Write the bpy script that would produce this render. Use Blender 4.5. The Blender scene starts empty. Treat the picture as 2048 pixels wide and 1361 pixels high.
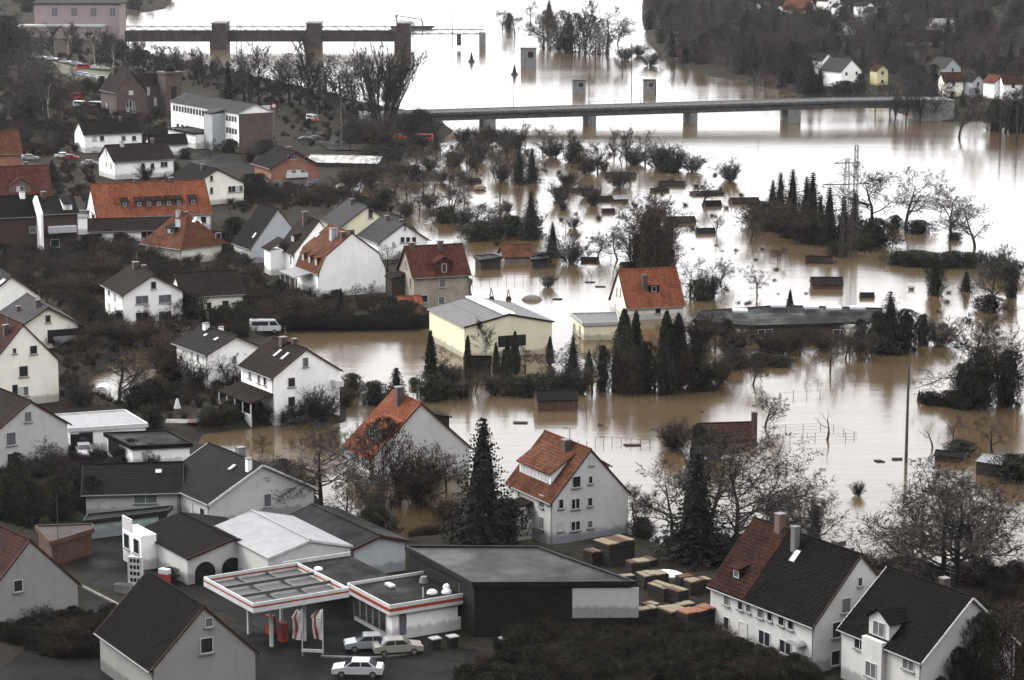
import bpy, math, random
import numpy as np
from mathutils import Vector, Matrix
SC = bpy.context.scene
COL = SC.collection
rnd = random.Random(7)
R = math.radians
# ------------------------------------------------------------------ camera, sky, sun, exposure
CAMZ, FPX, PITCH = 66.0, 5000.0, math.atan(915 / 5000.0)
cam_data = bpy.data.cameras.new('camera')
cam_data.sensor_width = 36.0
cam_data.lens = 36.0 * FPX / 2048.0
cam_data.clip_start, cam_data.clip_end = 1.0, 20000.0
cam = bpy.data.objects.new('camera', cam_data)
COL.objects.link(cam)
cam.location = (0, 0, CAMZ)
cam.rotation_euler = (math.pi / 2 - PITCH, 0, 0)
SC.camera = cam

SUN_AZ, SUN_EL = R(-62), R(38)        # azimuth from +Y towards +X
world = bpy.data.worlds.new('World')
SC.world = world
world.use_nodes = True
wn, wl = world.node_tree.nodes, world.node_tree.links
bg = wn['Background']
sky = wn.new('ShaderNodeTexSky')
sky.sky_type = 'NISHITA'
sky.sun_disc = False
sky.sun_elevation, sky.sun_rotation = SUN_EL, SUN_AZ
sky.dust_density, sky.air_density = 6.0, 1.0
hsv = wn.new('ShaderNodeHueSaturation')
hsv.inputs['Saturation'].default_value = 0.12
mixc = wn.new('ShaderNodeMix')
mixc.data_type = 'RGBA'
mixc.inputs[0].default_value = 0.82   # a closed cloud cover: nearly even grey-white
mixc.inputs[7].default_value = (8.6, 8.7, 9.0, 1)
wl.new(sky.outputs[0], hsv.inputs['Color'])
wl.new(hsv.outputs[0], mixc.inputs[6])
wl.new(mixc.outputs[2], bg.inputs['Color'])
bg.inputs['Strength'].default_value = 0.10

sun_data = bpy.data.lights.new('sun', 'SUN')
sun_data.energy = 1.1
sun_data.angle = R(25)
sun_data.color = (1.0, 0.97, 0.92)
sun = bpy.data.objects.new('sun', sun_data)
COL.objects.link(sun)
sun.rotation_euler = Vector((-math.sin(SUN_AZ) * math.cos(SUN_EL), -math.cos(SUN_AZ) * math.cos(SUN_EL), -math.sin(SUN_EL))).to_track_quat('-Z', 'Y').to_euler()

SC.view_settings.view_transform = 'Standard'
SC.view_settings.look = 'None'
SC.view_settings.exposure = 1.75
SC.view_settings.gamma = 1.0
SC.view_settings.use_curve_mapping = False
SC.cycles.max_bounces = 5
SC.cycles.diffuse_bounces = 2
SC.cycles.glossy_bounces = 2
SC.cycles.volume_bounces = 0
SC.cycles.use_denoising = True

# ------------------------------------------------------------------ survey helpers
_F = np.array([0, math.cos(PITCH), -math.sin(PITCH)])
_U = np.array([0, math.sin(PITCH), math.cos(PITCH)])
def ray(px, py):
    return _F + (px - 1024.0) / FPX * np.array([1.0, 0, 0]) - (py - 680.5) / FPX * _U
def G(px, py, z=0.0):
    """point of the level z seen at that spot of the survey photograph"""
    d = ray(px, py)
    t = (z - CAMZ) / d[2]
    return (t * d[0], t * d[1], z)
def S(py):
    """pixels per metre at that row of the ground"""
    return (py + 235.0) / CAMZ

# ------------------------------------------------------------------ materials
MATS = {}
def nodemat(name):
    m = bpy.data.materials.new(name)
    m.use_nodes = True
    return m, m.node_tree.nodes, m.node_tree.links, m.node_tree.nodes['Principled BSDF']
def coords(n, l, kind, scale):
    tc = n.new('ShaderNodeTexCoord')
    mp = n.new('ShaderNodeMapping')
    mp.inputs['Scale'].default_value = scale if isinstance(scale, tuple) else (scale,) * 3
    l.new(tc.outputs[kind], mp.inputs[0])
    return mp.outputs[0]
def noise(n, l, vec, scale, detail=4, rough=.6):
    t = n.new('ShaderNodeTexNoise')
    t.inputs['Scale'].default_value = scale
    t.inputs['Detail'].default_value = detail
    t.inputs['Roughness'].default_value = rough
    l.new(vec, t.inputs['Vector'])
    return t.outputs['Fac']
def ramp(n, l, fac, stops):
    r = n.new('ShaderNodeValToRGB')
    el = r.color_ramp.elements
    while len(el) < len(stops):
        el.new(.5)
    for e, (p, c) in zip(el, stops):
        e.position = p
        e.color = (c[0], c[1], c[2], 1) if not isinstance(c, (int, float)) else (c, c, c, 1)
    l.new(fac, r.inputs[0])
    return r.outputs[0]
def mul(n, l, a, b, fac=1.0):
    m = n.new('ShaderNodeMix')
    m.data_type = 'RGBA'
    m.blend_type = 'MULTIPLY'
    m.inputs[0].default_value = fac
    for i, v in ((6, a), (7, b)):
        if isinstance(v, tuple):
            m.inputs[i].default_value = (*v, 1)
        else:
            l.new(v, m.inputs[i])
    return m.outputs[2]
def bump(n, l, h, strength, dist, bsdf):
    b = n.new('ShaderNodeBump')
    b.inputs['Strength'].default_value = strength
    b.inputs['Distance'].default_value = dist
    l.new(h, b.inputs['Height'])
    l.new(b.outputs[0], bsdf.inputs['Normal'])
def rand_tint(n, l, col, lo=.75, hi=1.2):
    oi = n.new('ShaderNodeObjectInfo')
    return mul(n, l, col, ramp(n, l, oi.outputs['Random'], [(0, lo), (1, hi)]))

def m_plaster(name, col, dirt=.72):
    m, n, l, b = nodemat(name)
    v = coords(n, l, 'Object', 1.0)
    c = ramp(n, l, noise(n, l, v, .35, 5), [(.25, tuple(x * (dirt + .14) for x in col)), (.6, col)])
    v2 = coords(n, l, 'Object', (.9, .9, .3))
    c = mul(n, l, c, ramp(n, l, noise(n, l, v2, 1.3, 6, .7), [(.25, dirt + .12), (.5, 1.0)]))
    sp = n.new('ShaderNodeSeparateXYZ')
    l.new(v, sp.inputs[0])
    ad = n.new('ShaderNodeMath')
    ad.operation = 'MULTIPLY_ADD'
    l.new(noise(n, l, v, 1.1, 5, .7), ad.inputs[0])
    ad.inputs[1].default_value = -1.6
    l.new(sp.outputs[2], ad.inputs[2])
    c = mul(n, l, c, ramp(n, l, ad.outputs[0], [(0, .55), (.35, 1.0)]))      # splashed and damp foot of the wall
    l.new(c, b.inputs['Base Color'])
    b.inputs['Roughness'].default_value = .9
    b.inputs['Specular IOR Level'].default_value = .1
    bump(n, l, noise(n, l, v, 14, 3), .3, .02, b)
    MATS[name] = m
def m_tile(name, c1, c2, moss, row=.36, wid=.26, joint=.02, rough=.8):
    m, n, l, b = nodemat(name)
    uv = coords(n, l, 'UV', 1.0)
    t = n.new('ShaderNodeTexBrick')
    t.inputs['Scale'].default_value = 1.0
    t.inputs['Brick Width'].default_value = wid
    t.inputs['Row Height'].default_value = row
    t.inputs['Mortar Size'].default_value = joint
    t.inputs['Mortar Smooth'].default_value = .4
    t.inputs['Color1'].default_value = (*c1, 1)
    t.inputs['Color2'].default_value = (*c2, 1)
    t.inputs['Mortar'].default_value = (*[x * .45 for x in c2], 1)
    l.new(uv, t.inputs['Vector'])
    v = coords(n, l, 'Object', 1.0)
    w = ramp(n, l, noise(n, l, v, .5, 6, .7), [(.3, moss), (.56, (1.05, 1.05, 1.05))])
    c = mul(n, l, t.outputs['Color'], w)
    w2 = ramp(n, l, noise(n, l, coords(n, l, 'UV', (1.8, .25, 1)), 1.0, 4), [(.36, .68), (.6, 1.08)])
    c = mul(n, l, c, w2, .8)
    c = mul(n, l, c, ramp(n, l, noise(n, l, v, 3.2, 5, .8), [(.34, .62), (.62, 1.15)]))
    l.new(c, b.inputs['Base Color'])
    b.inputs['Roughness'].default_value = rough
    b.inputs['Specular IOR Level'].default_value = .03
    bump(n, l, t.outputs['Fac'], -.5, .03, b)
    MATS[name] = m
def m_brick(name, c1, c2, mortar, scale=1.0):
    m, n, l, b = nodemat(name)
    t = n.new('ShaderNodeTexBrick')
    t.inputs['Scale'].default_value = scale
    t.inputs['Brick Width'].default_value = .26
    t.inputs['Row Height'].default_value = .085
    t.inputs['Mortar Size'].default_value = .012
    t.inputs['Color1'].default_value = (*c1, 1)
    t.inputs['Color2'].default_value = (*c2, 1)
    t.inputs['Mortar'].default_value = (*mortar, 1)
    l.new(coords(n, l, 'UV', 1.0), t.inputs['Vector'])
    w = ramp(n, l, noise(n, l, coords(n, l, 'Object', 1.0), .5, 5), [(.3, .65), (.65, 1.1)])
    l.new(mul(n, l, t.outputs['Color'], w), b.inputs['Base Color'])
    b.inputs['Roughness'].default_value = .9
    bump(n, l, t.outputs['Fac'], -.3, .01, b)
    MATS[name] = m
def m_noise(name, c1, c2, scale=1.5, rough=.85, metal=0, bmp=.2, bs=8, obj=True, tint=None, rough2=None, detail=5):
    m, n, l, b = nodemat(name)
    v = coords(n, l, 'Object', 1.0)
    f = noise(n, l, v, scale, detail)
    c = ramp(n, l, f, [(.32, c1), (.68, c2)])
    if tint:
        c = rand_tint(n, l, c, *tint)
    l.new(c, b.inputs['Base Color'])
    b.inputs['Roughness'].default_value = rough
    b.inputs['Metallic'].default_value = metal
    b.inputs['Specular IOR Level'].default_value = (.04 if name == 'wet_bitumen' else .02) if rough2 is not None else .12
    if rough2 is not None:
        l.new(ramp(n, l, noise(n, l, v, scale * .6, 4), [(.38, rough2), (.62, rough)]), b.inputs['Roughness'])
    if bmp:
        bump(n, l, noise(n, l, v, bs, 4), bmp, .03, b)
    MATS[name] = m
def m_wave(name, c1, c2, period, rough=.6, metal=0, axis='X', bstr=.6):
    """corrugated or boarded surface"""
    m, n, l, b = nodemat(name)
    w = n.new('ShaderNodeTexWave')
    w.bands_direction = axis
    w.inputs['Scale'].default_value = 1.0 / period / 2 * .628
    w.inputs['Distortion'].default_value = .2
    l.new(coords(n, l, 'UV', 1.0), w.inputs['Vector'])
    f = noise(n, l, coords(n, l, 'Object', 1.0), .7, 5)
    c = ramp(n, l, f, [(.3, c1), (.68, c2)])
    c = mul(n, l, c, ramp(n, l, w.outputs['Fac'], [(0, .72), (.5, 1.0)]))
    l.new(c, b.inputs['Base Color'])
    b.inputs['Roughness'].default_value = rough
    b.inputs['Metallic'].default_value = metal
    b.inputs['Specular IOR Level'].default_value = .25
    bump(n, l, w.outputs['Fac'], bstr, .04, b)
    MATS[name] = m
def m_plain(name, col, rough=.5, metal=0, coat=0):
    m, n, l, b = nodemat(name)
    f = noise(n, l, coords(n, l, 'Object', 1.0), 2.2, 4)
    l.new(ramp(n, l, f, [(.3, tuple(x * .82 for x in col)), (.65, col)]), b.inputs['Base Color'])
    b.inputs['Roughness'].default_value = rough
    b.inputs['Metallic'].default_value = metal
    b.inputs['Coat Weight'].default_value = coat
    MATS[name] = m

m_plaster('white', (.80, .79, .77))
m_plaster('shade_white', (.43, .425, .415))  # white plaster with the foreground gloom painted into its colour
m_plaster('deep_shade_white', (.23, .226, .218))  # same white walls, deeper gloom of the bottom edge put into the colour
m_plaster('warm_white', (.74, .71, .62))
m_plaster('cream', (.60, .57, .42))
m_plaster('yellow', (.5, .47, .27))
m_plaster('grey_plaster', (.33, .34, .355))
m_plaster('tan', (.26, .22, .17))
m_plaster('pink', (.22, .18, .178))
m_plaster('brown_plaster', (.05, .036, .032))
m_plaster('mint', (.27, .33, .32))
m_tile('orange_tile', (.195, .068, .037), (.145, .050, .028), (.55, .45, .42))
m_tile('rust_tile', (0.1211, 0.04972, 0.02805), (0.07969, 0.03315, 0.0204), (.45, .42, .42))
m_tile('brown_tile', (0.048, 0.0204, 0.0144), (0.03, 0.0144, 0.0114), (.5, .5, .5))
m_tile('red_tile', (.085, .033, .023), (.062, .025, .018), (.55, .5, .5))
m_tile('slate', (0.01073, 0.01024, 0.01073), (0.0078, 0.007553, 0.008047), (.6, .6, .6), .22, .28, .012, .6)
m_tile('grey_slate', (0.03952, 0.03889, 0.0408), (0.02996, 0.02933, 0.03124), (.65, .65, .65), .22, .28, .012, .6)
m_tile('dark_tile', (0.00975, 0.0078, 0.007312), (0.006825, 0.00585, 0.00585), (.6, .6, .6))
m_tile('umber_tile', (0.0216, 0.015, 0.0138), (0.0162, 0.0117, 0.0108), (.6, .6, .6))
m_brick('red_brick', (0.12, 0.044, 0.032), (0.088, 0.036, 0.028), (.16, .13, .12))
m_brick('dark_brick', (0.06375, 0.03, 0.0255), (0.045, 0.024, 0.0225), (.09, .08, .075))
m_brick('orange_brick', (0.24, 0.068, 0.032), (0.192, 0.056, 0.028), (.25, .17, .14))
m_brick('tan_brick', (0.24, 0.204, 0.156), (0.2, 0.172, 0.132), (.3, .27, .23))
m_noise('bitumen', (0.005096, 0.0049, 0.0049), (0.01411, 0.01372, 0.01372), .35, .75, rough2=.35, bmp=.15)
m_noise('wet_bitumen', (0.00588, 0.00588, 0.00588), (0.021, 0.02058, 0.02016), .16, .6, rough2=.22, bmp=.1, detail=7)
m_noise('concrete', (0.1024, 0.0992, 0.096), (0.192, 0.1856, 0.1792), .8, .85)
m_noise('dark_concrete', (0.0385, 0.0364, 0.035), (0.084, 0.0805, 0.077), .8, .85)
m_noise('asphalt', (0.00756, 0.007308, 0.00756), (0.01512, 0.01462, 0.01462), .25, .8, rough2=.4, bmp=.25, bs=20)
m_wave('white_metal', (0.1561, 0.1561, 0.1613), (0.2185, 0.2185, 0.2237), .4, .5)
m_wave('grey_sheet', (.052, .048, .047), (.075, .07, .069), .5, .55)
m_wave('wood', (0.042, 0.0224, 0.014), (0.084, 0.0462, 0.0294), .3, .8)
m_wave('dark_wood', (0.0132, 0.0102, 0.009), (0.027, 0.021, 0.018), .3, .8)
m_wave('orange_wood', (0.12, 0.045, 0.01875), (0.195, 0.075, 0.03375), .3, .7)
m_wave('pale_wood', (0.1344, 0.1088, 0.0704), (0.1856, 0.1536, 0.1024), .18, .75)
m_wave('shed_wood', (0.021, 0.014, 0.0105), (0.042, 0.0294, 0.0224), .25, .85)
m_wave('stack_wood', (.006, .005, .0045), (.02, .016, .013), .12, .9)
m_noise('white_paint', (0.3825, 0.3825, 0.3825), (0.4896, 0.4896, 0.4819), 1.5, .5, bmp=0)
m_noise('grey_paint', (.22, .22, .22), (.30, .30, .30), 1.5, .5, bmp=0)
m_noise('dark_paint', (.008, .008, .0085), (.016, .0155, .0155), 1.5, .5, bmp=0)
m_noise('red_paint', (.20, .035, .025), (.27, .045, .03), 1.5, .45, bmp=0)
m_noise('brown_paint', (0.0245, 0.0105, 0.007), (0.0385, 0.0175, 0.01225), 1.5, .5, bmp=0)
m_noise('rust_steel', (0.0245, 0.0196, 0.0182), (0.0525, 0.042, 0.0385), .5, .7, bmp=.15)
m_noise('peeling_roof', (0.085, 0.08075, 0.0765), (0.6375, 0.629, 0.612), .55, .6, bmp=.3, detail=8)
m_plain('zinc', (.13, .133, .138), .6, .2)
m_plain('steel', (.06, .061, .063), .6, .2)
m_plain('glass', (.018, .02, .023), .08)
m_plain('grey_glass', (.10, .105, .11), .12)
m_plain('curtain', (.42, .41, .39), .6)
m_plain('skylight', (.62, .64, .67), .2)
m_plain('tyre', (.012, .012, .012), .85)
m_plain('lamp_glass', (.6, .6, .55), .1)
m_plain('pool_blue', (.10, .38, .42), .15)
m_plain('tarp', (.72, .73, .74), .55)
for nm, c in dict(car_white=(.46, .465, .47), car_silver=(.22, .23, .24), car_red=(.26, .022, .018), car_dark=(.02, .021, .024),
                  car_beige=(.24, .23, .20), car_blue=(.05, .08, .16)).items():
    m_plain(nm, c, .3, 0, .6)
m_noise('bark', (0.0135, 0.01125, 0.00975), (0.03375, 0.02925, 0.0255), 4, .95, bmp=.4, tint=(.7, 1.3))
m_noise('birch_bark', (.12, .11, .10), (.42, .40, .38), 2.5, .9, bmp=.2)
m_noise('twig', (0.01897, 0.01639, 0.0151), (0.04312, 0.03623, 0.03277), .8, .95, bmp=0, tint=(.5, 1.4))
m_noise('red_twig', (0.0207, 0.01424, 0.01165), (0.04485, 0.03019, 0.02501), .8, .95, bmp=0, tint=(.55, 1.4))
m_noise('needle', (.0055, .0065, .0052), (.015, .017, .013), 1.3, .9, bmp=0, tint=(.6, 1.5))
m_noise('thuja_leaf', (0.0096, 0.012, 0.008), (0.0272, 0.0304, 0.0192), 1.3, .9, bmp=0, tint=(.6, 1.5))
m_noise('ivy', (0.008, 0.0096, 0.0072), (0.0256, 0.0256, 0.0176), 1.0, .9, bmp=0, tint=(.6, 1.4))
m_noise('dry_weed', (.06, .047, .035), (.15, .12, .09), .5, .95, bmp=0, tint=(.7, 1.2))
m_noise('pale_weed', (.10, .09, .07), (.22, .20, .16), .5, .95, bmp=0, tint=(.7, 1.2))

# flood water: murky brown body under a calm, faintly rippled skin
def m_water():
    m, n, l, b = nodemat('flood_water')
    v = coords(n, l, 'Object', (1, 1, 1))
    c = ramp(n, l, noise(n, l, v, .012, 5), [(.35, (.056, .037, .018)), (.65, (.066, .048, .028))])
    l.new(c, b.inputs['Base Color'])
    b.inputs['IOR'].default_value = 1.36
    l.new(ramp(n, l, noise(n, l, coords(n, l, 'Object', (.004, .03, 1)), 1.0, 5), [(.35, .08), (.65, .17)]), b.inputs['Roughness'])
    h1 = noise(n, l, coords(n, l, 'Object', (.35, .9, 1)), .6, 4)
    h2 = noise(n, l, coords(n, l, 'Object', (.02, .10, 1)), 1.0, 3)
    ad = n.new('ShaderNodeMath')
    ad.operation = 'MULTIPLY_ADD'
    l.new(h2, ad.inputs[0])
    ad.inputs[1].default_value = 2.5
    l.new(h1, ad.inputs[2])
    bump(n, l, ad.outputs[0], .55, .04, b)
    MATS['flood_water'] = m
m_water()
def m_ground():
    m, n, l, b = nodemat('wet_ground')
    v = coords(n, l, 'Object', 1.0)
    c = ramp(n, l, noise(n, l, v, .09, 7, .7), [(.28, (.010, .008, .0065)), (.45, (.019, .015, .012)), (.58, (.017, .0165, .0115)), (.75, (.034, .029, .024))])
    c = mul(n, l, c, ramp(n, l, noise(n, l, v, 1.2, 6, .75), [(.3, .5), (.7, 1.35)]))
    l.new(c, b.inputs['Base Color'])
    b.inputs['Roughness'].default_value = .95
    b.inputs['Specular IOR Level'].default_value = .05
    bump(n, l, noise(n, l, v, 1.5, 6, .7), .7, .3, b)
    MATS['wet_ground'] = m
m_ground()
m_noise('meadow', (.045, .05, .034), (.085, .088, .065), .15, .95, bmp=.3, bs=6)

# ------------------------------------------------------------------ mesh helpers
class MB:
    """collects faces; build() links them as one mesh object"""
    def __init__(s):
        s.v, s.f = [], []
    def add(s, vs, fs):
        o = len(s.v)
        s.v += [tuple(p) for p in vs]
        s.f += [tuple(i + o for i in f) for f in fs]
        return s
    def quad(s, a, b, c, d):
        return s.add([a, b, c, d], [(0, 1, 2, 3)])
    def box(s, x0, x1, y0, y1, z0, z1):
        return s.add([(x0, y0, z0), (x1, y0, z0), (x1, y1, z0), (x0, y1, z0), (x0, y0, z1), (x1, y0, z1), (x1, y1, z1), (x0, y1, z1)],
                     [(0, 3, 2, 1), (4, 5, 6, 7), (0, 1, 5, 4), (1, 2, 6, 5), (2, 3, 7, 6), (3, 0, 4, 7)])
    def prism(s, poly, z0, z1):
        """upright prism on a counter-clockwise plan polygon"""
        n = len(poly)
        vs = [(p[0], p[1], z0) for p in poly] + [(p[0], p[1], z1) for p in poly]
        fs = [tuple(range(n - 1, -1, -1)), tuple(range(n, 2 * n))] + [(i, (i + 1) % n, n + (i + 1) % n, n + i) for i in range(n)]
        return s.add(vs, fs)
    def extr(s, prof, y0, y1, axis='y'):
        """profile in x,z swept along y (or in y,z swept along x)"""
        n = len(prof)
        mk = (lambda a, z, t: (a, t, z)) if axis == 'y' else (lambda a, z, t: (t, a, z))
        vs = [mk(a, z, y0) for a, z in prof] + [mk(a, z, y1) for a, z in prof]
        fs = [tuple(range(n)), tuple(range(2 * n - 1, n - 1, -1))] + [(i, n + i, n + (i + 1) % n, (i + 1) % n) for i in range(n)]
        return s.add(vs, fs)
    def tube(s, p, q, r0, r1=None, n=6, cap=True):
        r1 = r0 if r1 is None else r1
        p, q = Vector(p), Vector(q)
        d = (q - p)
        if d.length < 1e-6:
            return s
        d.normalize()
        a = d.orthogonal().normalized()
        b = d.cross(a)
        vs = []
        for c, r in ((p, r0), (q, r1)):
            for i in range(n):
                t = 2 * math.pi * i / n
                vs.append(c + a * (r * math.cos(t)) + b * (r * math.sin(t)))
        fs = [(i, (i + 1) % n, n + (i + 1) % n, n + i) for i in range(n)]
        if cap:
            fs += [tuple(range(n - 1, -1, -1)), tuple(range(n, 2 * n))]
        return s.add(vs, fs)
    def ball(s, c, rx, ry, rz, nu=10, nv=6, z0=-1.0):
        vs, fs = [], []
        for j in range(nv + 1):
            t = math.asin(z0) + (math.pi / 2 - math.asin(z0)) * j / nv
            for i in range(nu):
                a = 2 * math.pi * i / nu
                vs.append((c[0] + rx * math.cos(t) * math.cos(a), c[1] + ry * math.cos(t) * math.sin(a), c[2] + rz * math.sin(t)))
        for j in range(nv):
            for i in range(nu):
                fs.append((j * nu + i, j * nu + (i + 1) % nu, (j + 1) * nu + (i + 1) % nu, (j + 1) * nu + i))
        return s.add(vs, fs)
    def mesh(s, name, mat):
        me = bpy.data.meshes.new(name)
        me.from_pydata(s.v, [], s.f)
        box_uv(me)
        for q in (mat if isinstance(mat, list) else [mat]):
            me.materials.append(MATS[q])
        return me
    def build(s, name, mat, parent=None, loc=None, rz=0):
        o = bpy.data.objects.new(name, s.mesh(name, mat))
        COL.objects.link(o)
        o.parent = parent
        if loc is not None:
            o.location = loc
            o.rotation_euler.z = rz
        return o
def box_uv(me):
    uv = me.uv_layers.new(name='UVMap')
    if not me.polygons:
        return
    nl = len(me.loops)
    co = np.empty(len(me.vertices) * 3)
    me.vertices.foreach_get('co', co)
    co = co.reshape(-1, 3)
    vi = np.empty(nl, np.int32)
    me.loops.foreach_get('vertex_index', vi)
    npoly = len(me.polygons)
    nr = np.empty(npoly * 3)
    me.polygons.foreach_get('normal', nr)
    nr = nr.reshape(-1, 3)
    lt = np.empty(npoly, np.int32)
    me.polygons.foreach_get('loop_total', lt)
    pn = np.repeat(nr, lt, axis=0)
    t = np.stack([-pn[:, 1], pn[:, 0], np.zeros(nl)], 1)
    ln = np.linalg.norm(t, axis=1)
    flat = ln < .02
    t[flat] = (1, 0, 0)
    t /= np.maximum(np.linalg.norm(t, axis=1), 1e-9)[:, None]
    b = np.cross(pn, t)
    p = co[vi]
    out = np.stack([(p * t).sum(1), (p * b).sum(1)], 1).astype(np.float32)
    uv.data.foreach_set('uv', out.ravel())
def link(name, me, parent=None, loc=(0, 0, 0), rz=0, scale=None):
    o = bpy.data.objects.new(name, me)
    COL.objects.link(o)
    o.parent = parent
    o.location = loc
    o.rotation_euler.z = rz
    if scale:
        o.scale = scale
    return o
def tag(o, label, cat=None, group=None, kind=None):
    if label:
        o['label'] = label
    if cat:
        o['category'] = cat
    if group:
        o['group'] = group
    if kind:
        o['kind'] = kind
    return o
def thing(name, label, cat, loc, rz=0, group=None):
    o = bpy.data.objects.new(name, None)
    COL.objects.link(o)
    o.location = loc
    o.rotation_euler.z = rz
    o.empty_display_size = .5
    return tag(o, label, cat, group)
def struct(name, o):
    o['kind'] = 'structure'
    return o
ORD = ['first', 'second', 'third', 'fourth', 'fifth', 'sixth', 'seventh', 'eighth', 'ninth', 'tenth', 'eleventh', 'twelfth', 'thirteenth',
       'fourteenth', 'fifteenth', 'sixteenth', 'seventeenth', 'eighteenth', 'nineteenth', 'twentieth']
def ordinal(i, n):
    if n == 1:
        return ''
    if i == 0:
        return 'leftmost'
    if i == n - 1:
        return 'rightmost'
    return ORD[i] if i < 20 else 'twenty-' + ORD[i - 20]

# ------------------------------------------------------------------ terrain: banks, flooded fields, far hill, the slope the view is taken from and the added rise behind it
LAND = [
    [(2300, 1185), (1960, 1165), (1760, 1155), (1560, 1110), (1430, 1118), (1310, 1088), (1262, 1070), (1110, 1095), (1020, 1082), (960, 1068), (800, 1082), (705, 1062),
     (640, 1010), (600, 962), (540, 930), (470, 908), (395, 886), (398, 868), (540, 852), (690, 846), (690, 775), (676, 742), (600, 700), (530, 676), (560, 664), (700, 662),
     (860, 657), (870, 618), (944, 612), (946, 560), (850, 505), (840, 470), (800, 430), (700, 395), (640, 388), (690, 362), (770, 345), (800, 300), (880, 285), (905, 262),
     (880, 240), (820, 225), (720, 205), (560, 165), (450, 140), (300, 112), (255, 95), (248, 84), (250, 60), (255, 30), (330, 18), (360, -20), (500, -60), (-900, -60), (-900, 2400), (2600, 2400)],
    [(1285, -60), (1285, 45), (1300, 92), (1335, 125), (1420, 152), (1520, 172), (1600, 190), (1700, 200), (1770, 215), (1830, 238), (1900, 244), (1960, 240), (2048, 268), (2500, 330), (2900, -60)],
]
HOLE = [[(165, 772), (205, 735), (280, 694), (368, 690), (362, 742), (335, 795), (240, 812)]]
def wpoly(px):
    return np.array([G(a, b)[:2] for a, b in px])
def sdist(P, poly):
    x, y = P[:, 0], P[:, 1]
    inside = np.zeros(len(P), bool)
    best = np.full(len(P), 1e18)
    for a, b in zip(poly, np.roll(poly, -1, axis=0)):
        d = b - a
        t = np.clip(((x - a[0]) * d[0] + (y - a[1]) * d[1]) / max(d @ d, 1e-9), 0, 1)
        best = np.minimum(best, (x - a[0] - t * d[0]) ** 2 + (y - a[1] - t * d[1]) ** 2)
        c = ((a[1] > y) != (b[1] > y))
        with np.errstate(divide='ignore', invalid='ignore'):
            xi = a[0] + (y - a[1]) * d[0] / (d[1] if abs(d[1]) > 1e-9 else 1e-9)
        inside ^= c & (x < xi)
    r = np.sqrt(best)
    return np.where(inside, r, -r)
WL = [wpoly(p) for p in LAND]
WH = [wpoly(p) for p in HOLE]
def smooth(t):
    t = np.clip(t, 0, 1)
    return t * t * (3 - 2 * t)
def height(P):
    P = np.asarray(P, float).reshape(-1, 2)
    x, y = P[:, 0], P[:, 1]
    wob = .9 * np.sin(x * .31 + 1.3 * np.sin(y * .17)) + .7 * np.sin(y * .23 + x * .11)
    sd = sdist(P, WL[0])
    for h in WH:
        sd = np.minimum(sd, -sdist(P, h))
    sd1 = sdist(P, WL[1])
    s = np.maximum(sd, sd1)
    z = np.where(s > 0, np.minimum(1.0, (s + .25 * wob) * .42), np.maximum(-1.6, (s + .25 * wob) * .35))
    # far right bank climbs to a hill
    z += np.where(sd1 > 0, 34 * smooth((sd1 - 12) / 420.) + 1.5 * smooth(sd1 / 25), 0)
    z += np.where((sd > 0) & (y > 640), 2.0 * smooth((y - 640) / 120) * smooth(sd / 40), 0)
    # slope under the view point; unseen rise behind it steepened to block sky light
    q = np.clip(192 - y, 0, None)
    z += np.where(q > 0, np.minimum(.0009 * q * q + .16 * q, 62 + .95 * (q - 192)), 0)
    z = np.where(y < -260, 312., z)
    return z
def hz(x, y):
    return float(height([(x, y)])[0])
def make_ground():
    rows = [-1500, -900, -600, -420, -320, -260, -200, -150, -100, -60, -25, 0, 20, 40, 60, 80, 100, 120, 140, 155, 168, 178]
    y = 184.
    while y < 2600:
        rows.append(y)
        y += .55 + (y - 184) * .0062
    rows += [3200, 4500, 7000, 11000]
    nc = 300
    V = []
    for y in rows:
        half = .30 * max(y, 0) + 90 + (max(0, 184 - y) * 3.2) + max(0, y - 2600) * .6
        xs = np.linspace(-half, half, nc)
        V.append(np.stack([xs, np.full(nc, y)], 1))
    P = np.concatenate(V)
    z = height(P)
    far = P[:, 1] > 2600
    z[far] = -1.6
    co = np.concatenate([P, z[:, None]], 1)
    nr = len(rows)
    i = np.arange(nr - 1)[:, None] * nc + np.arange(nc - 1)[None, :]
    i = i.ravel()
    f = np.stack([i, i + 1, i + nc + 1, i + nc], 1)
    me = bpy.data.meshes.new('ground')
    me.vertices.add(len(co))
    me.vertices.foreach_set('co', co.ravel())
    me.loops.add(f.size)
    me.loops.foreach_set('vertex_index', f.ravel().astype(np.int32))
    me.polygons.add(len(f))
    me.polygons.foreach_set('loop_start', np.arange(0, f.size, 4, dtype=np.int32))
    me.polygons.foreach_set('use_smooth', np.ones(len(f), bool))
    me.update()
    me.validate()
    me.materials.append(MATS['wet_ground'])
    return struct('ground', link('ground', me))
make_ground()
wm = MB().quad((-6000, 186, 0), (6000, 186, 0), (9000, 16000, 0), (-9000, 16000, 0))
struct('water', wm.build('flood_water', 'flood_water'))
def sheet(name, px, z, mat):
    p = [G(a, b, z) for a, b in px]
    m = MB()
    m.add(p, [tuple(range(len(p)))])
    o = m.build(name, mat)
    if o.data.polygons[0].normal.z < 0:
        o.data.flip_normals()
    return struct(name, o)
def GT(px, py):
    """point of the terrain (or the water) seen at that spot"""
    d = ray(px, py)
    o = np.array([0, 0, CAMZ])
    lo, hi = 150.0, 2600.0
    for n in (260, 30, 30):
        ts = np.linspace(lo, hi, n)
        Q = o[None] + ts[:, None] * d[None]
        below = Q[:, 2] <= np.maximum(height(Q[:, :2]), 0)
        k = int(np.argmax(below)) if below.any() else n - 1
        lo, hi = ts[max(k - 1, 0)], ts[k]
    q = o + hi * d
    return (float(q[0]), float(q[1]), max(hz(q[0], q[1]), 0.0))

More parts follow.
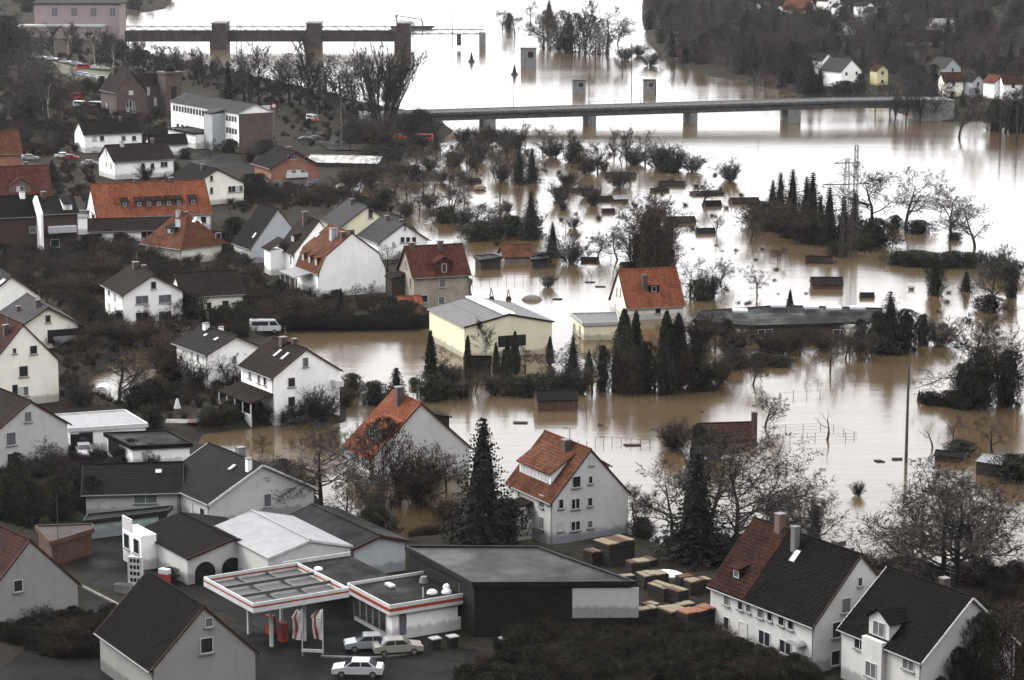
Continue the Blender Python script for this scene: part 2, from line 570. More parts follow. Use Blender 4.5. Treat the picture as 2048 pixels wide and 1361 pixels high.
# ------------------------------------------------------------------ windows
_wc = {}
def window_mesh(w, h, panes, fr):
    k = (round(w, 2), round(h, 2), panes, fr)
    if k not in _wc:
        b = .055
        m = MB()
        m.box(-w / 2, w / 2, -.06, .04, h - b, h).box(-w / 2, w / 2, -.06, .04, 0, b)
        m.box(-w / 2, -w / 2 + b, -.058, .04, b, h - b).box(w / 2 - b, w / 2, -.058, .04, b, h - b)
        for i in range(1, panes):
            x = -w / 2 + w * i / panes
            m.box(x - .035, x + .035, -.056, .04, b, h - b)
        f = m.mesh('window', fr)
        pw = w / panes
        g = MB().box(-pw / 2 + .04, pw / 2 - .04, -.02, .03, .05, h - .05)
        gl = [g.mesh('pane', q) for q in ('glass', 'grey_glass', 'curtain')]
        s = MB().box(-w / 2 - .1, w / 2 + .1, -.2, .02, -.09, -.003).mesh('sill', 'concrete' if fr != 'grey_paint' else 'grey_paint')
        _wc[k] = (f, gl, s)
    return _wc[k]
ROTF = {'s0': 0, 'g1': math.pi / 2, 's1': math.pi, 'g0': -math.pi / 2}
def add_window(parent, loc, rz, w, h, panes=1, fr='white_paint', sill=True, look=None, flat=False):
    f, gl, s = window_mesh(w, h, panes, fr)
    o = link('window', f, parent, loc, rz)
    for i in range(panes):
        q = rnd.random()
        g = gl[0 if q < .6 else (1 if q < .85 else 2)] if look is None else gl[look]
        link('pane', g, o, (-w / 2 + w * (i + .5) / panes, 0, 0))
    if sill:
        link('sill', s, o)
    return o

# ------------------------------------------------------------------ roofs
def slope(m, a0, a1, b0, b1, course=.36, lift=.035, tiles=False):
    """courses of tiles from the top edge a0-a1 down to the bottom edge b0-b1"""
    a0, a1, b0, b1 = map(Vector, (a0, a1, b0, b1))
    nrm = (b0 - a0).cross(a1 - a0)
    if nrm.length < 1e-6:
        nrm = (b1 - a1).cross(b0 - b1)
    nrm.normalize()
    if nrm.z < 0:
        nrm = -nrm
    ln = max((b0 - a0).length, (b1 - a1).length)
    n = max(1, int(ln / course))
    for i in range(n):
        t0, t1 = i / n, (i + 1) / n
        p0, p1 = a0.lerp(b0, t0), a1.lerp(b1, t0)
        q0, q1 = a0.lerp(b0, t1), a1.lerp(b1, t1)
        if not tiles:
            u = nrm * lift
            m.add([p0, p1, q1 + u, q0 + u, q1, q0], [(0, 3, 2, 1), (3, 5, 4, 2)])
        else:
            k = max(1, int((q1 - q0).length / .27))
            for c in range(k):
                s0, s1 = (c + .03) / k, (c + .97) / k
                e = nrm * (lift + rnd.uniform(-.012, .016))
                g = nrm * rnd.uniform(0, .012)
                A, B = p0.lerp(p1, s0) + g, p0.lerp(p1, s1) + g
                C, D = q0.lerp(q1, s1) + e, q0.lerp(q1, s0) + e
                M, N = (A + B) / 2 + nrm * .035, (C + D) / 2 + nrm * .035
                m.add([A, M, B, C, N, D, q0.lerp(q1, s0), q0.lerp(q1, s1)], [(0, 5, 4, 1), (1, 4, 3, 2), (5, 6, 7, 3, 4)])
    return nrm

def roof_z(h, y):
    """height of the roof over local y"""
    pr = h['prof']
    ay = abs(y)
    for (y0, z0), (y1, z1) in zip(pr, pr[1:]):
        if ay <= y1:
            return z0 + (z1 - z0) * (ay - y0) / (y1 - y0)
    return pr[-1][1]

def house(name, label, cx, cy, th, L, W, he, hr, zb=1.0, wall='white', roof='slate', cat='house', kink=None, hip=0, ov=.35, oe=.4, tiles=False,
          plinth=None, gutter=True, chim=(), group=None, board='brown_paint', wins=(), fr='white_paint', course=.36, bury=.6):
    h = dict(L=L, W=W, he=he, hr=hr, zb=zb, th=R(th), cx=cx, cy=cy)
    e = thing(name, label, cat, (cx, cy, zb), R(th), group)
    h['o'] = e
    prof = [(0, hr)] + ([kink] if kink else []) + [(W / 2, he)]
    h['prof'] = prof
    out = [(-y, z) for y, z in prof[::-1]] + [(y, z) for y, z in prof[1:]]
    m = MB()
    if hip:
        m.box(-L / 2, L / 2, -W / 2, W / 2, -bury, he)
    else:
        m.extr([(-W / 2, -bury)] + out + [(W / 2, -bury)], -L / 2, L / 2, axis='x')
    h['wall'] = m.build('wall', wall, e)
    if plinth:
        pz, pm = plinth
        MB().box(-L / 2 - .03, L / 2 + .03, -W / 2 - .03, W / 2 + .03, -bury, pz).build('plinth', pm, e)
    # roof
    rm = MB()
    T = .05
    y0, z0 = prof[-2]
    y1, z1 = prof[-1]
    k = (z1 - z0) / (y1 - y0)
    prof2 = prof[:-1] + [(W / 2 + oe, he + k * oe)]
    xe = L / 2 + ov
    under = MB()
    for sg in (-1, 1):
        for i, ((ya, za), (yb, zbt)) in enumerate(zip(prof2, prof2[1:])):
            ha = xe - hip if (hip and i == 0) else xe
            slope(rm, (-ha, sg * ya, za + T), (ha, sg * ya, za + T), (-xe, sg * yb, zbt + T), (xe, sg * yb, zbt + T), course, tiles=tiles)
            rm.quad((-ha, sg * ya, za + .02), (ha, sg * ya, za + .02), (xe, sg * yb, zbt + .015), (-xe, sg * yb, zbt + .015))
        if hip:
            s2 = sg
            slope(rm, (s2 * (xe - hip), 0, hr + T), (s2 * (xe - hip), 0, hr + T), (s2 * xe, -(W / 2 + oe), prof2[-1][1] + T), (s2 * xe, W / 2 + oe, prof2[-1][1] + T), course)
    h['roof'] = rm.build('roof', roof, e)
    if tiles:
        h['roof']['kind'] = 'stuff'
    MB().tube((-xe + hip, 0, hr + .09), (xe - hip, 0, hr + .09), .11, n=6).build('ridge_cap', roof, e)
    if not hip:
        for sx in (-1, 1):
            b = MB()
            for sg in (-1, 1):
                for (ya, za), (yb, zbt) in zip(prof2, prof2[1:]):
                    b.add([(sx * xe, sg * ya, za + .11), (sx * xe, sg * yb, zbt + .11), (sx * xe, sg * yb, zbt - .12), (sx * xe, sg * ya, za - .12),
                           (sx * (xe - .06), sg * ya, za + .11), (sx * (xe - .06), sg * yb, zbt + .11), (sx * (xe - .06), sg * yb, zbt - .12), (sx * (xe - .06), sg * ya, za - .12)],
                          [(0, 1, 2, 3), (7, 6, 5, 4), (0, 4, 5, 1), (3, 2, 6, 7)])
            b.build('bargeboard', board, e)
    if gutter:
        for sg in (-1, 1):
            yy, zz = sg * (W / 2 + oe + .05), prof2[-1][1] - .02
            MB().tube((-xe, yy, zz), (xe, yy, zz), .075, n=6).build('gutter', 'zinc', e)
        if he > 2.5:
            MB().tube((L / 2 - .15, -W / 2 - .08, .0), (L / 2 - .15, -W / 2 - .08, he - .3), .05, n=6).tube((L / 2 - .15, -W / 2 - .08, he - .3), (L / 2 - .15, -W / 2 - oe - .03, prof2[-1][1] - .03), .05, n=6).build('downpipe', 'zinc', e)
    for c in chim:
        x, y, w, hh = c[:4]
        mt = c[4] if len(c) > 4 else 'dark_brick'
        z = roof_z(h, y)
        o = MB().box(x - w / 2, x + w / 2, y - w / 2, y + w / 2, z - .8, z + hh).build('chimney', mt, e)
        MB().box(x - w / 2 - .07, x + w / 2 + .07, y - w / 2 - .07, y + w / 2 + .07, z + hh, z + hh + .09).build('chimney_cap', 'concrete', o)
    if chim and cy < 480:
        x, y = chim[0][:2]
        z = roof_z(h, y)
        a = MB().tube((x + .7, y, z - .1), (x + .7, y, z + 2.6), .03, n=4)
        for i in range(4):
            a.tube((x + .1, y, z + 1.6 + .28 * i), (x + 1.3 - .12 * i, y, z + 1.6 + .28 * i), .018, n=3)
        a.build('aerial', 'steel', e)
    for q in wins:
        win(h, *q, fr=fr)
    return h
def face_hit(h, face, px, py):
    """spot on a wall of the house seen at that pixel: (across, up) in the face's own metres"""
    c, s = math.cos(h['th']), math.sin(h['th'])
    d = ray(px, py)
    o = np.array([-h['cx'], -h['cy'], CAMZ - h['zb']])
    lo = np.array([c * o[0] + s * o[1], -s * o[0] + c * o[1], o[2]])
    ld = np.array([c * d[0] + s * d[1], -s * d[0] + c * d[1], d[2]])
    ax, val = {'g1': (0, h['L'] / 2), 'g0': (0, -h['L'] / 2), 's0': (1, -h['W'] / 2), 's1': (1, h['W'] / 2)}[face]
    t = (val - lo[ax]) / ld[ax]
    q = lo + t * ld
    u = {'g1': q[1], 'g0': -q[1], 's0': q[0], 's1': -q[0]}[face]
    return float(u), float(q[2])
def face_loc(h, face, u, v, out=0.0):
    L, W = h['L'], h['W']
    return {'g1': (L / 2 + out, u, v), 'g0': (-L / 2 - out, -u, v), 's0': (u, -W / 2 - out, v), 's1': (-u, W / 2 + out, v)}[face]
def win(h, face, px, py, w, hh, panes=1, sill=True, look=None, fr='white_paint'):
    u, v = face_hit(h, face, px, py)
    lim = (h['W'] if face[0] == 'g' else h['L']) / 2 - w / 2 - .15
    u = max(-lim, min(lim, u))
    v = max(v - hh / 2, .12)
    return add_window(h['o'], face_loc(h, face, u, v), ROTF[face], w, hh, panes, fr, sill, look)
def roof_hit(h, side, px, py):
    """x and y on a roof slope (side -1 or 1) seen at that pixel"""
    c, s = math.cos(h['th']), math.sin(h['th'])
    d = ray(px, py)
    o = np.array([-h['cx'], -h['cy'], CAMZ - h['zb']])
    lo = np.array([c * o[0] + s * o[1], -s * o[0] + c * o[1], o[2]])
    ld = np.array([c * d[0] + s * d[1], -s * d[0] + c * d[1], d[2]])
    (y0, z0), (y1, z1) = h['prof'][0], h['prof'][-1]
    k = (z1 - z0) / (y1 - y0)
    # z = z0 + k*side*y
    t = (z0 + k * side * lo[1] - lo[2]) / (ld[2] - k * side * ld[1])
    q = lo + t * ld
    return float(q[0]), float(q[1])
def skylight(h, side, px, py, w=.8, ln=1.1):
    x, y = roof_hit(h, side, px, py)
    x = max(-h['L'] / 2 + .6, min(h['L'] / 2 - .6, x))
    y = side * max(.8, min(h['W'] / 2 - .5, abs(y)))
    k = (h['prof'][-1][1] - h['prof'][0][1]) / (h['prof'][-1][0])
    if len(h['prof']) > 2:
        k = (h['prof'][1][1] - h['prof'][0][1]) / h['prof'][1][0]
    a = math.atan(k)
    z = roof_z(h, y)
    m = MB().box(-w / 2, w / 2, -ln / 2, -ln / 2 + .08, .04, .2).box(-w / 2, w / 2, ln / 2 - .08, ln / 2, .04, .2).box(-w / 2, -w / 2 + .08, -ln / 2 + .08, ln / 2 - .08, .04, .2).box(w / 2 - .08, w / 2, -ln / 2 + .08, ln / 2 - .08, .04, .2)
    o = m.build('skylight', 'zinc', h['o'], (x, y, z))
    o.rotation_euler = (a if side > 0 else -a, 0, 0)
    MB().box(-w / 2 + .06, w / 2 - .06, -ln / 2 + .06, ln / 2 - .06, .05, .17).build('pane', 'skylight', o)
    return o
def dormer(h, side, x, zsill, w, hh, kind='shed', wall='white', roof=None, panes=2, ov=.2, look=None, fr='white_paint', pitch=.25):
    """a dormer whose front stands where the roof is at height zsill"""
    pr = h['prof']
    y = None
    for (y0, z0), (y1, z1) in zip(pr, pr[1:]):
        if z1 <= zsill <= z0:
            y = y0 + (zsill - z0) / (z1 - z0) * (y1 - y0)
    if y is None:
        y = h['W'] / 2 - .4
    roofm = roof or 'slate'
    # back end: where the dormer top meets the main roof
    def rz_(yy): return roof_z(h, yy)
    zt = zsill + hh
    yb = y
    while yb > .05 and rz_(yb) < zt + (pitch * (y - yb) if kind == 'shed' else 0):
        yb -= .05
    fy, by = -y if side < 0 else y, -yb if side < 0 else yb
    sg = side
    topb = zt + (pitch * (y - yb) if kind == 'shed' else 0)
    m = MB()
    m.add([(x - w / 2, fy, zsill - .35), (x + w / 2, fy, zsill - .35), (x + w / 2, fy, zt), (x - w / 2, fy, zt), (x - w / 2, by, topb), (x + w / 2, by, topb)],
          [(0, 1, 2, 3), (1, 5, 2), (0, 3, 4)])
    d = m.build('dormer', wall, h['o'])
    r = MB()
    fo = fy + sg * .25
    if kind == 'shed':
        zf = zt - pitch * .25
        a = [(x - w / 2 - ov, fo, zf + .1), (x + w / 2 + ov, fo, zf + .1), (x + w / 2 + ov, by, topb + .1), (x - w / 2 - ov, by, topb + .1)]
        slope(r, a[3], a[2], a[0], a[1])
        r.quad(*[(p[0], p[1], p[2] - .12) for p in a])
        r.quad(a[0], a[1], (a[1][0], a[1][1], a[1][2] - .12), (a[0][0], a[0][1], a[0][2] - .12))
        for i in (0, 1):
            p, q = (a[0], a[3]) if i == 0 else (a[1], a[2])
            r.quad(p, q, (q[0], q[1], q[2] - .12), (p[0], p[1], p[2] - .12))
    else:
        rise = w * .32
        yr = y
        while yr > .05 and rz_(yr) < zt + rise:
            yr -= .05
        ry = -yr if side < 0 else yr
        m2 = MB().add([(x - w / 2, fy, zt), (x + w / 2, fy, zt), (x, fy, zt + rise)], [(0, 1, 2)])
        m2.build('dormer_gable', wall, d)
        for sx in (-1, 1):
            slope(r, (x, fo, zt + rise + .08), (x, ry, zt + rise + .08), (x + sx * (w / 2 + ov), fo, zt - ov * .6 + .06), (x + sx * (w / 2 + ov), by, zt - ov * .6 + .06))
            r.quad((x, fo, zt + rise), (x, ry, zt + rise), (x + sx * (w / 2 + ov), by, zt - ov * .6), (x + sx * (w / 2 + ov), fo, zt - ov * .6))
    r.build('dormer_roof', roofm, d)
    n = max(1, panes)
    ww = min(w - .3, n * .75)
    f, gl, s = window_mesh(ww, max(.5, hh - .35), n, fr)
    rz = 0 if side < 0 else math.pi
    link('window', f, d, (x, fy, zsill + .15), rz)
    for i in range(n):
        ox = (-ww / 2 + ww * (i + .5) / n) * (1 if side < 0 else -1)
        link('pane', gl[look if look is not None else rnd.choice((0, 0, 1, 2))], d, (x + ox, fy, zsill + .15), rz)
    return d
def leanto(h, face, u0, u1, z_hi, z_lo, depth, mat, posts=True, name='porch_roof', post_mat='white_paint'):
    """a single-pitch roof fixed to one wall of the house"""
    ra = ROTF[face]
    base = face_loc(h, face, 0, 0)
    r = MB()
    slope(r, (u0, .0, z_hi), (u1, .0, z_hi), (u0, -depth, z_lo), (u1, -depth, z_lo))
    r.quad((u0, 0, z_hi - .1), (u1, 0, z_hi - .1), (u1, -depth, z_lo - .1), (u0, -depth, z_lo - .1))
    r.quad((u0, -depth, z_lo + .03), (u1, -depth, z_lo + .03), (u1, -depth, z_lo - .1), (u0, -depth, z_lo - .1))
    for u in (u0, u1):
        r.quad((u, 0, z_hi), (u, -depth, z_lo), (u, -depth, z_lo - .1), (u, 0, z_hi - .1))
    o = r.build(name, mat, h['o'], base, ra)
    if posts:
        n = max(2, int((u1 - u0) / 2.2) + 1)
        for i in range(n):
            u = u0 + .15 + (u1 - u0 - .3) * i / (n - 1)
            MB().box(u - .06, u + .06, -depth + .1, -depth + .22, -.5, z_lo - .1).build('post', post_mat, o)
    return o
def lump(h, name, face, u0, u1, d0, d1, z0, z1, mat):
    """a box built on to one wall: between depths d0 and d1 in front of it"""
    return MB().box(u0, u1, -d1, -d0, z0, z1).build(name, mat, h['o'], face_loc(h, face, 0, 0), ROTF[face])

def inset(pl, d):
    """plan polygon (counter-clockwise) drawn in by d on every side"""
    out = []
    n = len(pl)
    for i in range(n):
        a, b, c = Vector(pl[i - 1]), Vector(pl[i]), Vector(pl[(i + 1) % n])
        u, v = (b - a).normalized(), (c - b).normalized()
        n0, n1 = Vector((-u.y, u.x)), Vector((-v.y, v.x))
        m = (n0 + n1)
        out.append(tuple(b + m * (d / max(.3, m.dot(n0)))))
    return out
def flat_building(name, label, px, ztop, zb, wall, roof, fascia=None, cat='building', parapet=.25, group=None, over=.25):
    """a building with a flat roof on the plan seen at roof height"""
    P = [Vector(G(a, b, ztop)) for a, b in px]
    area = sum(p.x * q.y - q.x * p.y for p, q in zip(P, P[1:] + P[:1]))
    if area < 0:
        P = P[::-1]
    c = sum(P, Vector()) / len(P)
    e = thing(name, label, cat, (c.x, c.y, zb), 0, group)
    pl = [(p.x - c.x, p.y - c.y) for p in P]
    H = ztop - zb
    k = inset(pl, over)
    MB().prism(k, -.6, H - .35).build('wall', wall, e)
    MB().prism([(x * .995, y * .995) for x, y in pl], H - .35, H - .08).build('roof', roof, e)
    f = MB()
    n = len(pl)
    for i in range(n):
        a, b = Vector(pl[i]), Vector(pl[(i + 1) % n])
        d = (b - a).normalized()
        nn = Vector((d.y, -d.x))
        a2, b2 = a - d * .02, b + d * .02
        f.prism([tuple(a2 - nn * .12), tuple(a2 + nn * .03), tuple(b2 + nn * .03), tuple(b2 - nn * .12)], H - .40, H + parapet * .3)
    f.build('fascia', fascia or 'dark_paint', e)
    return dict(o=e, pl=pl, c=c, zb=zb, H=H)
def flat_face(b, px, py, w, hh, panes=1, kind='window', look=0, mat='dark_paint', fr='white_paint', name=None):
    """a window or panel on whichever wall of a flat building is seen at that pixel"""
    d = ray(px, py)
    best = None
    n = len(b['pl'])
    for i in range(n):
        a = Vector((*b['pl'][i], 0)) + Vector((b['c'].x, b['c'].y, 0))
        q = Vector((*b['pl'][(i + 1) % n], 0)) + Vector((b['c'].x, b['c'].y, 0))
        e = (q - a)
        nn = Vector((e.y, -e.x, 0)).normalized()
        a = a - nn * .24
        den = d[0] * nn.x + d[1] * nn.y
        if den >= 0:
            continue
        t = (a.x * nn.x + a.y * nn.y) / den
        p = Vector((t * d[0], t * d[1], CAMZ + t * d[2]))
        u = (p - a).dot(e) / e.length_squared
        if -.1 < u < 1.1 and (best is None or t > best[0]):
            best = (t, p, nn)
    if not best:
        return None
    t, p, nn = best
    loc = (p.x - b['c'].x + nn.x * .01, p.y - b['c'].y + nn.y * .01, max(p.z - b['zb'] - hh / 2, .05))
    rz = math.atan2(nn.y, nn.x) + math.pi / 2
    if kind == 'window':
        return add_window(b['o'], loc, rz, w, hh, panes, fr, True, look)
    return MB().box(-w / 2, w / 2, -.05, .05, 0, hh).build(name or 'door', mat, b['o'], loc, rz)
# ------------------------------------------------------------------ vegetation prototypes (unit: metres, base at origin, then scaled)
class TM:
    """fast triangle and quad soup"""
    def __init__(s):
        s.v, s.f, s.n = [], [], 0
    def tube(s, pts, rad, n):
        k = len(pts)
        base = s.n
        d = pts[-1] - pts[0]
        a = np.array([d[2], d[0], d[1]]) + .01
        a = a - d * (a @ d) / max(d @ d, 1e-9)
        a /= np.linalg.norm(a)
        b = np.cross(d / max(np.linalg.norm(d), 1e-9), a)
        for p, r in zip(pts, rad):
            for i in range(n):
                t = 2 * math.pi * i / n
                s.v.append(p + a * (r * math.cos(t)) + b * (r * math.sin(t)))
        for j in range(k - 1):
            for i in range(n):
                s.f.append((base + j * n + i, base + j * n + (i + 1) % n, base + (j + 1) * n + (i + 1) % n, base + (j + 1) * n + i))
        s.n += k * n
    def ribbon(s, p, q, w, rg):
        d = q - p
        a = np.cross(d, rg.normal(size=3))
        ln = np.linalg.norm(a)
        if ln < 1e-9:
            return
        a *= w / ln
        s.v += [p - a, p + a, q]
        s.f.append((s.n, s.n + 1, s.n + 2))
        s.n += 3
    def leaf(s, c, u, v):
        s.v += [c - u, c + v, c + u, c - v]
        s.f.append((s.n, s.n + 1, s.n + 2, s.n + 3))
        s.n += 4
    def arrays(s):
        return np.array(s.v), s.f
    def mesh(s, name, mat):
        me = bpy.data.meshes.new(name)
        me.from_pydata([tuple(p) for p in s.v], [], s.f)
        me.materials.append(MATS[mat])
        return me
def unit(v):
    return v / max(np.linalg.norm(v), 1e-9)
def bare_tree(seed, h=10., fan=None, trunk=.22, spread=.55, up=.25, nl=(9, 7, 6, 7), twig=.022, r0=.22, stems=1, droop=0., first=.3, l1=.45, bark='bark', tw='twig', lean=.05):
    rg = np.random.default_rng(seed)
    T, C = TM(), TM()
    def grow(p, d, ln, r, lv):
        nseg = 5 if lv == 0 else (4 if lv <= 2 else 2)
        if lv >= 4:
            q = p + d * ln + rg.normal(size=3) * ln * .12
            C.ribbon(p, q, twig, rg)
            return
        pts, rad = [p], [r]
        dd = d
        for i in range(nseg):
            wob = .10 if lv == 0 else .20
            dd = unit(dd + rg.normal(size=3) * wob + np.array([0, 0, (up if lv > 0 else .1) - droop * lv * .5]) * .35)
            pts.append(pts[-1] + dd * ln / nseg)
            rad.append(r * (1 - .78 * (i + 1) / nseg))
        (T if lv <= 1 else C).tube(pts, rad, (7, 5, 4, 3)[lv])
        k = nl[lv]
        k = max(2, int(k * rg.uniform(.8, 1.2)))
        for c in range(k):
            t = (first if lv == 0 else .18) + (1 - (first if lv == 0 else .18)) * ((c + rg.uniform(0, 1)) / k)
            t = min(t, .999)
            x = t * nseg
            i = int(x)
            bp = pts[i] + (pts[i + 1] - pts[i]) * (x - i)
            br = rad[i] + (rad[i + 1] - rad[i]) * (x - i)
            ax = unit(pts[i + 1] - pts[i])
            o = unit(np.cross(ax, rg.normal(size=3)))
            sp = spread * rg.uniform(.7, 1.35) * (1.15 if lv == 0 else 1)
            nd = unit(ax * (1 - sp * .6) + o * sp + np.array([0, 0, up * .35]))
            if lv == 0:
                l2 = h * l1 * rg.uniform(.75, 1.15) * (1.05 - .55 * max(0, t - .45))
            else:
                l2 = ln * (.52 if lv < 3 else .5) * rg.uniform(.6, 1.2) * (1.15 - .5 * t)
            grow(bp, nd, l2, max(br * .62, .012), lv + 1)
    for s in range(stems):
        d = unit(np.array([rg.normal() * lean, rg.normal() * lean, 1.0]))
        p = np.zeros(3)
        if stems > 1:
            a = 2 * math.pi * s / stems + rg.uniform(-.4, .4)
            q = (fan or spread) * rg.uniform(.25, .8)
            d = unit(np.array([math.cos(a) * q, math.sin(a) * q, 1.0]))
            p = np.array([math.cos(a) * .15, math.sin(a) * .15, -.2])
        grow(p - np.array([0, 0, .4]), d, h * rg.uniform(.8, 1.0) * (.8 if stems == 1 else .7), r0 * (1 if stems == 1 else .55), 0)
    return norm_proto(T, C, h, bark, tw)
def norm_proto(T, C, h, bark, tw):
    zmax = max(np.percentile(np.array(C.v)[:, 2], 99.5), 1)
    k = h / zmax
    T.v = [p * k for p in T.v]
    C.v = [p * k for p in C.v]
    return (T.mesh('trunk', bark), C.mesh('crown', tw), h, C)
def spruce(seed, h=10., rad=2.6, lev=24, tw='needle', droop=.35, ragged=.25, dens=1.0, pw=.85):
    rg = np.random.default_rng(seed)
    T, C = TM(), TM()
    T.tube([np.array([0, 0, -.4]), np.array([0, 0, h * .5]), np.array([0, 0, h])], [.2, .12, .02], 6)
    base = C.n
    for j in range(8):
        t = j / 7
        for i in range(9):
            a = 2 * math.pi * i / 9
            r = rad * (1 - t) ** pw * .5 * rg.uniform(.75, 1.15) + .02
            C.v.append(np.array([r * math.cos(a), r * math.sin(a), h * (.03 + .9 * t)]))
    for j in range(7):
        for i in range(9):
            C.f.append((base + j * 9 + i, base + j * 9 + (i + 1) % 9, base + (j + 1) * 9 + (i + 1) % 9, base + (j + 1) * 9 + i))
    C.n += 72
    for i in range(lev):
        t = (i + .3) / lev
        z = h * (.04 + .94 * t)
        n = int((13 - 5 * t) * dens)
        for b in range(n):
            a = 2 * math.pi * (b + rg.uniform(-.35, .35)) / n + i * 1.7
            ln = rad * (1 - t) ** pw * rg.uniform(1 - ragged, 1 + ragged) + .15
            dr = np.array([math.cos(a), math.sin(a), 0])
            side = np.array([-math.sin(a), math.cos(a), 0])
            m = max(4, int(ln / .28))
            for j in range(m):
                s = (j + .6) / m
                p = dr * ln * s + np.array([0, 0, z - droop * ln * s * (1.1 - .5 * s) + rg.normal() * .06])
                w = (.10 + .32 * ln * .35 * (1 - s * .75)) * rg.uniform(.7, 1.3)
                for sg in (-1, 1):
                    q = side * sg * w + dr * w * .6 + np.array([0, 0, -w * rg.uniform(.15, .7)])
                    u = unit(np.cross(q, rg.normal(size=3))) * rg.uniform(.10, .20)
                    C.leaf(p + q * .5, q * .55, u)
    return T.mesh('trunk', 'bark'), C.mesh('crown', tw), h, C
def leafy(seed, h=5., rx=.6, shape='column', n=2600, size=.16, tw='thuja_leaf', lob=.25, core=True):
    """dense evergreen: leaf sprays through the outer crown round a dark inner mass"""
    rg = np.random.default_rng(seed)
    T, C = TM(), TM()
    T.tube([np.array([0, 0, -.4]), np.array([0, 0, h * .6])], [.12, .05], 5)
    ph = rg.uniform(0, 6, 6)
    def R_(t, a):
        if shape == 'column':
            r = rx * min(1, (t / .10) ** .5 if t < .10 else 1) * max(0, 1 - max(0, t - .35) / .66) ** .6
        elif shape == 'cone':
            r = rx * min(1, (t / .06) ** .5 if t < .06 else 1) * (1 - t) ** .8
        else:
            r = rx * math.sqrt(max(0, 1 - (2 * t - .9) ** 2 / 1.25))
        return r * (1 + lob * (math.sin(3 * a + ph[0] + 5 * t) * .5 + math.sin(5 * a + ph[1] - 9 * t) * .35 + math.sin(2 * a + 13 * t + ph[2]) * .3))
    if core:
        nu, nv = 12, 9
        base = C.n
        for j in range(nv + 1):
            t = j / nv
            for i in range(nu):
                a = 2 * math.pi * i / nu
                r = R_(min(.99, max(.02, t)), a) * (.72 if shape != 'ball' else .5)
                C.v.append(np.array([r * math.cos(a), r * math.sin(a), t * h * .93]))
        for j in range(nv):
            for i in range(nu):
                C.f.append((base + j * nu + i, base + j * nu + (i + 1) % nu, base + (j + 1) * nu + (i + 1) % nu, base + (j + 1) * nu + i))
        C.n += nu * (nv + 1)
    for k in range(n):
        t = rg.uniform(0, 1) ** (1.15 if shape != 'column' else 1)
        a = rg.uniform(0, 2 * math.pi)
        r = R_(t, a) * (rg.uniform(.68, 1.12) if shape != 'ball' else rg.uniform(.6, 1.0) + abs(rg.normal()) * .16)
        c = np.array([r * math.cos(a), r * math.sin(a), t * h + rg.normal() * .05])
        d = unit(np.array([math.cos(a) * .5, math.sin(a) * .5, .9]) + rg.normal(size=3) * .45) * size * rg.uniform(.6, 1.5)
        C.leaf(c, d * (1.25 if shape == 'ball' else 1), unit(np.cross(d, rg.normal(size=3))) * size * (rg.uniform(.3, .55) if shape != 'ball' else rg.uniform(.14, .34)))
    return T.mesh('trunk', 'bark'), C.mesh('crown', tw), h, C
def shrub(seed, h=2.5, w=1.3, stems=11, tw='twig', n=16, twig=.016):
    rg = np.random.default_rng(seed)
    T, C = TM(), TM()
    for s in range(stems):
        a = rg.uniform(0, 2 * math.pi)
        q = rg.uniform(.1, 1.0) * w / h
        d = unit(np.array([math.cos(a) * q, math.sin(a) * q, 1]))
        ln = h * rg.uniform(.65, 1.05)
        p = np.array([math.cos(a), math.sin(a), 0]) * rg.uniform(0, .3) * w - np.array([0, 0, .2])
        pts = [p]
        for i in range(3):
            d = unit(d + rg.normal(size=3) * .15)
            pts.append(pts[-1] + d * ln / 3)
        T.tube(pts, [.03, .022, .015, .006], 3)
        for k in range(n):
            t = rg.uniform(.15, 1) * 2.999
            i = int(t)
            bp = pts[i] + (pts[i + 1] - pts[i]) * (t - i)
            e = unit(d * .7 + rg.normal(size=3) * .6 + np.array([0, 0, .3]))
            l2 = ln * .30 * rg.uniform(.5, 1.2)
            q2 = bp + e * l2
            C.ribbon(bp, q2, twig, rg)
            for z in range(4):
                g = bp + (q2 - bp) * rg.uniform(.2, 1)
                C.ribbon(g, g + unit(e + rg.normal(size=3) * .7) * l2 * .5, twig * .8, rg)
    return T.mesh('trunk', 'bark'), C.mesh('crown', tw), h, C

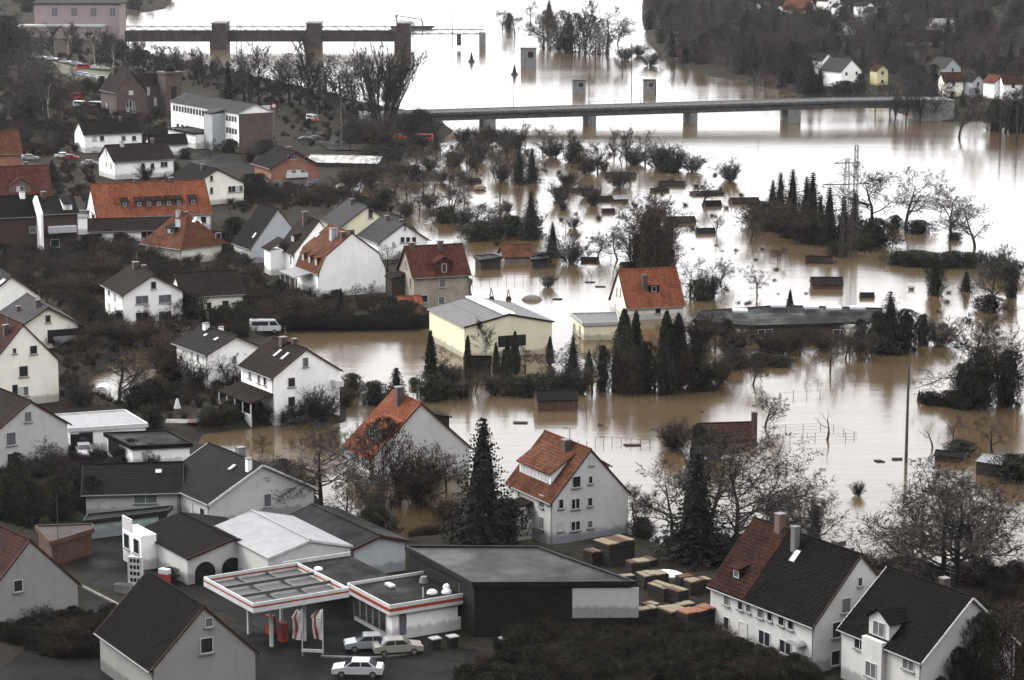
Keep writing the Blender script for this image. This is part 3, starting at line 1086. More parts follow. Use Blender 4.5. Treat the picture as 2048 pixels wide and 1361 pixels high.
PROTO = {}
def build_protos():
    P = PROTO
    for i in range(4):
        P['oak%d' % i] = bare_tree(10 + i, 11., spread=.72, up=.22, nl=(12, 8, 7, 9), r0=.26, l1=.50, first=.22, twig=.034)
    for i in range(3):
        P['tall%d' % i] = bare_tree(20 + i, 12., spread=.48, up=.5, nl=(16, 8, 6, 8), r0=.2, l1=.34, first=.12, twig=.034)
    P['willow0'] = bare_tree(31, 16., fan=.62, spread=.30, up=.7, nl=(11, 7, 6, 7), r0=.34, stems=11, first=.25, l1=.30, twig=.035)
    for i in range(3):
        P['fruit%d' % i] = bare_tree(40 + i, 5., spread=.85, up=.12, nl=(9, 8, 7, 8), r0=.13, l1=.50, first=.28, twig=.02)
    P['birch0'] = bare_tree(51, 11., spread=.38, up=.45, nl=(14, 7, 6, 7), r0=.14, l1=.30, bark='birch_bark', droop=.25, twig=.03)
    P['limes0'] = bare_tree(52, 12., spread=.8, up=.1, nl=(14, 10, 9, 9), r0=.24, l1=.55, first=.12, droop=.12, twig=.03)
    P['pollard0'] = bare_tree(61, 4., spread=.6, up=.6, nl=(3, 1, 1, 1), r0=.17, l1=.6, first=.5)
    for i in range(3):
        P['shrub%d' % i] = shrub(70 + i, 2.6, 1.5, 30, n=26, twig=.022)
    P['redshrub0'] = shrub(75, 2.8, 1.7, 34, tw='red_twig', n=28, twig=.022)
    P['weed0'] = shrub(76, 1.0, .9, 9, tw='pale_weed', n=8, twig=.014)
    for i in range(3):
        P['spruce%d' % i] = spruce(80 + i, 12., 3.7 + .2 * i, 26, ragged=.3, pw=.72, droop=.28)
    P['fir0'] = spruce(85, 12., 2.5, 26, ragged=.35, droop=.2, pw=.7)
    P['youngspruce0'] = spruce(86, 5., 1.8, 15, ragged=.3, pw=.75)
    for i in range(3):
        P['thuja%d' % i] = leafy(90 + i, 7., .85 + .1 * i, 'column', 2400, .17)
    P['cone0'] = leafy(95, 4., 1.0, 'cone', 1700, .15)
    for i in range(3):
        P['bush%d' % i] = leafy(100 + i, 2.6, 1.5, 'ball', 2600, .14, 'ivy', .55)
    P['ivytree0'] = leafy(105, 9., 2.4, 'ball', 6000, .22, 'ivy', .75)
    P['browntree0'] = leafy(106, 8., 2.6, 'ball', 3200, .2, 'red_twig', .5, core=False)
    P['dense0'] = bare_tree(121, 9., spread=.68, up=.22, nl=(11, 7, 6, 7), r0=.2, l1=.5, first=.12, twig=.06)
    P['dense1'] = bare_tree(122, 9., spread=.68, up=.22, nl=(11, 7, 6, 7), r0=.2, l1=.5, first=.12, twig=.06, tw='red_twig')
build_protos()

def plant(name, label, cat, proto, loc, h, rz=None, wide=1.0, group=None):
    T, C, hh, _ = PROTO[proto]
    k = h / hh
    e = thing(name, label, cat, loc, rnd.uniform(0, 6.28) if rz is None else rz, group)
    e.scale = (k * wide, k * wide, k)
    link('trunk' if not proto.startswith(('shrub', 'weed', 'redshrub')) else 'stems', T, e)
    link('crown' if not proto.startswith(('shrub', 'weed', 'redshrub')) else 'twigs', C, e)
    return e
KIND = dict(oak='spreading bare tree', tall='tall upright bare tree', willow='huge fan-shaped bare willow', fruit='small bare fruit tree', birch='slim pale birch', limes='bare lime tree',
            pollard='lopped tree stump with stubby limbs', shrub='grey leafless shrub', redshrub='brown leafless shrub', weed='patch of dry weeds', spruce='dark green spruce',
            fir='narrow dark fir', youngspruce='young spruce', thuja='dark columnar thuja', cone='small cone-shaped conifer', bush='rounded evergreen bush', ivytree='dense dark evergreen tree', browntree='dense brown tree')
NAME = dict(oak='bare_tree', tall='bare_tree', willow='willow_tree', fruit='fruit_tree', birch='birch_tree', limes='bare_tree', pollard='pollard_tree', shrub='shrub', redshrub='shrub', weed='weed_clump',
            spruce='spruce_tree', fir='fir_tree', youngspruce='spruce_tree', thuja='thuja_tree', cone='conifer_tree', bush='evergreen_bush', ivytree='evergreen_tree', browntree='brown_tree')
CATG = dict(shrub='shrub', redshrub='shrub', weed='weeds', bush='bush')
def grove(phrase, group, items):
    """items: (kind, px of the foot, py of the foot, height in px[, width factor])"""
    by = {}
    for it in items:
        by.setdefault(it[0], []).append(it)
    for kind, lst in by.items():
        lst.sort(key=lambda t: t[1])
        var = [k for k in PROTO if k.rstrip('0123456789') == kind]
        for i, it in enumerate(lst):
            _, px, py, hp = it[:4]
            w = it[4] if len(it) > 4 else 1.0
            p = GT(px, py)
            hm = hp / (FPX / max(p[1], 1)) * 1.04
            w *= dict(oak=1.3, fruit=1.3, tall=1.25, limes=1.15, spruce=1.25, youngspruce=1.2, fir=1.25, birch=1.1).get(kind, 1.0)
            o = ordinal(i, len(lst))
            lab = KIND[kind] + ' ' + phrase if not o else f'{o} {KIND[kind]} {phrase}'
            plant(NAME[kind], lab, CATG.get(kind, 'tree'), var[(i * 7 + int(px)) % len(var)], p, hm, None, w * rnd.uniform(.92, 1.08), group)
def mass(name, label, protos, spots, cat=None):
    """growth nobody could count: one object whose points carry whole plants. spots: (x, y, z, height)"""
    rg = np.random.default_rng(len(spots))
    me = bpy.data.meshes.new(name)
    me.from_pydata([(x, y, z - .1) for x, y, z, h in spots], [], [])
    pick = rg.integers(len(protos), size=len(spots)).astype(np.int32)
    me.attributes.new('pick', 'INT', 'POINT').data.foreach_set('value', pick)
    me.attributes.new('tall', 'FLOAT', 'POINT').data.foreach_set('value', np.array([s[3] / PROTO[protos[p]][2] for s, p in zip(spots, pick)], np.float32))
    me.attributes.new('turn', 'FLOAT_VECTOR', 'POINT').data.foreach_set('vector', np.stack([np.zeros(len(spots)), np.zeros(len(spots)), rg.uniform(0, 6.28, len(spots))], 1).astype(np.float32).ravel())
    o = link(name, me)
    ng = bpy.data.node_groups.new(name, 'GeometryNodeTree')
    ng.interface.new_socket('Geometry', in_out='INPUT', socket_type='NodeSocketGeometry')
    ng.interface.new_socket('Geometry', in_out='OUTPUT', socket_type='NodeSocketGeometry')
    n, l = ng.nodes, ng.links
    gi, go = n.new('NodeGroupInput'), n.new('NodeGroupOutput')
    mp = n.new('GeometryNodeMeshToPoints')
    l.new(gi.outputs[0], mp.inputs['Mesh'])
    jn = n.new('GeometryNodeJoinGeometry')
    def attr(nm, tp):
        a = n.new('GeometryNodeInputNamedAttribute')
        a.data_type = tp
        a.inputs['Name'].default_value = nm
        return [q for q in a.outputs if q.enabled][0]
    pk, tl, tn = attr('pick', 'INT'), attr('tall', 'FLOAT'), attr('turn', 'FLOAT_VECTOR')
    for i, pn in enumerate(protos):
        src = bpy.data.objects.new('seed_' + pn, PROTO[pn][1])
        oi = n.new('GeometryNodeObjectInfo')
        oi.inputs['Object'].default_value = src
        oi.inputs['As Instance'].default_value = True
        cmp_ = n.new('FunctionNodeCompare')
        cmp_.data_type = 'INT'
        cmp_.operation = 'EQUAL'
        ins = [q for q in cmp_.inputs if q.enabled]
        l.new(pk, ins[0])
        ins[1].default_value = i
        ip = n.new('GeometryNodeInstanceOnPoints')
        l.new(mp.outputs[0], ip.inputs['Points'])
        l.new(cmp_.outputs[0], ip.inputs['Selection'])
        l.new(oi.outputs['Geometry'], ip.inputs['Instance'])
        l.new(tn, ip.inputs['Rotation'])
        l.new(tl, ip.inputs['Scale'])
        l.new(ip.outputs[0], jn.inputs[0])
    l.new(jn.outputs[0], go.inputs[0])
    md = o.modifiers.new('growth', 'NODES')
    md.node_group = ng
    return tag(o, label, cat, None, 'stuff')
def in_poly(px, py, poly):
    r = False
    for (x0, y0), (x1, y1) in zip(poly, poly[1:] + poly[:1]):
        if (y0 > py) != (y1 > py) and px < x0 + (py - y0) * (x1 - x0) / (y1 - y0):
            r = not r
    return r
def scatter(poly, n, hlo, hhi, seed=1, zmin=-9):
    """random standing places inside an outline of the survey photograph"""
    rg = random.Random(seed)
    xs, ys = [p[0] for p in poly], [p[1] for p in poly]
    wp = [G(a, b)[:2] for a, b in poly]
    wx, wy = [p[0] for p in wp], [p[1] for p in wp]
    out = []
    wq = [tuple(p) for p in wp]
    for _ in range(12):
        c = []
        while len(c) < n:
            x, y = rg.uniform(min(wx), max(wx)), rg.uniform(min(wy), max(wy))
            if in_poly(x, y, wq):
                c.append((x, y))
        z = np.maximum(height(c), -.3)
        out += [(x, y, float(q), rg.uniform(hlo, hhi)) for (x, y), q in zip(c, z) if q >= zmin]
        if len(out) >= n:
            break
    return out[:n]
# ------------------------------------------------------------------ river works: weir, power station, road bridge
def box_on(p, q, r, n=4):
    return MB().tube(p, q, r, n=n)
def weir():
    y = 1016.7
    e = thing('river_weir', 'long dark river weir with steel gates between tall piers', 'weir', (-98, y, 0))
    def X(px): return (px - 1024) / FPX * 1022 + 98
    for a, b in ((434, 462), (620, 647), (797, 823)):
        p = MB().box(X(a), X(b), -7, 7, -2, 10.2).build('pier', 'rust_steel', e)
        MB().box(X(a) - .3, X(b) + .3, -7.4, 7.4, 10.2, 10.7).build('pier_cap', 'concrete', p)
        MB().box(X(a) - 1.0, X(a) - .05, -6, 6, -2, 3.2).build('gate_slot', 'rust_steel', p)
    for a, b in ((258, 434), (462, 620), (647, 797)):
        g = MB()
        g.box(X(a) + .05, X(b) - .05, -1, 1, 2.7, 6.9)
        gt = g.build('gate', 'rust_steel', e)
        n = int((X(b) - X(a)) / 3)
        for i in range(1, n):
            x = X(a) + (X(b) - X(a)) * i / n
            MB().box(x - .12, x + .12, -1.25, -1.002, 2.75, 6.85).build('gate_rib', 'rust_steel', gt)
    for a, b, z0, z1 in ((262, 434, 6.95, 9.0), (462, 620, 6.95, 9.0), (647, 797, 6.95, 9.0), (823, 968, 5.6, 7.7)):
        t = MB()
        xa, xb = X(a), X(b)
        for yy in (-1.2, 1.2):
            t.box(xa, xb, yy - .1, yy + .1, z0, z0 + .3).box(xa, xb, yy - .1, yy + .1, z1 - .22, z1)
            n = max(4, int((xb - xa) / 2.4))
            for i in range(n):
                u, v = xa + (xb - xa) * i / n, xa + (xb - xa) * (i + 1) / n
                lo, hi = z0 + .15, z1 - .1
                t.tube((u, yy, lo if i % 2 else hi), (v, yy, hi if i % 2 else lo), .11, n=4)
                t.tube((u, yy, lo), (u, yy, hi), .07, n=4)
        t.box(xa, xb, -1.1, 1.1, z0 + .05, z0 + .13)
        t.build('footbridge', 'steel', e)
    MB().box(X(959), X(972), -3, 3, -2, 6.4).build('end_pier', 'concrete', e)
    MB().box(X(915), X(923), -2, 2, 1.2, 5.7).build('hanging_gate', 'rust_steel', e)
weir()
def power_station():
    p = G(150, 82, 1)
    e = thing('power_station', 'large pale pink power station block beside the river weir', 'power station', (p[0], p[1], .5), R(-2))
    k = 4.78
    def X(px): return (px - 150) / k
    MB().box(X(70), X(240), 0, 15, -1, 15.6).build('wall', 'pink', e)
    r = MB().box(X(66), X(244), -.6, 15.6, 15.6, 16.1)
    r.add([(X(66), -.6, 16.1), (X(244), -.6, 16.1), (X(244), 15.6, 16.1), (X(66), 15.6, 16.1), (X(80), 7.5, 18.2), (X(230), 7.5, 18.2)], [(0, 1, 5, 4), (2, 3, 4, 5), (1, 2, 5), (3, 0, 4)])
    r.build('roof', 'grey_slate', e)
    for px in (111, 150, 189, 227):
        add_window(e, (X(px), 0, 10.6), 0, 2.6, 3.6, 2, 'grey_paint', True, 1)
    a = MB().box(X(48), X(213), -9, -.02, -1, 6.6).build('annex', 'pink', e)
    MB().box(X(46), X(215), -9.5, -.03, 6.6, 7.4).build('annex_roof', 'grey_paint', a)
    for px in (115, 153, 190):
        add_window(e, (X(px), -9, 3.6), 0, 2.2, .9, 2, 'grey_paint', False, 0)
power_station()
def bridge():
    e = thing('road_bridge', 'long low grey road bridge on stout piers across the flooded river', 'bridge', (-6.8, 689, 0), math.atan2(13.2, 85.9))
    D = 5.0
    L0, L1 = -26., 122.
    def top(x): return 4.0 + 2.0 * min(1, max(0, (x + 20) / 120.)) - .0001 * max(0, x - 90) ** 2
    deck = MB()
    rails, kerbs = (MB(), MB()), (MB(), MB())
    n = 40
    xs = [L0 + (L1 - L0) * i / n for i in range(n + 1)]
    for a, b in zip(xs, xs[1:]):
        ta, tb = top(a), top(b)
        deck.add([(a, -D, ta), (b, -D, tb), (b, D, tb), (a, D, ta), (a, -D, ta - .6), (b, -D, tb - .6), (b, D, tb - .6), (a, D, ta - .6)],
                 [(0, 1, 2, 3), (0, 4, 5, 1), (2, 6, 7, 3), (4, 7, 6, 5)])
        deck.add([(a, -D + .7, ta - .6), (b, -D + .7, tb - .6), (b, -D + .7, tb - 2.2), (a, -D + .7, ta - 2.2), (a, D - .7, ta - .6), (b, D - .7, tb - .6), (b, D - .7, tb - 2.2), (a, D - .7, ta - 2.2)],
                 [(0, 3, 2, 1), (4, 5, 6, 7), (3, 7, 6, 2)])
        for rail, kerb, yy in zip(rails, kerbs, (-D + .1, D - .1)):
            rail.tube((a, yy, ta + 1.05), (b, yy, tb + 1.05), .05, n=4)
            rail.tube((a, yy, ta + .55), (b, yy, tb + .55), .035, n=4)
            for q in range(2):
                x = a + (b - a) * q / 2
                rail.tube((x, yy, top(x)), (x, yy, top(x) + 1.05), .045, n=4)
            kerb.add([(a, yy - .1, ta), (b, yy - .1, tb), (b, yy - .1, tb + .22), (a, yy - .1, ta + .22), (a, yy + .1, ta), (b, yy + .1, tb), (b, yy + .1, tb + .22), (a, yy + .1, ta + .22)],
                     [(0, 1, 2, 3), (4, 7, 6, 5), (3, 2, 6, 7)])
    deck.build('deck', 'dark_concrete', e)
    for q in rails:
        q.build('railing', 'steel', e)
    for q in kerbs:
        q.build('kerb', 'concrete', e)
    for x, w in ((0, 3.4), (28.6, 2.2), (57.2, 2.2), (86, 3.6)):
        m = MB()
        m.prism([(x - w / 2, -D + .6), (x, -D - .9), (x + w / 2, -D + .6), (x + w / 2, D - .6), (x, D + .6), (x - w / 2, D - .6)], -2, top(x) - 2.25)
        m.build('pier', 'concrete', e)
    MB().box(L0 - 9, L0, -D - .5, D + .5, -2, top(L0) - .02).build('abutment', 'concrete', e)
    MB().box(L1, L1 + 10, -D - .5, D + .5, -2, top(L1) - .02).build('abutment', 'concrete', e)
    for i, x in enumerate((8, 44, 78)):
        MB().tube((x, D - .5, top(x)), (x, D - .5, top(x) + 8), .09, .05, n=5).tube((x, D - .5, top(x) + 8), (x, D - 2.3, top(x) + 8.25), .05, n=4).build('lamp_post', 'steel', e)
bridge()

# ------------------------------------------------------------------ houses
HS = {}
W2 = 'white'
# brick school chapel with tower
h = house('brick_school', 'dark red brick building with steep gable and domed corner tower', -108.5, 698.5, -59, 11.5, 8.7, 6.3, 12, 3, 'dark_brick', 'umber_tile', 'school',
          wins=[('g1', 255, 212, .8, 2.2), ('g1', 261, 210, .8, 2.6), ('g1', 267, 212, .8, 2.2), ('g1', 256, 236, .8, 1.6), ('g1', 262, 236, .8, 1.6), ('g1', 269, 236, .8, 1.6), ('g1', 262, 186, 1.3, 1.2),
                ('s0', 213, 225, 1.2, 2.4, 2), ('s0', 223, 228, 1.2, 2.4, 2)], chim=[(-4, -1, .9, 1.6)], bury=3)
MB().box(-5.75, -1, 4.35, 15, -2, 7.0).build('wing', 'dark_brick', h['o'])
rw = MB()
slope(rw, (-3.4, 3, 10.2), (-3.4, 15.4, 10.2), (-.6, 3, 6.9), (-.6, 15.4, 6.9))
slope(rw, (-3.4, 3, 10.2), (-3.4, 15.4, 10.2), (-6.2, 3, 6.9), (-6.2, 15.4, 6.9))
rw.build('wing_roof', 'umber_tile', h['o'])
for i in range(4):
    add_window(h['o'], (-1, 6 + i * 2.0, 1.2 + 3 * (i % 2)), math.pi / 2, .8, 2.2, 1, 'white_paint', True, 2)
tw = MB().box(-1.5, 3.7, 11.2, 16.2, -2, 10.2).build('tower', 'dark_brick', h['o'])
MB().box(-1.9, 4.1, 10.8, 16.6, 10.2, 10.8).build('tower_cornice', 'dark_brick', tw)
MB().ball((1.1, 13.7, 10.8), 1.7, 1.7, 2.2, 10, 6, z0=0).tube((1.1, 13.7, 12.9), (1.1, 13.7, 14.2), .08, n=5).build('dome', 'slate', tw)
add_window(h['o'], (3.7, 13.7, 3.2), math.pi / 2, 1.6, 3.6, 2, 'brown_paint', True, 0)

# modern school
h = house('school_building', 'long white school with grey roof and dark brick end wall', -73.3, 629.5, -58.3, 40.2, 9.4, 9.0, 10.9, 1.6, 'white', 'grey_slate', 'school', ov=.3, gutter=False, board='grey_paint')
MB().box(20.1, 20.16, -4.65, 4.65, -.5, 8.85).build('end_wall', 'dark_brick', h['o'])
for i in range(14):
    add_window(h['o'], (-18 + i * 1.75, -4.7, 6.7), 0, 1.3, 1.5, 2, 'grey_paint', False, 0)
for z in (.8, 3.7, 6.7):
    for i in range(4):
        add_window(h['o'], (13.6 + i * 1.6, -4.7, z), 0, 1.2, 1.4, 2, 'grey_paint', False, 0)
st = MB().box(7.6, 12.4, -8.2, -4.72, -.5, 8.4).build('stair_tower', 'grey_plaster', h['o'])
r2 = MB()
r2.add([(7.4, -8.5, 8.4), (12.6, -8.5, 8.4), (12.6, -4.8, 9.3), (7.4, -4.8, 9.3), (7.4, -8.5, 8.6), (12.6, -8.5, 8.6), (12.6, -4.8, 9.5), (7.4, -4.8, 9.5)],
       [(0, 3, 2, 1), (4, 5, 6, 7), (0, 1, 5, 4), (1, 2, 6, 5), (3, 0, 4, 7)])
r2.build('stair_roof', 'grey_slate', st)
MB().box(7.5, 7.6, -8.2, -4.72, -.5, 8.3).build('stair_side', 'dark_brick', st)
lw = MB().box(-9, 7.4, -10.5, -4.73, -.5, 3.0).build('low_wing', 'white', h['o'])
MB().box(-9.4, 7.45, -11, -4.74, 3.0, 3.5).build('wing_roof', 'bitumen', lw)
MB().box(-4, 7.42, -10.54, -10.505, 1.55, 1.65).build('wall_band', 'grey_paint', lw)
for i in range(5):
    add_window(h['o'], (-16 + i * 3, -4.7, 2.0), 0, 1.6, 1.6, 2, 'grey_paint', False, 0)

house('white_house', 'white house with dark roof below the brick school', -99.6, 615.8, 25.8, 14.6, 8.5, 4.3, 7.2, 1.3, W2, 'dark_tile', chim=[(3, -.6, .6, 1)],
      wins=[('s0', 189, 277, 1.1, 1.2), ('s0', 204, 277, 1.1, 1.2), ('s0', 247, 277, 1.1, 1.2), ('s0', 268, 277, 1.1, 1.2), ('s0', 189, 298, 1.1, 1.1), ('g0', 155, 296, 1.0, 1.6)])
house('white_house', 'white house with grey roof and slit gable windows before the dark-roofed one', -84.6, 560.9, 29.8, 14.1, 9.8, 4.0, 7.1, 1.1, W2, 'umber_tile', chim=[(-3.5, -.5, .8, 1.1, 'grey_plaster'), (4, 0, .7, 1)],
      wins=[('g0', 213, 305, .5, 1.1), ('g0', 213, 328, .5, 1.1), ('g0', 222, 331, .6, 1.2), ('s0', 286, 332, .9, 1.2), ('s0', 305, 332, .9, 1.2), ('s0', 328, 329, 1.7, 1.2, 2)])
house('low_annex', 'low white outbuilding with dark roof joining two white houses near the school', -84, 606, 18, 9, 6, 2.6, 4.6, 1.2, W2, 'dark_tile', 'outbuilding')
house('gable_house', 'cream gabled house with a long window band near the school', -63.8, 515.6, -58, 13, 11.7, 4.2, 7.2, 1, 'warm_white', 'dark_tile', chim=[(1, -.8, .7, 1.0)],
      wins=[('g1', 423, 357, .7, 1.1), ('g1', 423, 381, .7, 1.3), ('g1', 475, 378, 3.4, 1.3, 4)])
h = house('brick_house', 'orange-red brick house with dark low gable roof by the peeling shed', -49.3, 544.9, -64.5, 10.9, 10.9, 4.6, 7.7, 1, 'orange_brick', 'dark_tile', plinth=(1.6, 'concrete'), ov=.7, oe=.7,
          wins=[('g1', 585, 315, 2.2, 1.0, 3), ('g1', 612, 317, .8, 1.0), ('g1', 592, 346, 4.2, 1.3, 4), ('g1', 583, 368, 1.3, .9), ('g1', 620, 368, 1.3, .9)], chim=[(0, .6, .8, .8)])
MB().box(5.45, 6.3, -2.4, 2.6, 2.1, 3.0).build('balcony', 'white_paint', h['o'])
h = house('long_orange_house', 'long white house with big orange roof and seven dormers', -69.5, 474.4, 18.6, 21.5, 12.7, 3.4, 8.8, 1, 'white', 'orange_tile', chim=[(-2.2, 0, .9, .7), (4.5, 0, .9, .7)],
          wins=[('g0', 179, 411, .5, 1.3), ('g0', 185, 412, .5, 1.3), ('s0', 366, 437, 1.1, 1.3, 2), ('s0', 407, 440, 1.1, 1.3)])
for px in (249, 278, 298, 318, 338, 358, 387):
    x, y = roof_hit(h, -1, px, 412)
    dormer(h, -1, max(-9.5, min(9.5, x)), 4.7, 1.35, 1.15, 'shed', 'dark_wood', 'umber_tile', 1, .12, 1)
house('low_row', 'low white row building with brown roof below the long orange roof', -70.1, 457.4, 9.2, 15.5, 6.2, 2.4, 4.1, 1, W2, 'umber_tile', 'outbuilding', chim=[(-7, 0, .5, .8)],
      wins=[('s0', 194, 471, 2.0, .6), ('s0', 233, 475, 1.2, 1.5), ('s0', 249, 475, 1.2, 1.5), ('s0', 294, 470, 2.1, 1.2, 2, True, 0), ('s0', 340, 468, 2.1, 1.2, 2, True, 0)])
flat_building('white_block', 'plain white flat-topped block left of the low brown-roofed row', [(146, 421), (181, 421), (180, 431), (143, 431)], 4.7, 1, 'white', 'bitumen', 'white_paint', 'outbuilding')
flat_building('white_carport', 'white flat canopy on dark timber beside the orange hipped roof', [(352, 445), (402, 443), (405, 456), (355, 458)], 3.9, 1, 'dark_wood', 'concrete', 'white_paint', 'carport')
h = house('hip_house', 'house with orange hipped roof and round-fronted dormer', -57.5, 433.5, -42, 9.6, 9.2, 3.6, 8.2, 1, 'warm_white', 'rust_tile', hip=4.3, oe=.8, ov=.8, chim=[(-.6, -.5, .7, .9, 'grey_plaster'), (.4, .5, .5, .7)],
          wins=[('g1', 470, 468, 1.2, 1.2), ('s0', 395, 452, 1.2, 1.2)])
dormer(h, -1, .5, 4.9, 2.2, 1.1, 'shed', 'dark_wood', 'slate', 2, .15)
skylight(h, -1, 433, 432)
h = house('brown_house', 'three-storey brown house with white party wall and dark roof', -81.9, 445.1, 21, 6.2, 9.1, 7.3, 9.6, 1, 'brown_plaster', 'slate', chim=[(-2, 0, .8, 1)], wins=[('s0', 107, 462, 1.6, 1.2, 1, True, 1), ('s0', 110, 487, 1.6, 1.4, 1, True, 0)])
MB().extr([(-5.1, -.5), (-5.1, 7.4), (0, 9.95), (5.1, 7.4), (5.1, -.5)], -3.6, -3.15, 'x').build('party_wall', 'white', h['o'])
dormer(h, -1, 1.5, 7.6, 1.6, 1.2, 'shed', 'white', 'slate', 1, .1, 2)
MB().box(-2.3, 2.6, -6.2, -4.56, 3.9, 5.0).build('balcony', 'grey_plaster', h['o'])
house('dark_house', 'dark reddish-brown house at the left edge against the white party wall', -90, 446, 21, 9.5, 9.5, 6.6, 9.6, 1, 'brown_plaster', 'dark_tile', chim=[(2, -.4, .9, 1, 'white')], wins=[('s0', 65, 460, 1.1, 1.2)])
h = house('red_roof_house', 'brick house with large red roof at the left edge behind the conifer', -97.2, 487.9, 21.2, 12, 9.2, 4.7, 10.3, 1, 'red_brick', 'red_tile', chim=[(2, .4, .8, 1.2)])
dormer(h, -1, 0, 5.6, 4.2, 1.4, 'gable', 'red_brick', 'red_tile', 2)
house('red_roof_house', 'small brick house whose orange roof tip peeps in at the left edge', -118, 570, 21, 10, 9, 4.6, 9.2, 1, 'orange_brick', 'rust_tile')
h = house('grey_gable_house', 'steep dark-roofed house with blank grey gable', -42.6, 435, -63, 8.6, 10, 2.9, 9.2, 1, 'grey_plaster', 'dark_tile', ov=.15)
skylight(h, -1, 510, 472)
MB().box(-4.3, 4.3, -5.04, -5.0, -.4, 2.7).build('white_side', 'white', h['o'])
h = house('white_gable_house', 'white house with steep brown roof and white dormer beside the grey gable', -33.8, 417.4, -67.7, 8.9, 8.8, 4.4, 9.5, 1, 'white', 'umber_tile', chim=[(-.6, -.9, .8, 2.0)], ov=.1, wins=[('s0', 582, 519, .6, 1.4)])
dormer(h, -1, .2, 5.6, 2.0, 1.2, 'shed', 'dark_wood', 'umber_tile', 2, .15, 2)
lump(h, 'entrance_wing', 's0', -4.4, -.8, .01, 2.6, -.5, 4.2, 'white')
leanto(h, 's0', -4.7, -.5, 6.0, 4.3, 3.0, 'umber_tile', False, 'wing_roof')
h = house('gambrel_house', 'big white windowless gable with orange gambrel roof', -27.7, 400.1, -65.2, 10.4, 11.3, 4.1, 10.0, 1, 'white', 'rust_tile', kink=(4.55, 6.6), ov=.12, oe=.25, chim=[(1.4, -1.7, 1.1, 1.6, 'grey_plaster'), (4.6, .1, .8, .5), (4.2, -1.2, .7, 1.0)])
for x in (-3.0, 0, 3.0):
    dormer(h, -1, x, 4.7, 1.5, 1.35, 'shed', 'rust_tile', 'rust_tile', 1, .15, 2)
skylight(h, -1, 664, 483, .7, .9)
skylight(h, -1, 634, 480, .7, .9)
leanto(h, 's0', -5, 2.4, 3.6, 3.0, 3.2, 'white_metal', True, 'awning')
h = house('cream_house', 'cream house with grey roof behind the white gambrel house', -28.1, 452.1, -68.9, 11.2, 10.2, 4.6, 8.0, .6, 'cream', 'grey_slate', chim=[(-1.5, -.6, .7, 1)], wins=[('g1', 741, 428, .9, 1.7), ('g1', 690, 458, .7, 1.2)])
h = house('white_house', 'white house with grey roof and three small gable windows', -21.1, 451.5 - 12, -66.5, 10.5, 9.0, 3.6, 6.6, .6, 'white', 'grey_slate', chim=[(-2, -.4, .6, .8), (3.6, .2, .6, .6)],
          wins=[('g1', 805, 480, .8, 1.0), ('g1', 816, 480, .8, 1.0), ('g1', 828, 480, .8, 1.0), ('g1', 810, 455, .3, .8)])
h = house('tan_house', 'tan brick house with red-brown roof and central wall dormer', -12.4, 390.5, 20.1, 9.1, 7.8, 5.1, 9.1, .6, 'tan_brick', 'red_tile', chim=[(-3.6, 0, .9, .6), (1.0, -.4, .8, 1.1)],
          wins=[('s0', 885, 567, 1.1, 1.3), ('s0', 849, 598, 1.1, 1.2), ('s0', 883, 601, 1.0, 1.3), ('g0', 812, 528, .7, 1.2), ('g0', 821, 565, .7, 1.4)])
dormer(h, -1, .5, 5.2, 2.9, 1.7, 'gable', 'red_tile', 'red_tile', 1, .2, 0)
lump(h, 'porch', 'g0', -3.4, -.6, .01, 2.2, -.5, 3.9, 'brown_plaster')
leanto(h, 'g0', -3.7, -.3, 4.9, 4.1, 2.5, 'umber_tile', False, 'porch_roof')
house('small_shed', 'small orange-roofed wooden shed against the tan house', -15.9, 380.5, 15, 3.2, 3.0, 1.8, 2.6, .6, 'orange_wood', 'orange_tile', 'shed', gutter=False)
house('garden_house', 'low hut with rust-red roof in the flooded garden', .6, 439.9, 11.3, 4.9, 4.6, 1.6, 3.2, -.5, 'concrete', 'rust_tile', 'shed', gutter=False)
flat_building('garden_shed', 'long low flat-roofed hut left of the rust-roofed hut', [(947, 512), (985, 508), (1005, 514), (960, 520)], 1.9, -.4, 'shed_wood', 'bitumen', None, 'shed')
flat_building('garden_shed', 'dark flat-roofed hut right of the rust-roofed hut', [(1060, 513), (1090, 510), (1098, 516), (1062, 520)], 1.7, -.4, 'shed_wood', 'bitumen', None, 'shed')

# the cream hall standing in the flood
h = house('cream_hall', 'large cream industrial hall with low grey roof standing in the flood', -3.2, 355.6, -69.6, 16.1, 13.0, 4.8, 6.2, -.2, 'cream', 'grey_sheet', 'hall', ov=.2, oe=.25, bury=1.5, course=3, gutter=True, board='umber_tile')
MB().box(-8.2, 8.2, -.9, .9, 6.16, 6.34).build('roof_light', 'skylight', h['o'])
u, v = face_hit(h, 'g1', 1024, 682)
add_window(h['o'], face_loc(h, 'g1', u, v - .8), ROTF['g1'], 4.2, 1.6, 6, 'dark_paint', False, 0)
b = flat_building('cream_annex', 'small cream flat-roofed building beside the cream hall', [(1141, 627), (1234, 625), (1239, 645), (1165, 647)], 2.6, -.2, 'cream', 'grey_sheet', 'grey_paint')
flat_face(b, 1149, 660, 1.4, 1.6, 1, 'window', 0)
flat_face(b, 1160, 662, .9, 1.6, 1, 'window', 0)
h = house('orange_roof_house', 'cream house with steep orange roof standing in the flood', 20.9, 382.4, 15.4, 9.1, 8.4, 2.3, 7.2, 0, 'warm_white', 'orange_tile', ov=.25, bury=1.5,
          wins=[('g0', 1234, 583, .5, 1.3), ('g0', 1241, 585, .5, 1.3), ('g0', 1230, 615, .8, 1.2), ('s0', 1316, 619, .9, 1.3)])
dormer(h, -1, .2, 3.9, 1.7, 1.2, 'shed', 'umber_tile', 'orange_tile', 1, .12)
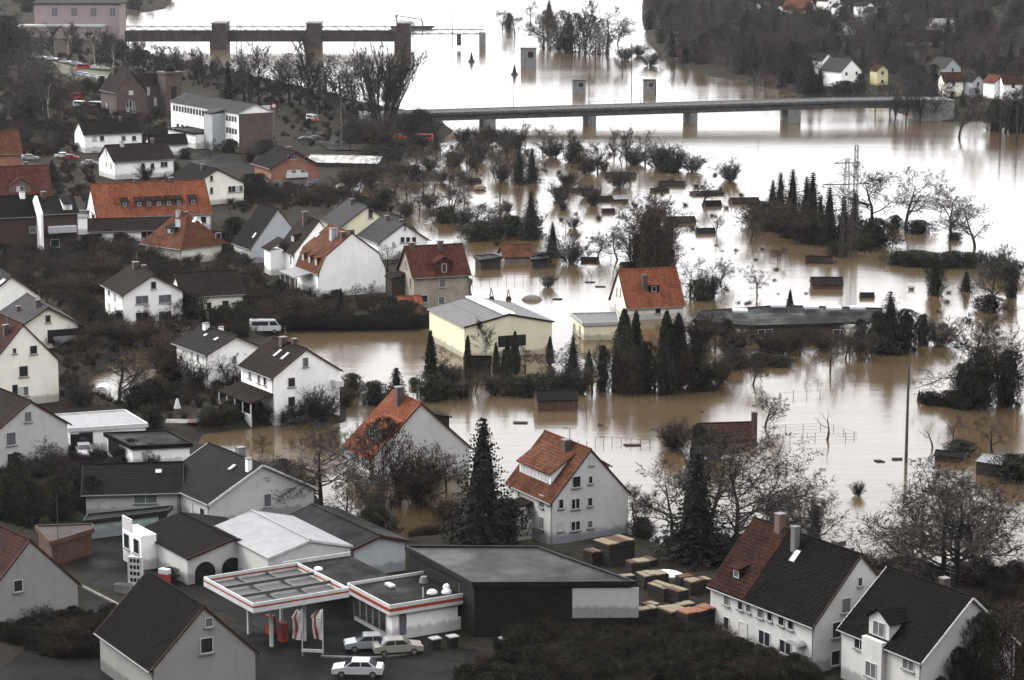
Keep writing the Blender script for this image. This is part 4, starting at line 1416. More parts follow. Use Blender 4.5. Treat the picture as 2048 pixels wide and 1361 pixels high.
MB().box(-1.55, -.85, -2.7, -1.9, 4.2, 6.7).build('chimney', 'dark_brick', h['o'])
b = flat_building('long_hall', 'long low dark flat-roofed hall in the flood behind the conifers', [(1385, 640), (1500, 652), (1770, 643), (1765, 617), (1560, 611), (1400, 622)], 2.1, -.3, 'brown_plaster', 'bitumen', 'dark_paint', 'hall')
for px in (1395, 1485, 1530, 1680, 1700):
    flat_face(b, px, 668, 2.2, 1.3, 2, 'window', 2 if px in (1395, 1485) else 0)
for i, (px, py) in enumerate(((1556, 612), (1622, 615), (1668, 617), (1715, 616), (1480, 622))):
    q = G(px, py, 2.6)
    MB().box(-1.1, 1.1, -.9, .9, 2.82, 3.15).build('roof_light', 'skylight', b['o'], (q[0] - b['c'].x, q[1] - b['c'].y, 0))
b = flat_building('loading_shed', 'low shed with open loading bay before the long dark hall', [(1506, 641), (1650, 648), (1742, 652), (1740, 640), (1600, 634)], 1.8, -.3, 'warm_white', 'bitumen', 'white_paint', 'shed')
flat_face(b, 1605, 668, 7, 1.5, 1, 'panel', mat='dark_paint')

# middle left
h = house('white_house', 'white two-storey gabled house with grey-framed windows in the dark gardens', -55.3, 370.2, -65.9, 10.6, 9.0, 5.4, 8.0, 1, 'white', 'umber_tile', ov=.5, oe=.5, chim=[(-2.8, -.3, .8, .9), (-1.2, .5, .6, .7)], fr='grey_paint',
          wins=[('g1', 307, 571, .8, 1.1), ('g1', 284, 600, 1.9, 1.2, 2, True, 1), ('g1', 330, 598, 1.9, 1.2, 2, True, 1), ('g1', 284, 635, 1.9, 1.5, 2, True, 0), ('g1', 330, 633, 1.9, 1.5, 2, True, 1),
                ('s0', 218, 582, .8, 1.2), ('s0', 230, 592, .8, 1.2), ('s0', 219, 615, .8, 1.2), ('s0', 231, 622, .8, 1.2)])
house('small_house', 'small white house with brown roof on a brown plinth', -46.8, 378.2, 19, 9.2, 8.6, 3.6, 6.4, 1, 'warm_white', 'umber_tile', plinth=(1.0, 'brown_plaster'), wins=[('s0', 418, 613, .8, 1.3), ('s0', 451, 609, 1.1, 1.2)])
h = house('cream_gable_house', 'cream gabled house with dark recessed balcony near the left edge', -68.2, 354.5, -66, 12.5, 8.4, 3.4, 5.9, 1, 'warm_white', 'grey_slate', ov=.5, oe=.4, chim=[(3.2, -.7, .7, 1.0), (-1, -2.6, .5, .7)],
          wins=[('g1', 96, 638, .8, 1.1)])
u, v = face_hit(h, 'g1', 132, 670)
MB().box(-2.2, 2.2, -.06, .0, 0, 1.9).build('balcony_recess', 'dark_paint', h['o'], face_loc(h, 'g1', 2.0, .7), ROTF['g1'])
MB().box(-1.4, 2.2, -.16, -.07, 0, .9).build('balcony_rail', 'grey_plaster', h['o'], face_loc(h, 'g1', 2.0, .7), ROTF['g1'])
h = house('white_corner_house', 'white house with large roof window cut by the left edge', -76.5, 372, -66, 10, 8.4, 4.2, 7.4, 1, 'white', 'slate')
skylight(h, 1, 12, 573, 1.6, 1.6)
skylight(h, -1, 12, 573, 1.6, 1.6)
house('tall_white_house', 'tall white gable with brown roof at the left edge above the yard', -64.4, 314.6, -59.9, 11.7, 8.8, 5.5, 10.3, 1, 'warm_white', 'brown_tile', ov=.15, chim=[(3.2, -1.4, .6, 1.2)],
      wins=[('g1', 29, 702, .5, .7), ('g1', 67, 700, 1.0, 1.1, 1, True, 0), ('g1', 47, 743, 1.2, 1.4, 1, True, 0), ('g1', 47, 783, 1.3, 1.2, 2), ('g1', 30, 781, .8, 1.5, 1, False, 0)])
house('white_gable_house', 'white gabled house with three windows at the left edge', -57.8, 279.9, -54.8, 13.2, 8.8, 4.8, 7.8, 1, 'shade_white', 'umber_tile', ov=.2, wins=[('g1', 56, 834, .9, 1.2), ('g1', 22, 878, 1.2, 1.5), ('g1', 24, 918, 1.2, 1.3)])
h = house('white_house', 'white house with dark roof and skylights behind the veranda house', -38.8, 326, -58.1, 9.7, 8.0, 5.1, 7.0, .6, 'white', 'slate', ov=.5, oe=.5, chim=[(-3, -.5, .7, .8, 'white'), (0, .3, .5, .6, 'white')], wins=[('g1', 469, 718, .6, .8), ('s0', 384, 712, .6, 1.0), ('s0', 396, 716, .6, 1.0)])
skylight(h, -1, 412, 672, .6, .6)
skylight(h, -1, 433, 680, .7, .7)
h = house('veranda_house', 'white house with dark roof, two skylights and a dark veranda', -27.9, 308.2, -58.7, 9.4, 9.1, 5.6, 8.6, .6, 'white', 'umber_tile', ov=.2, oe=.4, chim=[(-.8, -.5, .8, 1.0), (1.0, .2, .6, .8)],
          wins=[('g1', 611, 725, .8, 1.2), ('g1', 583, 765, 1.0, 1.2), ('g1', 583, 804, 1.0, 1.3), ('s0', 518, 757, .7, 1.3), ('s0', 530, 761, .7, 1.3), ('s0', 500, 748, .7, 1.2)])
skylight(h, -1, 556, 708, .6, 1.3)
skylight(h, -1, 571, 714, .6, 1.3)
leanto(h, 's0', -4.9, 4.6, 3.4, 2.5, 3.2, 'umber_tile', True, 'veranda_roof')
lump(h, 'veranda_wall', 's0', -4.7, 4.4, 2.9, 3.0, -.4, 1.0, 'white')
lump(h, 'balcony', 'g1', 3.4, 4.5, .01, 1.3, 3.6, 4.4, 'white_paint')
# orange-roofed house in the flood (foreground)
h = house('orange_roof_house', 'white house with pale orange roof and blank gable by the big spruce', -11.9, 277.2, -63.1, 7.6, 11.9, 3.2, 8.7, 0, 'shade_white', 'orange_tile', tiles=True, ov=.2, oe=.5, bury=1.5, chim=[(-.3, -.8, .9, 1.9)])
dormer(h, -1, 1.2, 4.4, 4.4, 1.7, 'shed', 'dark_wood', 'orange_tile', 3, .25, 0)
dormer(h, 1, 0, 4.6, 3.6, 1.7, 'shed', 'dark_wood', 'umber_tile', 3, .25, 0)
# tall white house
h = house('tall_white_house', 'tall white gabled house with weathered orange tiles and wide shed dormer', 5.7, 250.4, -62.2, 9.7, 8.8, 4.5, 9.3, .4, 'shade_white', 'rust_tile', tiles=True, ov=.12, oe=.3, bury=1.2, chim=[(1.0, -.7, .75, 1.1)], plinth=(.7, 'grey_plaster'),
          wins=[('g1', 1183, 922, .5, .9), ('g1', 1153, 964, 1.0, 1.2, 1, True, 0), ('g1', 1181, 960, .5, .8), ('g1', 1122, 1008, .6, 1.0), ('g1', 1151, 1008, 1.0, 1.1, 2), ('g1', 1180, 1004, .6, .9),
                ('g1', 1121, 1054, .6, .9), ('g1', 1151, 1052, 1.1, 1.0, 2), ('g1', 1180, 1049, .6, .8), ('s0', 1040, 985, .9, 1.2, 2), ('s0', 1083, 1003, .9, 1.3, 2), ('s0', 1083, 1046, .9, 1.3, 2)])
dormer(h, -1, -.6, 5.5, 6.6, 1.3, 'shed', 'white', 'rust_tile', 8, .3, 2, pitch=.62)
dormer(h, 1, 0, 5.5, 5.0, 1.3, 'shed', 'white', 'rust_tile', 4, .3, 0, pitch=.62)
lump(h, 'porch', 's0', -1.6, .6, .01, 1.7, -.6, 1.5, 'white')
leanto(h, 's0', -1.8, .8, 3.5, 3.1, 1.9, 'umber_tile', True, 'porch_roof')
# big house, bottom right
h = house('big_white_house', 'big white house with steep dark and brown roof, bottom right', 25.4, 209.1, -57.6, 14.4, 9.6, 4.3, 9.5, 1, 'shade_white', 'dark_tile', tiles=True, ov=.15, oe=.3, chim=[(-3.4, -.2, .7, 1.5, 'red_brick'), (-.3, -1.0, .55, 2.0, 'zinc'), (3.6, .6, .9, 1.0), (5, .6, .6, .7)],
          wins=[('s0', 1454, 1197, .8, 1.3), ('s0', 1481, 1207, .7, 1.2), ('s0', 1497, 1212, .7, 1.2), ('s0', 1521, 1222, .8, 1.3), ('s0', 1540, 1229, .7, 1.2), ('s0', 1563, 1237, .8, 1.3), ('s0', 1582, 1245, .8, 1.3),
                ('s0', 1453, 1247, .8, 1.2), ('s0', 1486, 1260, 1.2, 1.4, 1, True, 2), ('s0', 1529, 1277, 1.6, 1.3, 2), ('s0', 1571, 1295, 1.6, 1.2, 2),
                ('g1', 1720, 1164, .5, .8), ('g1', 1692, 1211, 1.0, 1.3), ('g1', 1673, 1260, 1.0, 1.4), ('g1', 1671, 1316, 1.0, 1.3)])
bt = MB()
for sg in (-1,):
    slope(bt, (-7.38, 0, 9.62), (-2.2, 0, 9.62), (-7.38, -5.05, 4.12), (-2.2, -5.05, 4.12), .36, .05, True)
tag(bt.build('brown_tiles', 'brown_tile', h['o']), 'brown tiled far half of the roof')['kind'] = 'stuff'
skylight(h, -1, 1592, 1114, .7, 1.2)
dormer(h, -1, -4.6, 5.2, 1.1, 1.0, 'shed', 'umber_tile', 'brown_tile', 1, .1, 1)
u, v = face_hit(h, 's0', 1600, 1325)
MB().box(u - .55, u + .55, -.05, 0, 0, 2.1).build('door', 'grey_paint', h['o'], face_loc(h, 's0', 0, 0))
MB().extr([(u + .85 * math.cos(math.pi * i / 8), 2.15 + .38 * math.sin(math.pi * i / 8)) for i in range(9)], -.9, 0, 'y').build('door_canopy', 'grey_paint', h['o'], face_loc(h, 's0', 0, 0))
h = house('small_white_house', 'white house with brown roof and dormer in the bottom right corner', 34.1, 197.3, -59.5, 10.3, 9.7, 4.4, 8.8, 1, 'shade_white', 'dark_tile', tiles=True, ov=.3, oe=.3, board='white_paint', chim=[(1.5, .3, .6, .9)],
          wins=[('s0', 1720, 1286, 1.4, 1.2, 2), ('s0', 1817, 1325, 1.4, 1.3, 2)])
dormer(h, -1, -.6, 4.6, 2.6, 1.6, 'gable', 'shade_white', 'dark_tile', 2, .25, 1)
lump(h, 'bay', 's0', -1.9, .7, .0, .5, -.4, 4.6, 'shade_white')
add_window(h['o'], face_loc(h, 's0', -.6, 1.4, .5), 0, 1.4, 1.3, 2, 'white_paint', True, 1)
h = house('grey_gable_house', 'dimmed white gabled house with one window at the bottom left edge', -46.6, 218.9, -52.7, 13.6, 9.0, 3.4, 8.0, 1, 'deep_shade_white', 'brown_tile', ov=.1, wins=[('g1', 36, 1172, .9, 1.1, 1, True, 0)])
h = house('gable_house', 'dimmed white pointed gable with two windows at the bottom edge', -27.7, 198.4, -60, 12, 8.8, 3.6, 7.9, 1, 'deep_shade_white', 'dark_tile', tiles=True, ov=.12, wins=[('g1', 418, 1245, .7, .8), ('g1', 413, 1291, 1.1, 1.3)])

# workshop quarter, lower left
b = flat_building('white_roof_shed', 'low white building with pale flat sheet roof', [(107, 830), (250, 820), (296, 848), (137, 858)], 4.0, 1, 'white', 'white_metal', 'white_paint')
flat_face(b, 172, 876, 1.6, 1.3, 2, 'window', 0, fr='brown_paint')
flat_face(b, 150, 890, 1.0, 2.2, 1, 'panel', mat='dark_paint')
b = flat_building('dark_garage', 'dark flat-roofed garage with white front and open bay', [(207, 866), (262, 893), (385, 888), (335, 861)], 3.6, 1, 'white', 'bitumen', 'slate', 'garage')
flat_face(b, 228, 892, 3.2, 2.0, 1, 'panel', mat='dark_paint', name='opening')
h = house('dark_bungalow', 'low bungalow with dark roof and wide white front window', -40, 257.4, 6.7, 9.6, 9.0, 2.7, 4.6, 1, 'shade_white', 'slate', ov=.5, oe=.5, wins=[('s0', 291, 995, 2.4, 1.3, 2, True, 1)])
skylight(h, -1, 317, 945, .7, .7)
h = house('workshop_house', 'white gabled workshop with broad dark roof and white chimney', -29.1, 256.4, -56.1, 11.6, 12.2, 2.7, 5.9, 1, 'shade_white', 'slate', ov=.4, oe=.3, board='white_paint', chim=[(5.3, -1.2, .55, 1.3, 'white'), (-3, 2.2, .8, 1.0, 'concrete')],
          wins=[('g1', 535, 1001, .9, 1.4, 1, True, 1), ('s0', 353, 1006, .8, 1.3), ('s0', 382, 1016, .8, 1.3), ('s0', 405, 1028, 1.0, 1.2)])
skylight(h, -1, 465, 937, .6, .9)
b = flat_building('mint_garage', 'low mint-green garage wall beside the yard', [(165, 1043), (333, 1023), (345, 1012), (175, 1029)], 3.0, 1, 'mint', 'bitumen', 'dark_paint', 'garage')
flat_face(b, 326, 1045, .9, 2.0, 1, 'panel', mat='dark_wood')
h = house('white_metal_shed', 'workshop with low pale sheet-metal roof', -22.1, 231.6, -59.4, 12.5, 8.5, 3.5, 4.6, 1, 'shade_white', 'white_metal', 'workshop', ov=.2, oe=.2, course=9, board='white_paint', gutter=False)
h = house('arched_workshop', 'white workshop with overgrown dark roof and arched openings', -29.5, 234.6, -57.7, 11.5, 9.6, 2.6, 3.8, 1, 'shade_white', 'dark_tile', 'workshop', ov=.3, oe=.2, gutter=False)
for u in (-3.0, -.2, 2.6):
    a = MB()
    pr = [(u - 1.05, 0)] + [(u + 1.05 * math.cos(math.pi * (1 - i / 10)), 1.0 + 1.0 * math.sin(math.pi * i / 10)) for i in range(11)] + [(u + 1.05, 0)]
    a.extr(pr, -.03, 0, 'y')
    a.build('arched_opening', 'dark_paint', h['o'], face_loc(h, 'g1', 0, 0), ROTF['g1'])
of = lump(h, 'office', 's0', -5.6, -1.2, .01, 1.6, -.4, 3.4, 'white')
for u in (-4.6, -2.3):
    add_window(h['o'], face_loc(h, 's0', u, 1.4, 1.6), 0, 1.3, 1.5, 1, 'white_paint', True, 0)
MB().box(-5.4, -3.2, -1.7, -1.55, 3.4, 4.6).build('sign_board', 'white_paint', h['o'], face_loc(h, 's0', 0, 0))
house('long_shed', 'long narrow dark-roofed shed behind the pale metal roof', -16.2, 236.8, -58.5, 13.8, 5.5, 3.0, 3.8, 1, 'grey_plaster', 'bitumen', 'shed', gutter=False, course=5)
flat_building('garage_row', 'brown flat-roofed garage row with grey doors beside the yard', [(70, 1052), (185, 1048), (188, 1058), (100, 1085)], 3.6, 1, 'wood', 'rust_steel', 'wood', 'garage')

# black hall
b = flat_building('timber_hall', 'big black timber-yard hall with wet flat roof and white end panel', [(810, 1092), (1076, 1094), (1271, 1164), (945, 1166)], 6.0, 1, 'dark_paint', 'wet_bitumen', 'dark_paint', 'hall')
u = flat_face(b, 1211, 1206, 5.8, 2.7, 1, 'panel', mat='shade_white', name='white_panel')
# ------------------------------------------------------------------ petrol station
def petrol_station():
    cx, cy, th = -20.6, 210.6, R(-58)
    L, W, z = 9.6, 9.0, 5.0
    e = thing('petrol_canopy', 'square petrol station canopy with white fascia and red stripe', 'canopy', (cx, cy, 1), th)
    x, y = L / 2, W / 2
    MB().box(-x + .1, x - .1, -y + .1, y - .1, z - .75, z - .6).build('roof_deck', 'grey_sheet', e)
    for k, (a, b, c, d) in enumerate(((-x, x, -y - .1, -y), (-x, x, y, y + .1), (-x - .1, -x, -y - .1, y + .1), (x, x + .1, -y - .1, y + .1))):
        f = MB().box(a, b, c, d, z - .85, z).build('fascia', 'white_paint', e)
        i = .012
        MB().box(a - (i if k > 1 else 0), b + (i if k > 1 else 0), c - (i if k < 2 else 0), d + (i if k < 2 else 0), z - .42, z - .27).build('red_stripe', 'red_paint', f)
    for u in (-1.6, 1.6):
        MB().box(u - .09, u + .09, -y + .02, y - .02, z - .38, z - .12).build('roof_beam', 'steel', e)
    for v in (-1.5, 1.5):
        MB().box(-x + .02, x - .02, v - .09, v + .09, z - .58, z - .40).build('roof_beam', 'steel', e)
    for u in (-2.2, 2.2):
        for v in (-1.6, 1.6):
            MB().box(u - .13, u + .13, v - .13, v + .13, 0, z - .76).build('column', 'white_paint', e)
    # pumps
    c, s = math.cos(th), math.sin(th)
    for i, u in enumerate((-1.2, 1.2)):
        p = (cx + c * u, cy + s * u, 1.0)
        t = thing('fuel_pump', ['fuel pump deep in the shade under the canopy', 'fuel pump nearer the street under the canopy'][i], 'fuel pump', p, th, 'fuel pumps under the canopy')
        MB().box(-.45, .45, -.3, .3, 0, 1.7).build('body', 'red_paint', t)
        MB().box(-.35, .35, -.33, -.305, .95, 1.5).build('display', 'grey_glass', t)
        MB().tube((.46, -.1, 1.2), (.62, -.1, .5), .03, n=5).tube((.62, -.1, .5), (.47, -.05, .9), .03, n=5).build('hose', 'tyre', t)
    # shop
    cx, cy, th = -8.2, 215.1, R(-59.6)
    L, W, z = 8.0, 10.2, 3.4
    x, y = L / 2, W / 2
    e = thing('petrol_shop', 'white flat-roofed petrol station shop with red-striped fascia', 'shop', (cx, cy, 1), th)
    MB().box(-x + .35, x - .35, -y + .35, y - .35, -.3, z - .6).build('wall', 'white', e)
    MB().box(-x + .1, x - .1, -y + .1, y - .1, z - .6, z - .25).build('roof', 'bitumen', e)
    for k, (a, b, c_, d) in enumerate(((-x, x, -y - .1, -y), (-x, x, y, y + .1), (-x - .1, -x, -y - .1, y + .1), (x, x + .1, -y - .1, y + .1))):
        f = MB().box(a, b, c_, d, z - .95, z).build('fascia', 'white_paint', e)
        i = .012
        MB().box(a - (i if k > 1 else 0), b + (i if k > 1 else 0), c_ - (i if k < 2 else 0), d + (i if k < 2 else 0), z - .62, z - .34).build('red_stripe', 'red_paint', f)
    for u, v in ((1.9, .2), (2.4, 1.4), (1.0, 2.3)):
        MB().ball((u, v, z - .25), .5, .5, .38, 10, 4, 0).build('roof_dome', 'skylight', e)
    MB().tube((x - .5, 2.1, z - .3), (x - .5, 2.1, z + .8), .07, n=6).build('vent_pipe', 'zinc', e)
    MB().tube((x - 1.2, -1.2, z - .3), (x - 1.2, -1.2, z + .7), .06, n=6).build('vent_pipe', 'white_paint', e)
    MB().tube((-1.5, 1.2, z - .25), (-1.5, 1.2, z + .3), .45, .3, n=10).build('roof_fan', 'concrete', e)
    MB().box(-2.6, -1.4, -2.2, -1.7, z - .25, z - .05).build('roof_hatch', 'white_paint', e)
    for i in range(5):
        add_window(e, (-3.0 + i * 1.25, -y + .35, .4), 0, 1.15, 2.1, 1, 'grey_paint', False, 0)
    add_window(e, (x - .35, -3.7, .3), math.pi / 2, .8, 2.3, 1, 'white_paint', False, 1)
    MB().box(-.5, .5, -.05, 0, 0, 1.0).build('air_vent', 'dark_paint', e, (x - .35, 2.3, 1.2), math.pi / 2)
    MB().box(-.45, .45, -.04, 0, 0, 2.0).build('door', 'grey_plaster', e, (x - .35, 3.7, .2), math.pi / 2)
    MB().tube((x - .28, 2.6, .1), (x - .28, 2.6, z - .95), .05, n=5).build('downpipe', 'zinc', e)
    # link roof between canopy and shop, with back wall
    p = G(690, 1150, 4.4)
    t = thing('link_roof', 'dark flat roof joining the canopy to the shop', 'roof', (p[0] - 1.0, p[1] + 2.0, 1), R(-59))
    MB().box(-4.2, 4.2, -3.2, 3.6, 2.9, 3.15).build('roof', 'bitumen', t)
    MB().box(-4.3, -4.2, -3.2, 3.7, 2.7, 3.5).build('parapet', 'white_paint', t)
    MB().box(-4.0, -3.8, -3.0, 3.4, -.2, 2.9).build('back_wall', 'dark_brick', t)
    MB().ball((-1.5, -1.0, 3.15), .5, .4, .25, 10, 4, 0).build('roof_dome', 'skylight', t)
    for u in (-3.4, 3.6):
        MB().box(u - .12, u + .12, 3.2, 3.45, 0, 2.9).build('column', 'steel', t)
petrol_station()
def banner(px, py, label, seed):
    q = G(px, py, 1)
    t = thing('banner_flag', label, 'flag', q, R(-25))
    t.scale = (1.25, 1.25, 1.15)
    MB().tube((0, 0, 0), (0, 0, 3.6), .04, n=6).build('pole', 'white_paint', t)
    n = 10
    a, b = MB(), MB()
    for i in range(n):
        z0, z1 = 1.2 + 2.3 * i / n, 1.2 + 2.3 * (i + 1) / n
        w0, w1 = -.75 - .12 * math.sin(z0 * 2 + seed), -.75 - .12 * math.sin(z1 * 2 + seed)
        if z1 > 3.0:
            w0, w1 = w0 + (z0 - 3) * .6, w1 + (z1 - 3) * .9
        f = lambda z, u: .10 * math.sin(z * 3 + u * 4 + seed)
        for m, u0, u1 in ((a, 0, .5), (b, .5, .78), (a, .78, 1)):
            m.add([(w0 * u0 - .04, f(z0, u0), z0), (w0 * u1 - .04, f(z0, u1), z0), (w1 * u1 - .04, f(z1, u1), z1), (w1 * u0 - .04, f(z1, u0), z1)], [(0, 1, 2, 3)])
    a.build('cloth', 'white_paint', t)
    b.build('red_stripe', 'red_paint', t)
banner(605, 1312, 'left white flag with red stripe by the petrol station street', 0)
banner(646, 1312, 'right white flag with red stripe by the petrol station street', 2)
q = G(624, 1316, 1)
t = thing('low_sign', 'low white board between the two flags', 'sign', q, R(-8))
MB().box(-.9, .9, -.06, .06, .5, .75).build('board', 'white_paint', t)
for u in (-.75, .75):
    MB().box(u - .05, u + .05, -.04, .04, 0, .5).build('post', 'steel', t)
def price_sign():
    q = G(272, 1180, 1)
    t = thing('price_sign', 'tall white petrol price board at the yard entrance', 'sign', q, R(-18))
    MB().box(-.75, .75, -.12, .12, 0.3, 3.2).build('board', 'white_paint', t)
    for r in range(4):
        for c in range(3):
            MB().box(-.5 + c * .36, -.24 + c * .36, -.14, -.121, .8 + r * .62, 1.15 + r * .62).build('digit_panel', 'dark_paint', t)
    for u in (-.6, .6):
        MB().box(u - .06, u + .06, -.06, .06, -.2, .3).build('post', 'steel', t)
    q = G(247, 1185, 1)
    t = thing('concrete_trough', 'pale concrete trough left of the price board', 'trough', q, R(-18))
    MB().box(-.8, .8, -.4, .4, 0, .8).build('trough', 'concrete', t)
    MB().box(-.72, .72, -.32, .32, .801, .82).build('soil', 'dark_paint', t)
    q = G(330, 1172, 1)
    t = thing('oil_cabinet', 'red and white oil cabinet beside the arched workshop', 'cabinet', q, R(-30))
    MB().box(-.5, .5, -.3, .3, 0, 1.2).build('body', 'red_paint', t)
    MB().box(-.52, .52, -.32, .32, 1.2, 1.65).build('top', 'white_paint', t)
    q = G(264, 1352, 1)
price_sign()
# yard surfaces
sheet('yard_paving', [(120, 1095), (300, 1062), (400, 1150), (420, 1200), (250, 1195), (175, 1165)], 1.008, 'asphalt')
sheet('road', [(150, 1170), (240, 1215), (260, 1200), (520, 1260), (700, 1300), (1010, 1345), (980, 1420), (-100, 1420), (60, 1290), (185, 1245)], 1.016, 'asphalt')
sheet('forecourt_paving', [(380, 1165), (700, 1195), (830, 1290), (960, 1300), (990, 1335), (560, 1275), (420, 1215)], 1.024, 'asphalt')
def kerb(label, px):
    P = [Vector(G(a, b, 1.0)) for a, b in px]
    m = MB()
    for a, b in zip(P, P[1:]):
        d = (b - a).normalized()
        n = Vector((-d.y, d.x, 0)) * .12
        m.prism([tuple((a - n).xy), tuple((b - n).xy), tuple((b + n).xy), tuple((a + n).xy)], .9, 1.16)
    struct('kerb', m.build('kerb', 'concrete'))
kerb('', [(640, 1315), (740, 1318), (830, 1308)])
kerb('', [(160, 1172), (205, 1195), (240, 1213)])

# ------------------------------------------------------------------ vehicles
_cars = {}
def car_meshes(col, van=False):
    k = (col, van)
    if k in _cars:
        return _cars[k]
    if not van:
        prof = [(-2.1, .35), (2.1, .35), (2.15, .62), (2.05, .78), (1.15, .92), (-1.35, .95), (-2.05, .9), (-2.15, .6)]
        cab = [(1.15, .9), (.45, 1.40), (-.95, 1.40), (-1.6, .92)]
    else:
        prof = [(-2.3, .4), (2.3, .4), (2.35, .8), (2.2, 1.1), (-2.3, 1.1)]
        cab = [(2.2, 1.05), (1.55, 1.95), (-2.25, 2.0), (-2.3, 1.05)]
    b = MB().extr(prof, -.83, .83, 'y')
    c = MB()
    n = len(cab)
    top = .66 if not van else .74
    lo, hi = [], []
    for y, s in ((-1, 1), (1, 1)):
        for i, (x, z) in enumerate(cab):
            w = .8 if z < 1.15 else top
            lo.append((x, y * w, z))
    c.add(lo, [tuple(range(n)), tuple(range(2 * n - 1, n - 1, -1))] + [(i, n + i, n + (i + 1) % n, (i + 1) % n) for i in range(n)])
    g = MB()
    for y in (-1, 1):
        if not van:
            g.add([(.85, y * .785, 1.0), (.38, y * .70, 1.34), (-.25, y * .70, 1.34), (-.25, y * .785, 1.0)], [(0, 1, 2, 3)])
            g.add([(-.33, y * .785, 1.0), (-.33, y * .70, 1.34), (-.88, y * .70, 1.34), (-1.25, y * .785, 1.0)], [(0, 1, 2, 3)])
        else:
            g.add([(1.95, y * .80, 1.2), (1.5, y * .775, 1.8), (.7, y * .775, 1.8), (.7, y * .80, 1.2)], [(0, 1, 2, 3)])
            g.add([(.5, y * .80, 1.2), (.5, y * .775, 1.8), (-1.9, y * .775, 1.8), (-1.9, y * .80, 1.2)], [(0, 1, 2, 3)])
    if not van:
        g.add([(1.10, -.72, .97), (.50, -.62, 1.385), (.50, .62, 1.385), (1.10, .72, .97)], [(0, 1, 2, 3)])
        g.add([(-1.55, -.72, .99), (-1.0, -.62, 1.385), (-1.0, .62, 1.385), (-1.55, .72, .99)], [(0, 1, 2, 3)])
        g.v = [(x * 1.012, y * 1.012, z) for x, y, z in g.v]
    else:
        g.add([(2.23, -.72, 1.15), (1.65, -.66, 1.9), (1.65, .66, 1.9), (2.23, .72, 1.15)], [(0, 1, 2, 3)])
        g.v = [(x * 1.01, y * 1.012, z) for x, y, z in g.v]
    w = MB().tube((0, -.1, 0), (0, .1, 0), .31, n=12)
    wh = MB().tube((0, -.115, 0), (0, .115, 0), .17, n=8)
    hl = MB().box(-.04, .04, -.16, .16, -.09, .09)
    _cars[k] = (b.mesh('body', col), c.mesh('cabin', col), g.mesh('windows', 'glass'), w.mesh('wheel', 'tyre'), wh.mesh('hub', 'zinc'), hl.mesh('headlight', 'lamp_glass'))
    return _cars[k]
def car(px, py, deg, col, label, van=False, group=None, cat=None, z=None):
    p = GT(px, py) if z is None else G(px, py, z)
    e = thing('van' if van else 'car', label, cat or ('van' if van else 'car'), (p[0], p[1], p[2] + .03), R(deg), group)
    b, c, g, w, wh, hl = car_meshes(col, van)
    link('body', b, e)
    link('cabin', c, e)
    link('windows', g, e)
    ax = 1.3 if not van else 1.4
    for sx in (-ax, ax):
        for sy in (-.76, .76):
            o = link('wheel', w, e, (sx, sy, .31))
            link('hub', wh, o)
    for sy in (-.58, .58):
        link('headlight', hl, e, (2.08 if not van else 2.33, sy, .66 if not van else .78))
    return e
car(738, 1300, 188, 'car_silver', 'silver hatchback nearest the petrol station shop')
car(795, 1308, 12, 'car_beige', 'beige car parked right of the silver hatchback')
car(716, 1352, 178, 'car_white', 'white coupe on the street at the bottom edge')
car(168, 912, -75, 'car_white', 'white car parked nose-on before the white flat-roofed building')
car(848, 284, 172, 'car_red', 'bright red van on the flooded bank below the bridge', True)
car(797, 280, 10, 'car_red', 'red car half hidden under the big willow')
car(613, 284, 5, 'car_dark', 'left black car on the grey lot by the corrugated shed')
car(634, 282, 5, 'car_dark', 'right black car on the grey lot by the corrugated shed')
v = car(625, 244, -60, 'car_white', 'white rescue van with red nose behind the school', True)
MB().box(1.2, 2.36, -.845, .845, .42, 1.09).build('red_nose', 'red_paint', v)
car(166, 140, 20, 'car_red', 'dark red van on the meadow by the power station', True)
for i, (px, py, c) in enumerate(((83, 118, 'car_silver'), (104, 121, 'car_white'), (131, 127, 'car_white'), (152, 131, 'car_silver'), (190, 139, 'car_white'), (207, 141, 'car_beige'), (279, 142, 'car_white'))):
    car(px, py, -25, c, f'{ordinal(i, 7)} parked pale car in the row by the power station meadow', group='cars parked by the power station')
for i, (px, py) in enumerate(((160, 152), (174, 154), (188, 157), (206, 160))):
    car(px, py, 10, 'car_white', f'{ordinal(i, 4)} white car standing on the green meadow', group='cars on the meadow')
car(163, 216, -15, 'car_white', 'left white delivery van beside the brick school', True)
car(193, 217, -15, 'car_white', 'right white delivery van beside the brick school', True)
car(180, 225, -5, 'car_red', 'red car before the white delivery vans')
car(150, 200, 60, 'car_red', 'red fire vehicle among the bare trees left of the brick school', True)
for i, (px, py, c) in enumerate(((32, 318, 'car_white'), (60, 321, 'car_silver'), (127, 317, 'car_white'), (141, 321, 'car_red'), (180, 332, 'car_silver'))):
    car(px, py, 8, c, f'{ordinal(i, 5)} car parked along the lane above the red roofs', group='cars along the upper lane')
car(530, 666, 5, 'car_white', 'white van by the flooded garden hedge', True)
car(545, 848, 10, 'car_white', 'white car bonnet at the veranda house garden edge') if False else None

